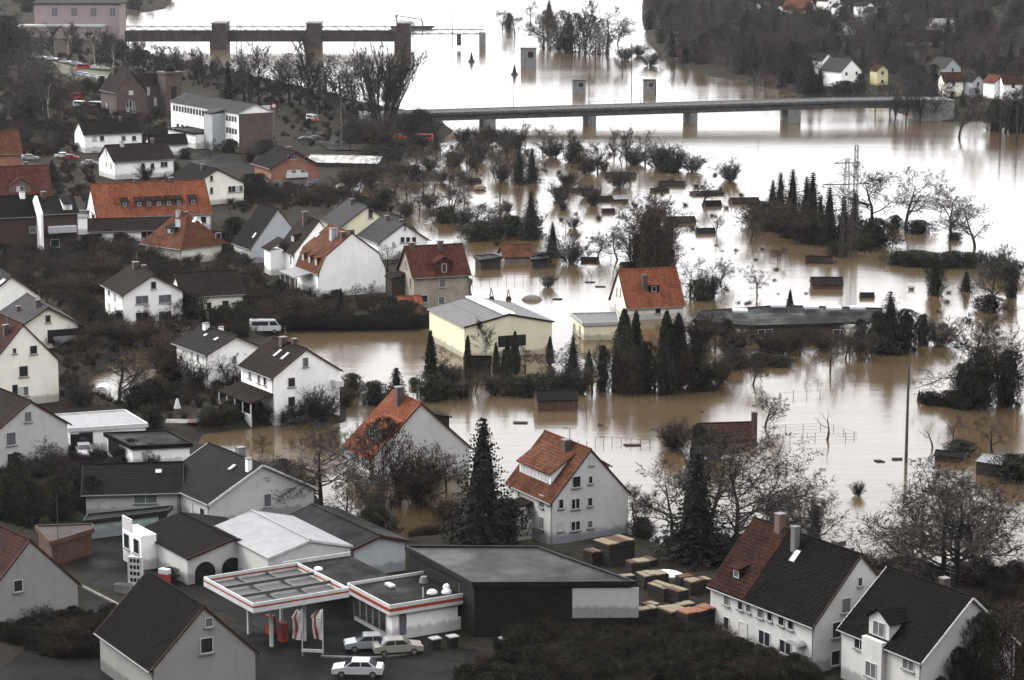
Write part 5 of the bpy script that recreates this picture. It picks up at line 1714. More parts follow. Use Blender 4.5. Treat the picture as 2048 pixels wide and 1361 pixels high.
# ------------------------------------------------------------------ signs, poles, pylon
def round_sign(px, py, label, red=True):
    p = GT(px, py)
    t = thing('road_sign', label, 'sign', p, 0)
    MB().tube((0, 0, 0), (0, 0, 3.4), .05, n=6).build('post', 'zinc', t)
    if red:
        MB().tube((0, -.08, 3.3), (0, -.05, 3.3), .75, n=20).build('red_ring', 'red_paint', t)
        MB().tube((0, -.10, 3.3), (0, -.082, 3.3), .5, n=20).build('white_disc', 'white_paint', t)
    else:
        MB().box(-1.1, 1.1, -.1, -.05, 2.7, 3.7).build('panel', 'white_paint', t)
round_sign(548, 236, 'round red and white road sign right of the school')
round_sign(533, 238, 'plain white sign board right of the school', False)
def pole(px, py, hp, label, arm=None, r=.14, mat='dark_wood', name='wooden_pole', cat='pole'):
    p = GT(px, py)
    hm = hp / (FPX / p[1])
    t = thing(name, label, cat, (p[0], p[1], -.8), 0)
    MB().tube((0, 0, 0), (0, 0, hm + .8), r, r * .65, n=8).build('shaft', mat, t)
    if arm:
        for z, w in arm:
            MB().box(-w, w, -.07, .07, hm * z + .7, hm * z + .85).build('crossarm', mat, t)
    return t
pole(1812, 925, 205, 'tall wooden pole standing alone in the flood at right', r=.2, mat='dark_concrete')
pole(1000, 398, 95, 'thin pole in the flooded gardens left of the big spruce')
pole(1178, 182, 72, 'thin mast in the river behind the left box hut')
pole(1263, 188, 100, 'thin mast in the river behind the right box hut')
pole(905, 86, 72, 'thin mast with crossarm beside the end of the weir', [(.93, 2.2)])
pole(1918, 278, 70, 'bare post in the river at right') if False else None
pole(2000, 290, 75, 'left dark post in the river at the right edge', r=.3)
pole(2033, 291, 78, 'right dark post in the river at the right edge', r=.3)
pole(683, 300, 110, 'thin pale pole left of the big willow', r=.1, mat='concrete')
pole(347, 300, 80, 'thin flag pole between the white house and the school', r=.08, mat='white_paint')
pole(180, 600, 75, 'thin aerial mast in the dark gardens left of the white house', r=.05, mat='zinc')
pole(118, 1130, 170, 'tall thin aerial mast beside the brown garage row', r=.05, mat='steel')
def lattice(px, py, hp, label, arms, wb=1.9, wt=.5):
    p = G(px, py, 0)
    hm = hp / (FPX / p[1])
    t = thing('lattice_pylon', label, 'pylon', (p[0], p[1], -.8), R(12))
    H = hm + .8
    def w(z): return wb + (wt - wb) * (z / H)
    for sx in (-1, 1):
        for sy in (-1, 1):
            MB().tube((sx * wb / 2, sy * wb / 2, 0), (sx * wt / 2, sy * wt / 2, H), .07, .05, n=4).build('leg', 'rust_steel', t)
    n = max(6, int(H / 1.5))
    br = MB()
    for i in range(n):
        z0, z1 = H * i / n, H * (i + 1) / n
        a, b = w(z0) / 2, w(z1) / 2
        for k in range(4):
            c = [(-1, -1), (1, -1), (1, 1), (-1, 1)]
            u, v = c[k], c[(k + 1) % 4]
            if i % 2:
                u, v = v, u
            br.tube((u[0] * a, u[1] * a, z0), (v[0] * b, v[1] * b, z1), .035, n=3, cap=False)
            br.tube((u[0] * b, u[1] * b, z1), (v[0] * b, v[1] * b, z1), .03, n=3, cap=False)
    br.build('bracing', 'rust_steel', t)
    for z, half in arms:
        zz = H * z
        q = MB()
        q.tube((-half, 0, zz), (half, 0, zz), .12, n=4)
        for s in (-1, 1):
            q.tube((s * half, 0, zz), (s * w(zz) / 2, 0, zz + .8), .05, n=4)
            for k in (.4, .7, 1):
                q.tube((s * half * k, 0, zz), (s * half * k, 0, zz - .6), .045, n=4)
        q.build('crossarm', 'rust_steel', t)
lattice(1690, 520, 205, 'lattice pylon with wide crossarms standing in the flood', [(.76, 4.4), (.96, 2.4)])
lattice(1708, 512, 224, 'slim lattice mast right behind the pylon', [], 1.0, .5)
lattice(478, 92, 64, 'small lattice mast beside the left weir pier', [], 2.6, .4)
# box huts standing in the river
def hut(px, py, wp, hp, label):
    p = G(px, py, 0)
    k = FPX / p[1]
    w, hh = wp / k, hp / k
    t = thing('box_hut', label, 'hut', (p[0], p[1], -.5), R(-8))
    MB().box(-w / 2, w / 2, -w / 2, w / 2, 0, hh + .5).build('wall', 'concrete', t)
    MB().box(-w / 2 - .2, w / 2 + .2, -w / 2 - .2, w / 2 + .2, hh + .5, hh + .8).build('roof', 'dark_concrete', t)
    add_window(t, (w * .22, -w / 2, hh * .55 + .3), 0, w * .42, hh * .35, 1, 'grey_paint', False, 0)
hut(1158, 187, 24, 26, 'left pale box hut standing in the river')
hut(1298, 187, 22, 26, 'right pale box hut standing in the river')
hut(1057, 134, 28, 36, 'pale box hut farther up in the river by the tree island')
pole(1311, 188, 27, 'short post beside the right box hut', r=.25)
for i, (px, py) in enumerate(((943, 124), (1029, 150))):
    p = G(px, py, 0)
    t = thing('channel_buoy', ['small dark buoy in the river near the weir end', 'dark cone buoy in the river below the tree island'][i], 'buoy', p)
    MB().tube((0, 0, -.3), (0, 0, .6), 1.3, 1.2, n=12).build('float', 'rust_steel', t)
    MB().tube((0, 0, .6), (0, 0, 3.6), .8, .15, n=8).build('top_mark', 'dark_paint', t)
p = G(824, 58, 0)
t = thing('work_barge', 'work barge with lifting frame moored behind the weir', 'barge', p, R(10))
MB().add([(-9, -2.5, -.4), (8, -2.5, -.4), (8, 2.5, -.4), (-9, 2.5, -.4), (-10, -2.7, 1.4), (10.5, -2.7, 1.2), (10.5, 2.7, 1.2), (-10, 2.7, 1.4)],
         [(0, 3, 2, 1), (4, 5, 6, 7), (0, 1, 5, 4), (1, 2, 6, 5), (2, 3, 7, 6), (3, 0, 4, 7)]).build('hull', 'rust_steel', t)
for yy in (-1.4, 1.4):
    MB().tube((-6.5, yy, 1.3), (-7.5, yy, 6.2), .18, n=5).tube((-7.5, yy, 6.2), (4.5, yy, 4.2), .18, n=5).tube((4.5, yy, 4.2), (5, yy, 1.3), .18, n=5).tube((-7.5, yy, 6.2), (-2, yy, 1.3), .12, n=4).tube((-2, yy, 1.3), (1, yy, 4.7), .12, n=4).build('lifting_frame', 'steel', t)
MB().box(-3.5, 1.2, -1.2, 1.2, 1.3, 3.2).build('deck_house', 'white_paint', t)

# ------------------------------------------------------------------ sheds, roofs and debris in the flooded gardens
def gable_shed(px, py, wp, label, roof='bitumen', wall='shed_wood', hr=2.2, he=1.2, deg=None, ratio=.65, name='garden_shed', sink=.9):
    p = G(px, py, 0)
    w = wp / (FPX / p[1])
    house(name, label, p[0], p[1] + w * .3, rnd.uniform(-14, 22) if deg is None else deg, w, w * ratio, he + sink, hr + sink, -sink, wall, roof, 'shed', gutter=False, ov=.15, oe=.15, bury=.3)
SHEDS = [(1210, 404, 60, 'drowned shed with dark roof below the gardens of the far bank'), (1135, 386, 50, 'drowned shed left of the white-roofed wreck'), (1242, 357, 58, 'long drowned shed roof in the far garden rows'),
         (1345, 373, 50, 'drowned shed roof right of the long one in the far rows'), (1320, 384, 34, 'small drowned hut under a bare tree in the far rows'), (1415, 391, 60, 'wide drowned roof at the right of the far rows'),
         (1425, 413, 34, 'small drowned hut below the wide drowned roof'), (1360, 447, 60, 'sloping drowned roof right of the big dark tree'), (1412, 468, 36, 'dark box hut in the flood beside a stump'),
         (1217, 426, 24, 'tiny drowned hut roof below the white-roofed wreck'), (1640, 527, 52, 'low drowned roof below the fir group'), (1735, 596, 26, 'small drowned hut roof above the long hall'),
         (940, 366, 40, 'drowned shed left of the round thatched hut'), (1180, 524, 34, 'drowned shed left of the big dark tree'), (1262, 536, 40, 'drowned shed at the foot of the big dark tree'),
         (1490, 408, 56, 'drowned roof left of the fir group')]
for px, py, w, lab in SHEDS:
    gable_shed(px, py, w, lab, rnd.choice(['bitumen', 'umber_tile', 'slate']), hr=rnd.uniform(.55, 1.0), he=rnd.uniform(.12, .4))
gable_shed(1240, 404, 30, 'drowned shed with bright white roof in the gardens', 'white_metal', hr=1.2, he=.6)
gable_shed(1655, 578, 62, 'brown hipped garden house up to its roof in the flood', 'umber_tile', 'wood', 1.6, .7)
gable_shed(1112, 822, 82, 'dark wooden barn shed standing in the near flood', 'bitumen', 'wood', 2.3, 1.4, 8, .6, sink=.5)
gable_shed(962, 748, 40, 'dark open hut among the thujas in the flood', 'dark_tile', 'dark_wood', 2.2, 1.4, 0)
gable_shed(2010, 955, 90, 'black shed with bright pale roof at the right edge', 'white_metal', 'dark_wood', 1.9, 1.5, -35, .7)
gable_shed(1905, 925, 60, 'low brown shed roof left of the black shed', 'bitumen', 'wood', 1.0, .7, -20)
gable_shed(1450, 885, 110, 'house with brown roof sunk to its eaves behind the bare tree', 'brown_tile', 'wood', 1.9, .5, 8, .8, 'flooded_house', 2.0)
MB_ = MB().box(-.35, .35, -.35, .35, 0, 3.2)
p = G(1508, 868, 0)
o = MB_.build('brick_flue', 'dark_brick', None, (p[0], p[1], -.5))
tag(o, 'square brick flue standing right of the sunken brown roof', 'flue')
gable_shed(490, 834, 46, 'small dark shed below the veranda house', 'dark_tile', 'wood', 2.2, 1.5, -58, .8, 'tool_shed', 0)
gable_shed(75, 262, 26, 'small timber pavilion among the trees at the left', 'grey_slate', 'wood', 3.6, 2.4, 10, .9, 'pavilion', 0)
gable_shed(690, 345, 150, 'long low shed with peeling white roof', 'peeling_roof', 'dark_wood', 3.2, 2.0, -12, .42, 'corrugated_shed', 0)
gable_shed(1155, 612, 70, 'broken brown fence roof behind the cream hall', 'shed_wood', 'wood', 1.4, .8, 8, .4, 'lean_shed', .5) if False else None
p = G(960, 380, 0)
t = thing('thatched_hut', 'round thatched hut roof floating in the gardens', 'hut', (p[0], p[1], -.6))
MB().tube((0, 0, 0), (0, 0, .9), 1.2, n=12).build('wall', 'wood', t)
MB().ball((0, 0, .8), 1.5, 1.5, .9, 12, 5, 0).build('roof', 'dry_weed', t)
p = G(1064, 600, 0)
t = thing('hay_heap', 'pale rounded heap floating before the orange-roofed house', 'heap', (p[0], p[1], -.3))
MB().ball((0, 0, .2), 1.7, 1.1, .9, 12, 5, -.2).build('heap', 'pale_weed', t)
for i, (px, py) in enumerate(((982, 600), (1016, 600))):
    p = G(px, py, 0)
    t = thing('derrick', ['left pointed timber frame in the water behind the hall', 'right pointed timber frame in the water behind the hall'][i], 'frame', (p[0], p[1], -.5), R(20))
    for sx, sy in ((-1, -1), (1, -1), (0, 1)):
        MB().tube((sx * .5, sy * .5, 0), (0, 0, 2.5 - i * .3), .06, n=5).build('leg', 'wood', t)
    MB().ball((0.1, 0, .5), .5, .45, .6, 8, 4, -.3).build('net', 'shed_wood', t)
def planks(px, py, wp, label, mat='shed_wood', deg=0, n=3):
    p = G(px, py, 0)
    w = wp / (FPX / p[1])
    t = thing('floating_boards', label, 'boards', (p[0], p[1], -.05), R(deg))
    for i in range(n):
        MB().box(-w / 2 + rnd.uniform(0, .4), w / 2 - rnd.uniform(0, .4), i * .3, i * .3 + .25, 0, .18 + .03 * (i % 2)).build('board', mat, t, (0, 0, 0), R(rnd.uniform(-5, 5)))
for px, py, w, lab in ((1042, 848, 34, 'dark boards drifting before the barn shed'), (1760, 925, 22, 'boards drifting left of the tall pole'), (1795, 921, 26, 'boards caught at the foot of the tall pole'),
                       (1570, 724, 60, 'dark hedge-like raft left of the loading shed'), (1265, 893, 40, 'round log with boards near the sunken roof'), (1200, 575, 24, 'boards drifting left of the orange-roofed house'),
                       (1115, 600, 20, 'plank drifting right of the pale heap'), (1180, 566, 22, 'far plank drifting left of the orange-roofed house')):
    planks(px, py, w, lab)
def fence(px, label, posts, hm=1.0, rails=(.9,), mat='shed_wood', net=False, name='garden_fence'):
    P = [Vector(G(a, b, 0)) for a, b in px]
    c = P[0]
    t = thing(name, label, 'fence', (c.x, c.y, 0))
    L = [(b - a).length for a, b in zip(P, P[1:])]
    tot = sum(L)
    for i in range(posts):
        s = tot * i / max(1, posts - 1)
        k = 0
        while k < len(L) - 1 and s > L[k]:
            s -= L[k]
            k += 1
        q = P[k].lerp(P[k + 1], min(1, s / L[k])) - c
        MB().tube((q.x, q.y, -.6), (q.x, q.y, hm * rnd.uniform(.7, 1.2)), .035, n=5).build('post', mat, t)
    for z in rails:
        m = MB()
        for a, b in zip(P, P[1:]):
            a, b = a - c, b - c
            m.tube((a.x, a.y, hm * z), (b.x, b.y, hm * z), .014, n=4)
        m.build('rail', mat, t)
fence([(1610, 771), (1712, 767)], 'post fence in the flood left of the tall pole', 5, .8, (.2, .8))
fence([(1530, 881), (1655, 876)], 'near wire fence line in the flood before the lopped tree', 6, .7, (.3, .9))
fence([(1536, 860), (1655, 855), (1715, 876), (1655, 878)], 'wire enclosure round the lopped tree in the flood', 9, .6, (.3, .9))
fence([(1740, 768), (1860, 765)], 'row of thin stakes right of the post fence', 4, .7, ())
fence([(945, 566), (1060, 562), (1200, 560)], 'long garden fence in the flood beyond the hall', 16, 1.1, (.5, .9))
fence([(1105, 905), (1230, 885), (1300, 893)], 'row of thin stakes before the sunken roof', 12, .8, ())
fence([(1150, 830), (1290, 850)], 'scattered stakes right of the barn shed', 7, .7, ())
fence([(1560, 795), (1640, 790)], 'broken fence left of the post fence', 4, .8, (.7,))
fence([(1010, 378), (1090, 374), (1200, 385)], 'garden fence among the drowned sheds', 9, .8, (.8,))

# ------------------------------------------------------------------ timber stacks
def stack(px, py, w, d, hh, label, tilt=0, top='pale_wood'):
    p = G(px, py, 1)
    t = thing('timber_stack', label, 'timber stack', p, R(-57 + tilt + rnd.uniform(-9, 9)), 'timber stacks in the yard')
    n = max(2, int(hh / .42))
    for i in range(n):
        j = rnd.uniform(-.05, .05)
        MB().box(-w / 2 + j, w / 2 + j, -d / 2, d / 2, i * hh / n + .06, (i + 1) * hh / n).build('board_layer', 'stack_wood', t)
    k = max(2, int(d / .55))
    for i in range(k):
        u0, u1 = rnd.uniform(-.12, .12), rnd.uniform(-.12, .12)
        MB().box(-w / 2 + u0, w / 2 + u1, -d / 2 + d * i / k + .02, -d / 2 + d * (i + 1) / k - .02, hh + .003, hh + rnd.uniform(.04, .16)).build('cover_board', top if rnd.random() < .8 else 'wood', t)
STK = [(1228, 1125, 2.4, 3.2, 2.2, 'tall timber stack with pale covers beside the tall white house'), (1188, 1128, 1.5, 1.5, 1.3, 'small timber stack left of the tall one'),
       (1275, 1150, 1.2, 2.0, 1.3, 'timber stack just below the tall one'), (1305, 1172, 1.6, 2.6, 1.2, 'timber stack beside the white tarpaulin'), (1322, 1196, 2.4, 1.3, 1.2, 'left one of the pair of pale-topped stacks'),
       (1350, 1203, 2.2, 1.3, 1.2, 'right one of the pair of pale-topped stacks'), (1395, 1185, 1.2, 2.4, 1.2, 'layered stack close to the big white house'), (1302, 1228, 1.2, 1.2, .9, 'small stack below the pale-topped pair'),
       (1260, 1262, 1.0, 5.2, 1.8, 'long stack with white covers before the black hall'), (1345, 1262, 2.0, 2.0, 2.0, 'square dark stack left of the red-brown one'), (1290, 1130, 1.6, 2.0, .5, 'flat low stack behind the white tarpaulin'), (1368, 1168, 1.0, 1.4, .7, 'low stack right of the white tarpaulin'), (1205, 1108, 1.0, 1.2, .8, 'little stack touching the wall of the tall white house'),
       (1255, 1168, .9, 1.3, .8, 'little stack against the corner of the black hall'), (1370, 1232, 1.0, 1.6, 1.1, 'narrow stack behind the red-brown one'), (1330, 1240, .8, 1.0, .6, 'lowest little stack between the larger ones')]
for px, py, w, d, hh, lab in STK:
    stack(px, py, w, d, hh, lab)
for i, (px, py) in enumerate(((556, 1122), (628, 1124), (664, 1120))):
    stack(px, py, 1.0, 2.6, 1.6, ['left', 'middle', 'right'][i] + ' dark board stack before the pale metal-roofed workshop', 62, 'shed_wood')
for i, (px, py) in enumerate(((1010, 1300), (870, 1300), (905, 1296))):
    p = G(px, py, 1)
    t = thing('waste_bin', ['dark waste bin far right of the petrol shop', 'left waste bin behind the beige car', 'right waste bin behind the beige car'][i], 'bin', p, R(-60))
    MB().add([(-.3, -.35, 0), (.3, -.35, 0), (.3, .35, 0), (-.3, .35, 0), (-.38, -.42, 1.0), (.38, -.42, 1.0), (.38, .42, 1.0), (-.38, .42, 1.0)], [(0, 3, 2, 1), (4, 5, 6, 7), (0, 1, 5, 4), (1, 2, 6, 5), (2, 3, 7, 6), (3, 0, 4, 7)]).build('body', 'dark_paint', t)
    MB().box(-.42, .42, -.46, .46, 1.003, 1.1).build('lid', 'grey_paint', t)
stack(1392, 1268, 1.6, 3.6, 2.2, 'red-brown boarded stack with orange-yellow top by the big white house', 0, 'orange_wood')
p = G(1335, 1150, 1)
t = thing('tarpaulin_heap', 'white tarpaulin over a low heap in the timber yard', 'tarpaulin', p, R(-20))
MB().ball((0, 0, 0), 1.6, 1.0, .45, 14, 6, 0).build('cover', 'tarp', t)
# ------------------------------------------------------------------ far right bank: houses on the wooded hill
FAR = [  # px, py of the near foot, width in px, heading, wall, roof, storeys, label
    (1684, 172, 52, -55, 'white', 'grey_slate', 2, 'white house with grey roof above the right bridge end'),
    (1646, 150, 30, -55, 'white', 'slate', 2, 'white gable peeping out behind the conifer above the bridge'),
    (1761, 172, 24, -70, 'yellow', 'brown_tile', 2, 'narrow yellow gabled house on the far bank'),
    (1893, 165, 40, -60, 'grey_plaster', 'grey_slate', 2, 'grey-white house among bare trees on the far bank'),
    (1905, 195, 40, 10, 'warm_white', 'brown_tile', 2, 'pale house behind trees near the right end of the bridge'),
    (1950, 195, 26, -60, 'grey_plaster', 'slate', 2, 'small grey house right of the pale one on the far bank'),
    (1995, 198, 30, -65, 'white', 'rust_tile', 2, 'white pointed gable with rust roof at the right of the far bank'),
    (2026, 200, 40, 5, 'white', 'brown_tile', 2, 'white house row at the right edge of the far bank'),
    (1820, 95, 130, 6, 'grey_plaster', 'umber_tile', 1, 'long grey house half way up the wooded hill'),
    (1885, 68, 46, 8, 'white', 'white_metal', 1, 'house with bright pale roof high on the wooded hill'),
    (1680, 72, 34, -50, 'grey_plaster', 'grey_slate', 1, 'grey-roofed hut in the wood left of the long house'),
    (1745, 48, 22, -60, 'grey_plaster', 'slate', 2, 'small grey house high in the wood'),
    (1722, 34, 16, -65, 'white', 'slate', 2, 'left one of two tiny white gables high on the hill'),
    (1737, 34, 16, -65, 'white', 'slate', 2, 'right one of two tiny white gables high on the hill'),
    (1555, 40, 16, -60, 'white', 'slate', 2, 'tiny white house at the hill top left'),
    (1600, 30, 46, -35, 'warm_white', 'rust_tile', 1, 'house with brownish roof at the hill top'),
    (1658, 22, 30, -60, 'white', 'brown_tile', 2, 'bright white house at the top edge on the hill'),
    (1676, 36, 14, -60, 'white', 'slate', 2, 'tiny white hut below the bright white house'),
    (1508, 25, 22, -60, 'warm_white', 'slate', 1, 'small pale house in the trees at the top'),
    (1768, 20, 20, -50, 'grey_plaster', 'grey_slate', 1, 'dim grey house at the top edge of the wood'),
]
for px, py, wp, th, wl_, rf, st, lab in FAR:
    p = GT(px, py)
    k = FPX / p[1]
    L = wp / k / (1.0 if abs(th) < 30 else .95)
    he = 2.6 * st
    W = min(9, L * .9) if abs(th) < 30 else L
    L2 = L if abs(th) < 30 else L * 1.15
    h = house('hillside_house', lab, p[0], p[1] + 4, th, L2, W, he, he + W * .42, p[2] - .4, wl_, rf, gutter=False, bury=3, group='houses on the far wooded bank')
    f = 's0' if abs(th) < 30 else 'g1'
    n = max(1, int((L2 if f == 's0' else W) / 3.5))
    for i in range(n):
        ww = (L2 if f == 's0' else W)
        for s in range(st):
            add_window(h['o'], face_loc(h, f, -ww / 2 + ww * (i + .5) / n, 1 + 2.7 * s), ROTF[f], 1.0, 1.2, 1, 'white_paint', False, 0)
# brick pavilion on the bank
p = GT(1385, 108)
h = house('bank_pavilion', 'low brick pavilion with broad grey roof at the foot of the far hill', p[0], p[1], 4, 12.5, 8, 2.8, 4.6, p[2], 'orange_brick', 'umber_tile', 'pavilion', hip=3.2, oe=1.2, ov=1.2, gutter=False, bury=2)
for i in range(3):
    add_window(h['o'], face_loc(h, 's0', -4 + i * 4, .7), 0, 1.4, 1.4, 2, 'white_paint', False, 0)
# embankment road on the far bank
def band(name, px, z, w, mat):
    P = [Vector(GT(a, b)) for a, b in px]
    m = MB()
    for a, b in zip(P, P[1:]):
        d = (b - a).xy.normalized()
        n = Vector((-d.y, d.x, 0)) * w
        m.quad(tuple(a - n + Vector((0, 0, z))), tuple(b - n + Vector((0, 0, z))), tuple(b + n + Vector((0, 0, z))), tuple(a + n + Vector((0, 0, z))))
    return struct(name, m.build(name, mat))
band('bank_road', [(1300, 42), (1330, 60), (1370, 72), (1420, 78)], .5, 2.2, 'asphalt')
sheet('meadow', [(110, 128), (230, 150), (250, 168), (215, 175), (150, 160), (125, 148)], 3.1, 'meadow') if False else None
md = [GT(a, b) for a, b in ((105, 124), (165, 140), (250, 150), (280, 160), (215, 172), (150, 162), (125, 150))]
m_ = MB().add([(p[0], p[1], p[2] + .25) for p in md], [tuple(range(len(md)))])
o = m_.build('meadow', 'meadow')
if o.data.polygons[0].normal.z < 0:
    o.data.flip_normals()
struct('meadow', o)
sheet('street', [(520, 232), (560, 240), (660, 300), (720, 300), (640, 262), (572, 228)], 1.3, 'asphalt')
sheet('lane', [(0, 326), (230, 332), (235, 338), (0, 334)], 1.05, 'asphalt')
sheet('school_yard', [(345, 300), (480, 318), (530, 330), (420, 335), (350, 318)], 1.05, 'asphalt')

# ------------------------------------------------------------------ trees one can tell apart
grove('in the riverside row before the power station', 'riverside trees by the power station',
      [('tall', 60, 122, 64), ('tall', 85, 120, 61), ('birch', 138, 116, 69), ('tall', 108, 117, 67), ('tall', 160, 124, 69), ('birch', 188, 132, 71), ('tall', 212, 136, 69), ('birch', 226, 143, 73), ('tall', 245, 143, 67),
       ('tall', 268, 150, 67), ('tall', 292, 155, 69), ('tall', 315, 160, 69), ('tall', 338, 165, 71), ('tall', 362, 168, 67), ('tall', 386, 172, 67), ('tall', 410, 176, 67), ('tall', 432, 180, 64), ('tall', 40, 118, 67),
       ('tall', 200, 128, 67), ('tall', 280, 145, 64), ('tall', 350, 155, 64), ('tall', 395, 162, 67)])
grove('along the river promenade behind the school', 'promenade trees behind the school',
      [('fir', 457, 200, 78), ('oak', 488, 205, 106), ('tall', 520, 210, 120), ('oak', 548, 203, 91), ('oak', 578, 208, 100), ('tall', 622, 222, 140), ('oak', 652, 222, 112), ('oak', 600, 212, 94), ('oak', 684, 228, 109),
       ('tall', 706, 226, 91), ('tall', 640, 228, 94), ('tall', 502, 214, 89), ('tall', 560, 214, 87), ('tall', 470, 195, 78), ('oak', 668, 236, 94)])
plant('willow_tree', 'huge fan-shaped bare willow on the bank left of the bridge', 'tree', 'willow0', GT(770, 272), 23.5, 0, 1.05)
grove('on the bank around the huge willow', 'bank growth round the willow',
      [('shrub', 735, 282, 50, 1.3), ('shrub', 815, 272, 45, 1.3), ('shrub', 705, 285, 45, 1.2), ('oak', 795, 292, 75), ('shrub', 840, 262, 40, 1.2), ('oak', 725, 270, 70), ('redshrub', 760, 300, 45, 1.4), ('bush', 838, 255, 34),
       ('bush', 790, 320, 34, 1.3), ('bush', 750, 325, 34, 1.2), ('shrub', 860, 275, 30, 1.3), ('oak', 700, 300, 60), ('oak', 745, 255, 80)])
grove('at the left edge above the red roofs', 'trees at the upper left',
      [('oak', 95, 238, 105), ('birch', 85, 232, 85), ('birch', 98, 236, 88), ('oak', 58, 215, 85), ('oak', 128, 255, 62), ('oak', 35, 165, 85), ('oak', 70, 170, 70), ('oak', 110, 180, 60), ('oak', 28, 250, 75), ('ivytree', 60, 255, 60, .8),
       ('ivytree', 20, 130, 70), ('spruce', 105, 375, 55), ('oak', 145, 345, 45), ('redshrub', 130, 200, 34, 1.4), ('redshrub', 175, 185, 30, 1.6), ('bush', 105, 270, 30), ('oak', 150, 180, 45), ('ivytree', 175, 192, 34), ('ivytree', 205, 188, 34), ('oak', 40, 300, 50), ('oak', 95, 305, 45), ('redshrub', 70, 310, 28, 1.4)])
grove('around the white houses below the school', 'growth below the school',
      [('bush', 460, 306, 26), ('redshrub', 290, 362, 30), ('oak', 420, 318, 40), ('bush', 520, 395, 46, .7), ('bush', 545, 405, 24), ('redshrub', 500, 325, 26), ('bush', 530, 310, 28), ('oak', 535, 320, 45), ('bush', 370, 318, 20), ('shrub', 330, 375, 26), ('bush', 345, 350, 24)])
G1 = []
rs = random.Random(3)
for px, py, hp in ((800, 318, 42), (828, 335, 44), (855, 345, 48), (880, 312, 40), (905, 350, 56), (935, 335, 44), (962, 318, 46), (985, 306, 50), (1012, 318, 44), (870, 375, 48), (845, 395, 50), (815, 400, 52), (790, 390, 48), (765, 375, 45), (900, 395, 50),
                   (930, 405, 44), (905, 425, 46), (875, 430, 46), (840, 425, 44), (955, 345, 34), (985, 345, 40), (780, 345, 48), (945, 470, 50), (985, 460, 46), (1000, 440, 40), (740, 395, 40), (715, 385, 44), (690, 400, 40)):
    G1.append(('fruit', px, py, hp * 1.1))
grove('in the flooded gardens below the willow', 'fruit trees in the flooded gardens', G1)
grove('in the flooded gardens below the willow', 'bushes in the flooded gardens',
      [('shrub', 860, 340, 26, 1.3), ('bush', 905, 330, 24, 1.2), ('shrub', 880, 365, 24, 1.4), ('bush', 830, 360, 28, 1.3), ('shrub', 795, 350, 26, 1.4), ('bush', 835, 300, 26, 1.2), ('shrub', 925, 360, 20, 1.4), ('bush', 890, 445, 30, 1.5), ('shrub', 925, 450, 30, 1.5),
       ('bush', 960, 480, 36, 1.5), ('shrub', 995, 475, 40, 1.5), ('bush', 1025, 470, 36, 1.4), ('redshrub', 665, 400, 30, 1.4), ('redshrub', 615, 412, 26, 1.5), ('shrub', 860, 415, 30, 1.3), ('redshrub', 700, 380, 44, 1.2), ('redshrub', 735, 372, 40, 1.3),
       ('youngspruce', 872, 300, 30), ('bush', 770, 405, 26, 1.4), ('redshrub', 815, 432, 30, 1.3), ('redshrub', 640, 395, 26, 1.4)])
G2 = []
rs = random.Random(11)
for _ in range(46):
    px, py = rs.uniform(900, 1500), rs.uniform(300, 470)
    if px > 1180 + (470 - py) * 1.6 or any(abs(px - q[1]) < 14 and abs(py - q[2]) < 8 for q in G2):
        continue
    G2.append((rs.choice(['fruit', 'shrub', 'fruit', 'shrub', 'redshrub']), px, py, rs.uniform(18, 40), 1.2))
grove('scattered among the drowned sheds', 'growth among the drowned sheds', G2)
grove('in the flooded gardens near the bridge', 'garden trees near the bridge',
      [('spruce', 1038, 368, 78, .8), ('spruce', 1064, 364, 68, .8), ('tall', 1050, 295, 50), ('oak', 1085, 304, 52), ('shrub', 1030, 300, 40, 1.4), ('tall', 1150, 322, 62), ('bush', 1150, 325, 36), ('oak', 1195, 345, 62), ('tall', 1228, 316, 58), ('tall', 1252, 320, 62),
       ('oak', 1290, 330, 68), ('shrub', 1318, 336, 48, 1.5), ('shrub', 1348, 340, 46, 1.5), ('shrub', 1384, 344, 34, 1.5), ('fruit', 1455, 366, 50), ('shrub', 1460, 362, 34, 1.5), ('shrub', 1105, 315, 36, 1.5), ('shrub', 1010, 295, 40, 1.3), ('shrub', 1270, 328, 34, 1.6), ('shrub', 970, 290, 36, 1.4), ('shrub', 925, 285, 30, 1.4), ('bush', 1340, 345, 24, 1.4)])
grove('in the middle of the flooded gardens', 'trees in the middle of the flood',
      [('spruce', 1062, 478, 98, .85), ('spruce', 1105, 514, 70, .8), ('tall', 1146, 524, 62), ('shrub', 1140, 528, 44, 1.4), ('fruit', 1195, 515, 48), ('fruit', 1237, 520, 66), ('fruit', 1405, 410, 44), ('fruit', 1500, 485, 52), ('tall', 1432, 466, 36), ('fruit', 1240, 395, 36),
       ('oak', 1380, 592, 76), ('fruit', 1440, 568, 50), ('fruit', 1515, 592, 62), ('fruit', 1555, 525, 30), ('shrub', 1415, 595, 44, 1.2), ('bush', 1400, 600, 40), ('cone', 1580, 614, 34, .8), ('bush', 1085, 530, 24, 1.2), ('shrub', 1095, 575, 28, 1.2), ('thuja', 1425, 600, 48, .8)])
grove('in the big dark clump behind the orange-roofed house', 'big dark clump in the flood',
      [('oak', 1290, 535, 140), ('oak', 1320, 530, 130), ('ivytree', 1300, 540, 105, .85), ('ivytree', 1335, 535, 80, .8), ('ivytree', 1275, 540, 70, .8), ('browntree', 1310, 545, 125, .9), ('oak', 1262, 530, 90), ('tall', 1300, 525, 138)])
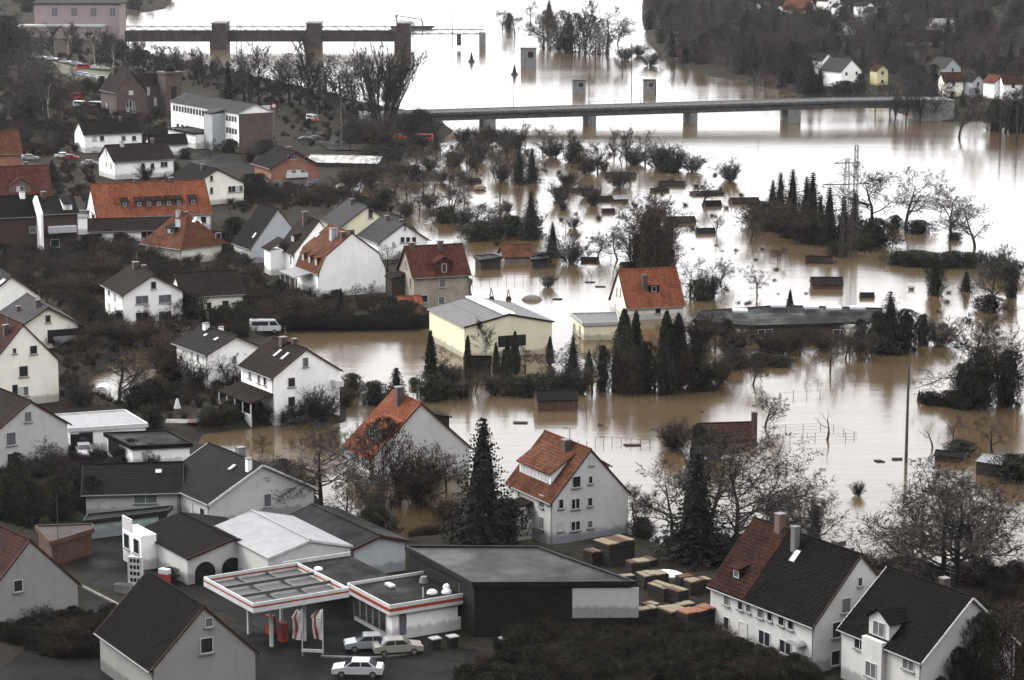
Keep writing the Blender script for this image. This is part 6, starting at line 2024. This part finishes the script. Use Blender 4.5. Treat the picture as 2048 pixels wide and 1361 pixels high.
grove('in the fir group beside the pylon', 'fir group beside the pylon',
      [('fir', 1560, 440, 95), ('fir', 1584, 438, 100), ('fir', 1612, 448, 95), ('fir', 1624, 450, 105), ('fir', 1658, 480, 105), ('fir', 1640, 470, 80), ('fir', 1686, 490, 95), ('fir', 1708, 475, 90), ('bush', 1520, 450, 44, 1.4), ('redshrub', 1545, 462, 55, 1.5),
       ('redshrub', 1580, 475, 60, 1.5), ('redshrub', 1610, 485, 55, 1.5), ('ivytree', 1650, 492, 60, .9), ('ivytree', 1690, 495, 58, .9), ('bush', 1745, 492, 52, 1.5), ('bush', 1720, 500, 34, 1.3), ('bush', 1678, 512, 30, 1.2), ('redshrub', 1530, 458, 44, 1.5), ('ivytree', 1620, 488, 58, .9), ('fir', 1545, 430, 70)])
grove('in the row on the drowned river bank right of the pylon', 'bare trees on the drowned bank',
      [('oak', 1745, 445, 112), ('oak', 1812, 455, 122), ('oak', 1900, 480, 112), ('oak', 1950, 497, 100), ('bush', 1790, 458, 26, .9), ('bush', 1835, 466, 24, 2.0), ('bush', 1910, 480, 14, 1.6)])
grove('around the hedge islands at the right', 'hedge islands at the right',
      [('bush', 1800, 528, 24, 2.2), ('bush', 1830, 532, 30, 1.8), ('bush', 1865, 534, 28, 1.8), ('bush', 1905, 534, 30, 1.8), ('bush', 1940, 534, 28, 1.6), ('ivytree', 1870, 590, 64, 1.0), ('youngspruce', 1932, 582, 40), ('oak', 1982, 612, 115), ('bush', 1978, 622, 30, 1.5),
       ('ivytree', 2022, 596, 60, .7), ('bush', 2010, 555, 34, 2.0), ('tall', 1963, 530, 30), ('shrub', 1985, 545, 44, 1.4)])
grove('by the long dark hall', 'trees by the long dark hall',
      [('spruce', 1778, 705, 125, .9), ('ivytree', 1755, 705, 80, 1.0), ('ivytree', 1810, 700, 80, 1.1), ('ivytree', 1845, 690, 60, .9), ('oak', 1660, 745, 72), ('fruit', 1505, 770, 66), ('oak', 1720, 715, 50), ('shrub', 1880, 690, 50, 1.5), ('bush', 1470, 735, 34, 1.5), ('redshrub', 1560, 708, 40, 1.5), ('redshrub', 1480, 700, 46, 1.4), ('fruit', 1690, 720, 60), ('fruit', 1740, 722, 56), ('redshrub', 1650, 700, 34, 1.6), ('bush', 1520, 730, 22, 2.0), ('bush', 1560, 732, 20, 2.0)])
grove('in the garden belt before the cream hall', 'garden belt before the cream hall',
      [('thuja', 862, 782, 118, .8), ('thuja', 936, 765, 92, .7), ('oak', 895, 775, 76), ('birch', 970, 735, 95), ('thuja', 992, 752, 66, .8), ('thuja', 1030, 748, 84, .8), ('thuja', 1015, 745, 70, .8), ('spruce', 1146, 752, 84, .8), ('fruit', 1100, 750, 60), ('thuja', 1075, 780, 36), ('cone', 1178, 752, 50),
       ('ivytree', 1205, 782, 90, .6), ('oak', 1225, 780, 110), ('thuja', 1248, 740, 120), ('thuja', 1272, 735, 110), ('ivytree', 1290, 785, 100, .9), ('thuja', 1332, 775, 150, .9), ('thuja', 1356, 775, 145, .9), ('ivytree', 1390, 782, 100, .8), ('browntree', 1260, 790, 90, .8), ('ivytree', 1330, 788, 80, 1.0), ('bush', 1410, 778, 40, 1.3), ('bush', 865, 800, 50, 1.2), ('bush', 1130, 780, 28, 1.6), ('bush', 1040, 790, 34, 1.6), ('bush', 1070, 790, 40, 1.4), ('oak', 1400, 770, 90), ('redshrub', 910, 770, 40, 1.3), ('browntree', 1375, 785, 80, .8), ('bush', 880, 795, 30, 1.6),
       ('thuja', 1100, 730, 56, .8), ('fruit', 1050, 745, 55), ('thuja', 1232, 770, 80, .9), ('ivytree', 1245, 785, 75, .8), ('oak', 1310, 780, 110)])
grove('in the outer garden belt of the cream hall', 'outer garden belt of the cream hall',
      [('oak', 905, 790, 60), ('fruit', 950, 785, 55), ('shrub', 990, 790, 44, 1.4), ('shrub', 925, 795, 36, 1.5), ('oak', 1185, 785, 80), ('shrub', 1160, 788, 40, 1.4), ('ivytree', 885, 790, 60, .7), ('ivytree', 1010, 770, 70, .6), ('shrub', 1110, 775, 40, 1.4),
       ('fruit', 1130, 745, 60), ('redshrub', 1440, 765, 50, 1.3), ('oak', 1450, 740, 80), ('oak', 1430, 700, 70), ('ivytree', 1455, 700, 60, .8), ('redshrub', 1590, 700, 40, 1.5), ('oak', 1600, 712, 66), ('oak', 1700, 706, 70), ('ivytree', 1720, 700, 60, .8), ('shrub', 1530, 700, 40, 1.6), ('redshrub', 1400, 690, 60, 1.3)])
grove('between the veranda house and the flood', 'bushes by the veranda house',
      [('bush', 705, 790, 42, .9), ('bush', 748, 808, 44, 1.0), ('youngspruce', 793, 792, 58), ('shrub', 600, 842, 45, 1.3), ('shrub', 642, 840, 68, 1.2), ('shrub', 570, 848, 40, 1.4), ('redshrub', 690, 812, 36, 1.3), ('shrub', 520, 845, 36, 1.3), ('fruit', 525, 905, 40), ('bush', 540, 770, 26) , ('shrub', 775, 812, 30, 1.3), ('bush', 827, 772, 16)])
grove('on the flooded yard at the left', 'growth round the flooded yard',
      [('fruit', 238, 808, 120, .85), ('shrub', 282, 812, 58, 1.3), ('bush', 310, 808, 50, 1.1), ('bush', 275, 818, 44, 1.1), ('shrub', 395, 782, 60, 1.1), ('shrub', 465, 772, 66, 1.1), ('redshrub', 350, 770, 70, 1.3), ('redshrub', 330, 740, 60, 1.4), ('redshrub', 345, 715, 50, 1.4), ('thuja', 350, 700, 46), ('shrub', 160, 810, 50, 1.4), ('bush', 308, 858, 40, .8), ('bush', 420, 845, 24, 1.4), ('bush', 455, 842, 28, 1.4), ('redshrub', 300, 690, 45, 1.4), ('redshrub', 255, 690, 45, 1.4)])
grove('in the dark gardens of the left half', 'growth in the dark gardens',
      [('thuja', 682, 628, 50, .7), ('bush', 240, 658, 36, .8), ('bush', 380, 650, 60, .9), ('bush', 478, 655, 50, .8), ('thuja', 558, 590, 34, 1.6), ('oak', 400, 500, 50), ('bush', 440, 500, 36, 1.4), ('bush', 470, 470, 34), ('fruit', 745, 600, 36), ('fruit', 710, 600, 34), ('redshrub', 600, 640, 50, 1.4), ('redshrub', 560, 645, 50, 1.3), ('redshrub', 540, 660, 40, 1.3), ('redshrub', 620, 655, 40, 1.4),
       ('bush', 505, 400, 50, .8), ('oak', 145, 560, 60), ('redshrub', 120, 590, 40, 1.5), ('redshrub', 170, 600, 50, 1.5), ('redshrub', 200, 560, 50, 1.5), ('bush', 190, 650, 40), ('redshrub', 165, 690, 50, 1.4), ('bush', 395, 600, 40, .9), ('oak', 330, 520, 55), ('redshrub', 250, 520, 40, 1.5), ('redshrub', 300, 530, 40, 1.5), ('bush', 210, 690, 36), ('fruit', 300, 655, 55), ('redshrub', 515, 610, 36, 1.4), ('bush', 155, 520, 36), ('bush', 640, 650, 34, 1.3), ('redshrub', 750, 615, 30, 1.3), ('oak', 800, 460, 60), ('oak', 775, 545, 60)])
grove('beside the pale-orange-roofed house', 'trees beside the pale orange roof',
      [('limes', 642, 1015, 190, 1.25), ('fruit', 690, 1068, 125), ('browntree', 768, 1010, 175, .8), ('oak', 800, 1010, 140), ('fruit', 893, 985, 95), ('redshrub', 840, 1010, 110, 1.2), ('spruce', 966, 1085, 262, .82), ('bush', 1010, 1078, 80, .9), ('shrub', 930, 1078, 50, 1.2), ('bush', 750, 1078, 60, 1.2), ('shrub', 610, 1000, 50, 1.3), ('oak', 740, 1060, 110), ('redshrub', 900, 1060, 70, 1.2), ('bush', 565, 948, 30)])
grove('between the tall white house and the big house', 'trees right of the tall white house',
      [('spruce', 1392, 1120, 225, 1.0), ('limes', 1468, 1105, 250, 1.25), ('oak', 1345, 1075, 150), ('oak', 1420, 1060, 200), ('ivytree', 1400, 1125, 110, .8), ('ivytree', 1360, 1120, 60, 1.2), ('bush', 1440, 1118, 50, 1.3), ('fruit', 1280, 1062, 80), ('bush', 1282, 1075, 40), ('oak', 1632, 1095, 122), ('ivytree', 1630, 1080, 70, .7), ('shrub', 1555, 1045, 60, 1.3), ('oak', 1580, 1090, 90), ('bush', 1480, 1112, 40, 1.4), ('fruit', 1530, 855, 70), ('ivytree', 1395, 960, 110, .7), ('redshrub', 1350, 900, 60, 1.4), ('redshrub', 1430, 915, 60, 1.4)])
grove('at the right edge of the near flood', 'trees at the right edge of the near flood',
      [('limes', 1888, 1185, 280, 1.15), ('limes', 1915, 1172, 250, 1.1), ('oak', 1960, 1160, 190, 1.1), ('oak', 1830, 1165, 130), ('oak', 1945, 812, 190, 1.05), ('oak', 2005, 808, 175, 1.0), ('ivytree', 1960, 815, 120, 1.0), ('ivytree', 2015, 812, 110, .9), ('pollard', 1865, 898, 60), ('fruit', 1905, 880, 54), ('fruit', 1985, 905, 85), ('pollard', 1653, 880, 64), ('bush', 2030, 960, 50, 1.5), ('bush', 1920, 910, 30, 1.5), ('bush', 1860, 808, 24, 1.6), ('bush', 1900, 812, 30, 1.5), ('shrub', 1715, 992, 30), ('ivytree', 1925, 818, 90, .9)])
grove('at the lower left', 'growth at the lower left',
      [('fruit', 88, 948, 66), ('fruit', 115, 945, 55), ('ivytree', 35, 985, 80, .9), ('bush', 265, 925, 46, .9), ('bush', 305, 932, 44, .9), ('ivytree', 120, 1040, 90, 1.0), ('ivytree', 60, 1050, 90, 1.1), ('ivytree', 185, 1030, 80, .9), ('ivytree', 15, 1040, 90, 1.0), ('ivytree', 155, 1005, 60, 1.0), ('bush', 220, 985, 40, 1.4), ('shrub', 20, 1250, 44, 1.3), ('shrub', 75, 1255, 50, 1.3), ('bush', 340, 1165, 30), ('redshrub', 150, 1300, 60, 1.4)])
grove('on the slope in the bottom right corner', 'growth in the bottom right corner', [('ivytree', 1915, 1440, 150, .7), ('ivytree', 1965, 1425, 190, .8), ('browntree', 2020, 1410, 210, .9), ('ivytree', 1880, 1460, 110, .7), ('browntree', 1985, 1440, 170, .8), ('ivytree', 2045, 1370, 130, .9)])
grove('along the far bank by the bridge end', 'trees along the far bank',
      [('oak', 1918, 275, 95), ('tall', 1788, 245, 62), ('tall', 1812, 246, 68), ('tall', 1840, 244, 74), ('oak', 1865, 242, 70), ('oak', 1750, 225, 50), ('oak', 1780, 225, 60), ('oak', 1820, 232, 60), ('spruce', 1622, 195, 72, .8), ('spruce', 1640, 196, 58, .8), ('bush', 1690, 196, 32, 1.4), ('ivytree', 1720, 198, 48, .8), ('oak', 1880, 225, 70), ('oak', 2010, 265, 90), ('oak', 2040, 268, 90), ('ivytree', 1990, 262, 60), ('ivytree', 2030, 266, 60), ('tall', 1595, 196, 46), ('oak', 1510, 178, 40), ('oak', 1530, 184, 44)])
grove('on the tree island above the bridge', 'island trees above the bridge',
      [('oak', 1005, 60, 42), ('oak', 1030, 75, 46), ('ivytree', 1018, 58, 30), ('oak', 1088, 95, 70), ('browntree', 1095, 98, 72, .9), ('oak', 1118, 98, 70), ('oak', 1145, 105, 78), ('browntree', 1150, 105, 74, .8), ('browntree', 1180, 108, 74, .8), ('tall', 1172, 105, 100), ('browntree', 1205, 108, 66, .8), ('oak', 1215, 105, 90), ('oak', 1235, 90, 55), ('browntree', 1125, 95, 70, .8), ('oak', 1190, 118, 70), ('spruce', 1098, 45, 44), ('fir', 1138, 62, 40), ('oak', 1060, 40, 36), ('shrub', 1130, 104, 40, 1.5), ('shrub', 1250, 120, 26, 1.5), ('shrub', 1278, 112, 24, 1.5), ('shrub', 1300, 132, 26, 1.5), ('oak', 1245, 145, 40), ('oak', 1350, 145, 36)])

# ------------------------------------------------------------------ growth nobody could count
def far_wood():
    spots = []
    poly = [(1290, -60), (1295, 50), (1312, 92), (1345, 125), (1425, 150), (1520, 170), (1600, 188), (1720, 198), (1800, 215), (1850, 235), (1960, 238), (2080, 262), (2200, 290), (2300, -60)]
    wp = [G(a, b)[:2] for a, b in poly]
    rg = random.Random(5)
    xs, ys = [p[0] for p in wp], [p[1] for p in wp]
    houses_xy = [GT(px, py) for px, py, *_ in FAR] + [GT(1385, 108)]
    wq = [tuple(p) for p in wp]
    while len(spots) < 2100:
        c = []
        while len(c) < 1500:
            x, y = rg.uniform(min(xs), max(xs)), rg.uniform(min(ys), min(max(ys), 1500))
            if in_poly(x, y, wq) and abs(x) < .24 * y + 20 and not any(abs(x - q[0]) < 7 + (q[1] - y) * .01 and -6 < q[1] - y < 26 for q in houses_xy):
                c.append((x, y))
        spots += [(x, y, float(z), rg.uniform(5, 10.5)) for (x, y), z in zip(c, height(c)) if z >= .5]
    spots = spots[:2100]
    return spots
fw = far_wood()
mass('hillside_wood', 'brown bare woodland covering the far hill', ['dense0', 'dense1', 'oak1', 'oak2'], fw[:1650], 'wood')
mass('hillside_evergreens', 'dark evergreens scattered through the far wood', ['spruce0', 'ivytree0', 'spruce1'], fw[1650:], 'wood')
mass('river_wood', 'grey bare wood on the near bank around the power station', ['dense0', 'dense1', 'oak1', 'bush1'],
     scatter([(255, 32), (335, 14), (420, -40), (-300, -60), (-300, 60), (60, 45), (60, 12), (250, 5)], 260, 5, 9, 51, .5) + scatter([(-60, 60), (42, 60), (50, 120), (20, 175), (-60, 200)], 60, 4, 8, 52, .5), 'wood')
mass('garden_undergrowth', 'tangled brown undergrowth filling the gardens of the town', ['redshrub0', 'shrub0', 'shrub1', 'bush0', 'redshrub0', 'weed0'],
     scatter([(0, 520), (210, 500), (470, 510), (560, 600), (850, 640), (855, 655), (560, 660), (480, 690), (380, 690), (200, 720), (120, 720), (0, 700)], 900, .8, 2.6, 2, .6) +
     scatter([(110, 380), (170, 470), (60, 520), (0, 510), (0, 380)], 150, .8, 2, 3, .6) +
     scatter([(180, 490), (470, 485), (470, 525), (180, 525)], 260, .25, .8, 4, .6) +
     scatter([(0, 180), (330, 215), (330, 300), (0, 330)], 700, .8, 2.8, 6, .6) +
     scatter([(255, 100), (450, 145), (720, 210), (760, 300), (640, 300), (450, 200), (100, 130)], 560, .5, 2.0, 7, .4) +
     scatter([(400, 770), (690, 770), (690, 846), (400, 866)], 200, .5, 1.8, 21, .5) + scatter([(640, 1010), (960, 1065), (1010, 1080), (800, 1085), (700, 1065)], 50, .5, 1.4, 22, .3) +
     scatter([(1270, 1080), (1440, 1120), (1560, 1115), (1760, 1158), (2040, 1175), (2040, 1200), (1760, 1185), (1420, 1150)], 260, .6, 2.2, 23, .2) +
     scatter([(0, 940), (330, 940), (190, 1040), (0, 1060)], 200, .6, 2.0, 24, .4) +
     scatter([(420, 395), (560, 385), (600, 430), (470, 440)], 90, .4, 1.6, 41, .5) + scatter([(105, 340), (200, 340), (190, 420), (110, 390)], 90, .4, 1.8, 42, .5) +
     scatter([(120, 690), (230, 690), (170, 760), (230, 815), (340, 800), (400, 770), (400, 860), (290, 850), (120, 815)], 170, .3, 1.5, 43, .4) + scatter([(480, 215), (600, 240), (640, 300), (560, 320), (490, 320)], 70, .3, 1.4, 44, .5) +
     scatter([(560, 380), (700, 390), (800, 440), (560, 420)], 200, .8, 2, 8, -.4), 'undergrowth')
mass('garden_hedge', 'long dark evergreen hedge along the flood behind the cream hall', ['bush0', 'bush1', 'bush2'],
     [(*G(a, 663 - (a - 560) * .012, 0)[:2], .6, rs.uniform(1.3, 1.9)) for a in range(562, 860, 7)], 'hedge')
mass('slope_undergrowth', 'black scrub on the slope along the bottom edge', ['bush0', 'bush1', 'ivytree0', 'redshrub0'],
     scatter([(1000, 1290), (1180, 1275), (1400, 1280), (1440, 1310), (1600, 1361), (1640, 1400), (900, 1420), (990, 1340)], 500, .8, 2.0, 9, .5) +
     scatter([(1960, 1230), (2080, 1200), (2080, 1400), (1860, 1400)], 200, .8, 2.0, 10, .5) +
     scatter([(160, 1255), (245, 1255), (300, 1330), (120, 1340), (0, 1300), (0, 1262)], 240, .6, 1.5, 11, .5), 'undergrowth')
mass('flood_reeds', 'thin dead weeds and twigs sticking out of the flood', ['weed0', 'shrub0', 'shrub2', 'weed0'],
     scatter([(900, 290), (1420, 300), (1520, 400), (1400, 480), (1200, 520), (960, 500), (880, 420)], 330, .3, 1.3, 31) + scatter([(1380, 480), (1560, 500), (1640, 620), (1380, 600)], 60, .3, .9, 32) +
     scatter([(1740, 560), (2048, 600), (2040, 700), (1880, 700), (1760, 610)], 60, .3, 1.0, 33) +
     scatter([(1280, 1000), (1750, 1010), (1700, 900), (1100, 880), (1150, 840), (1850, 780), (1500, 800)], 50, .3, .7, 12), 'weeds')
def thuja_hedge():
    t = thing('young_hedge', 'row of small dark conifers in the flood at the right', 'hedge', G(1860, 806, 0))
    b = t.location
    for i in range(11):
        q = G(1838 + i * 7, 800 + i * 1.4, 0)
        T, C, hh, _ = PROTO['cone0']
        o = link('conifer', C, t, (q[0] - b[0], q[1] - b[1], -.1))
        o.scale = (.3, .3, .35)
thuja_hedge()
# vine on the pointed gable's roof side, garden bits
p = G(355, 826, 1)
t = thing('garden_chimney', 'white cone-shaped garden fireplace beside the small pool', 'fireplace', p)
MB().tube((0, 0, 0), (0, 0, .6), .45, n=10).build('base', 'dark_concrete', t)
MB().tube((0, 0, .6), (0, 0, 1.8), .45, .13, n=10).build('hood', 'white_paint', t)
p = G(402, 842, 1)
t = thing('garden_pool', 'small turquoise garden pool', 'pool', p)
MB().prism([(1.2 * math.cos(a * .4488), .9 * math.sin(a * .4488)) for a in range(14)], .0, .12).build('rim', 'concrete', t)
MB().prism([(1.05 * math.cos(a * .4488), .78 * math.sin(a * .4488)) for a in range(14)], .13, .15).build('water', 'pool_blue', t)
p = G(360, 845, 1)
t = thing('garden_terrace', 'reddish garden terrace slab left of the pool', 'terrace', p)
MB().box(-1.8, 1.0, -1.1, 1.1, 0, .18).build('slab', 'concrete', t)
MB().box(1.02, 2.2, -1.1, 1.1, 0, .2).build('red_slab', 'brown_paint', t)
p = G(422, 776, 1)
t = thing('wrapped_heap', 'white wrapped heap before the white house with skylights', 'heap', p)
MB().ball((0, 0, .2), .8, .6, .7, 10, 5, -.2).ball((.6, .1, .2), .5, .5, .5, 10, 5, -.2).build('cover', 'tarp', t)
p = G(205, 785, .3)
t = thing('white_tank', 'white rounded tank in the brown water of the flooded yard', 'tank', (p[0], p[1], -.4))
MB().tube((0, -1.3, .8), (0, 1.3, .8), .95, n=14).build('shell', 'tarp', t)
for v_ in (-.8, .8):
    MB().box(-.6, .6, v_ - .12, v_ + .12, -.3, .1).build('foot', 'steel', t)
# ------------------------------------------------------------------ damp winter air
hm = MB().box(-2600, 2600, -1400, 3600, -4, 345)
hm.v = [tuple(v) for v in hm.v]
haze = hm.build('haze', 'steel')
haze.data.materials.clear()
mh = bpy.data.materials.new('haze')
mh.use_nodes = True
nn = mh.node_tree.nodes
nn.remove(nn['Principled BSDF'])
pv = nn.new('ShaderNodeVolumePrincipled')
pv.inputs['Color'].default_value = (.86, .88, .92, 1)
pv.inputs['Density'].default_value = .000025
pv.inputs['Anisotropy'].default_value = .2
mh.node_tree.links.new(pv.outputs[0], nn['Material Output'].inputs['Volume'])
haze.data.materials.append(mh)
haze['kind'] = 'stuff'
haze['label'] = 'pale damp haze over the valley'
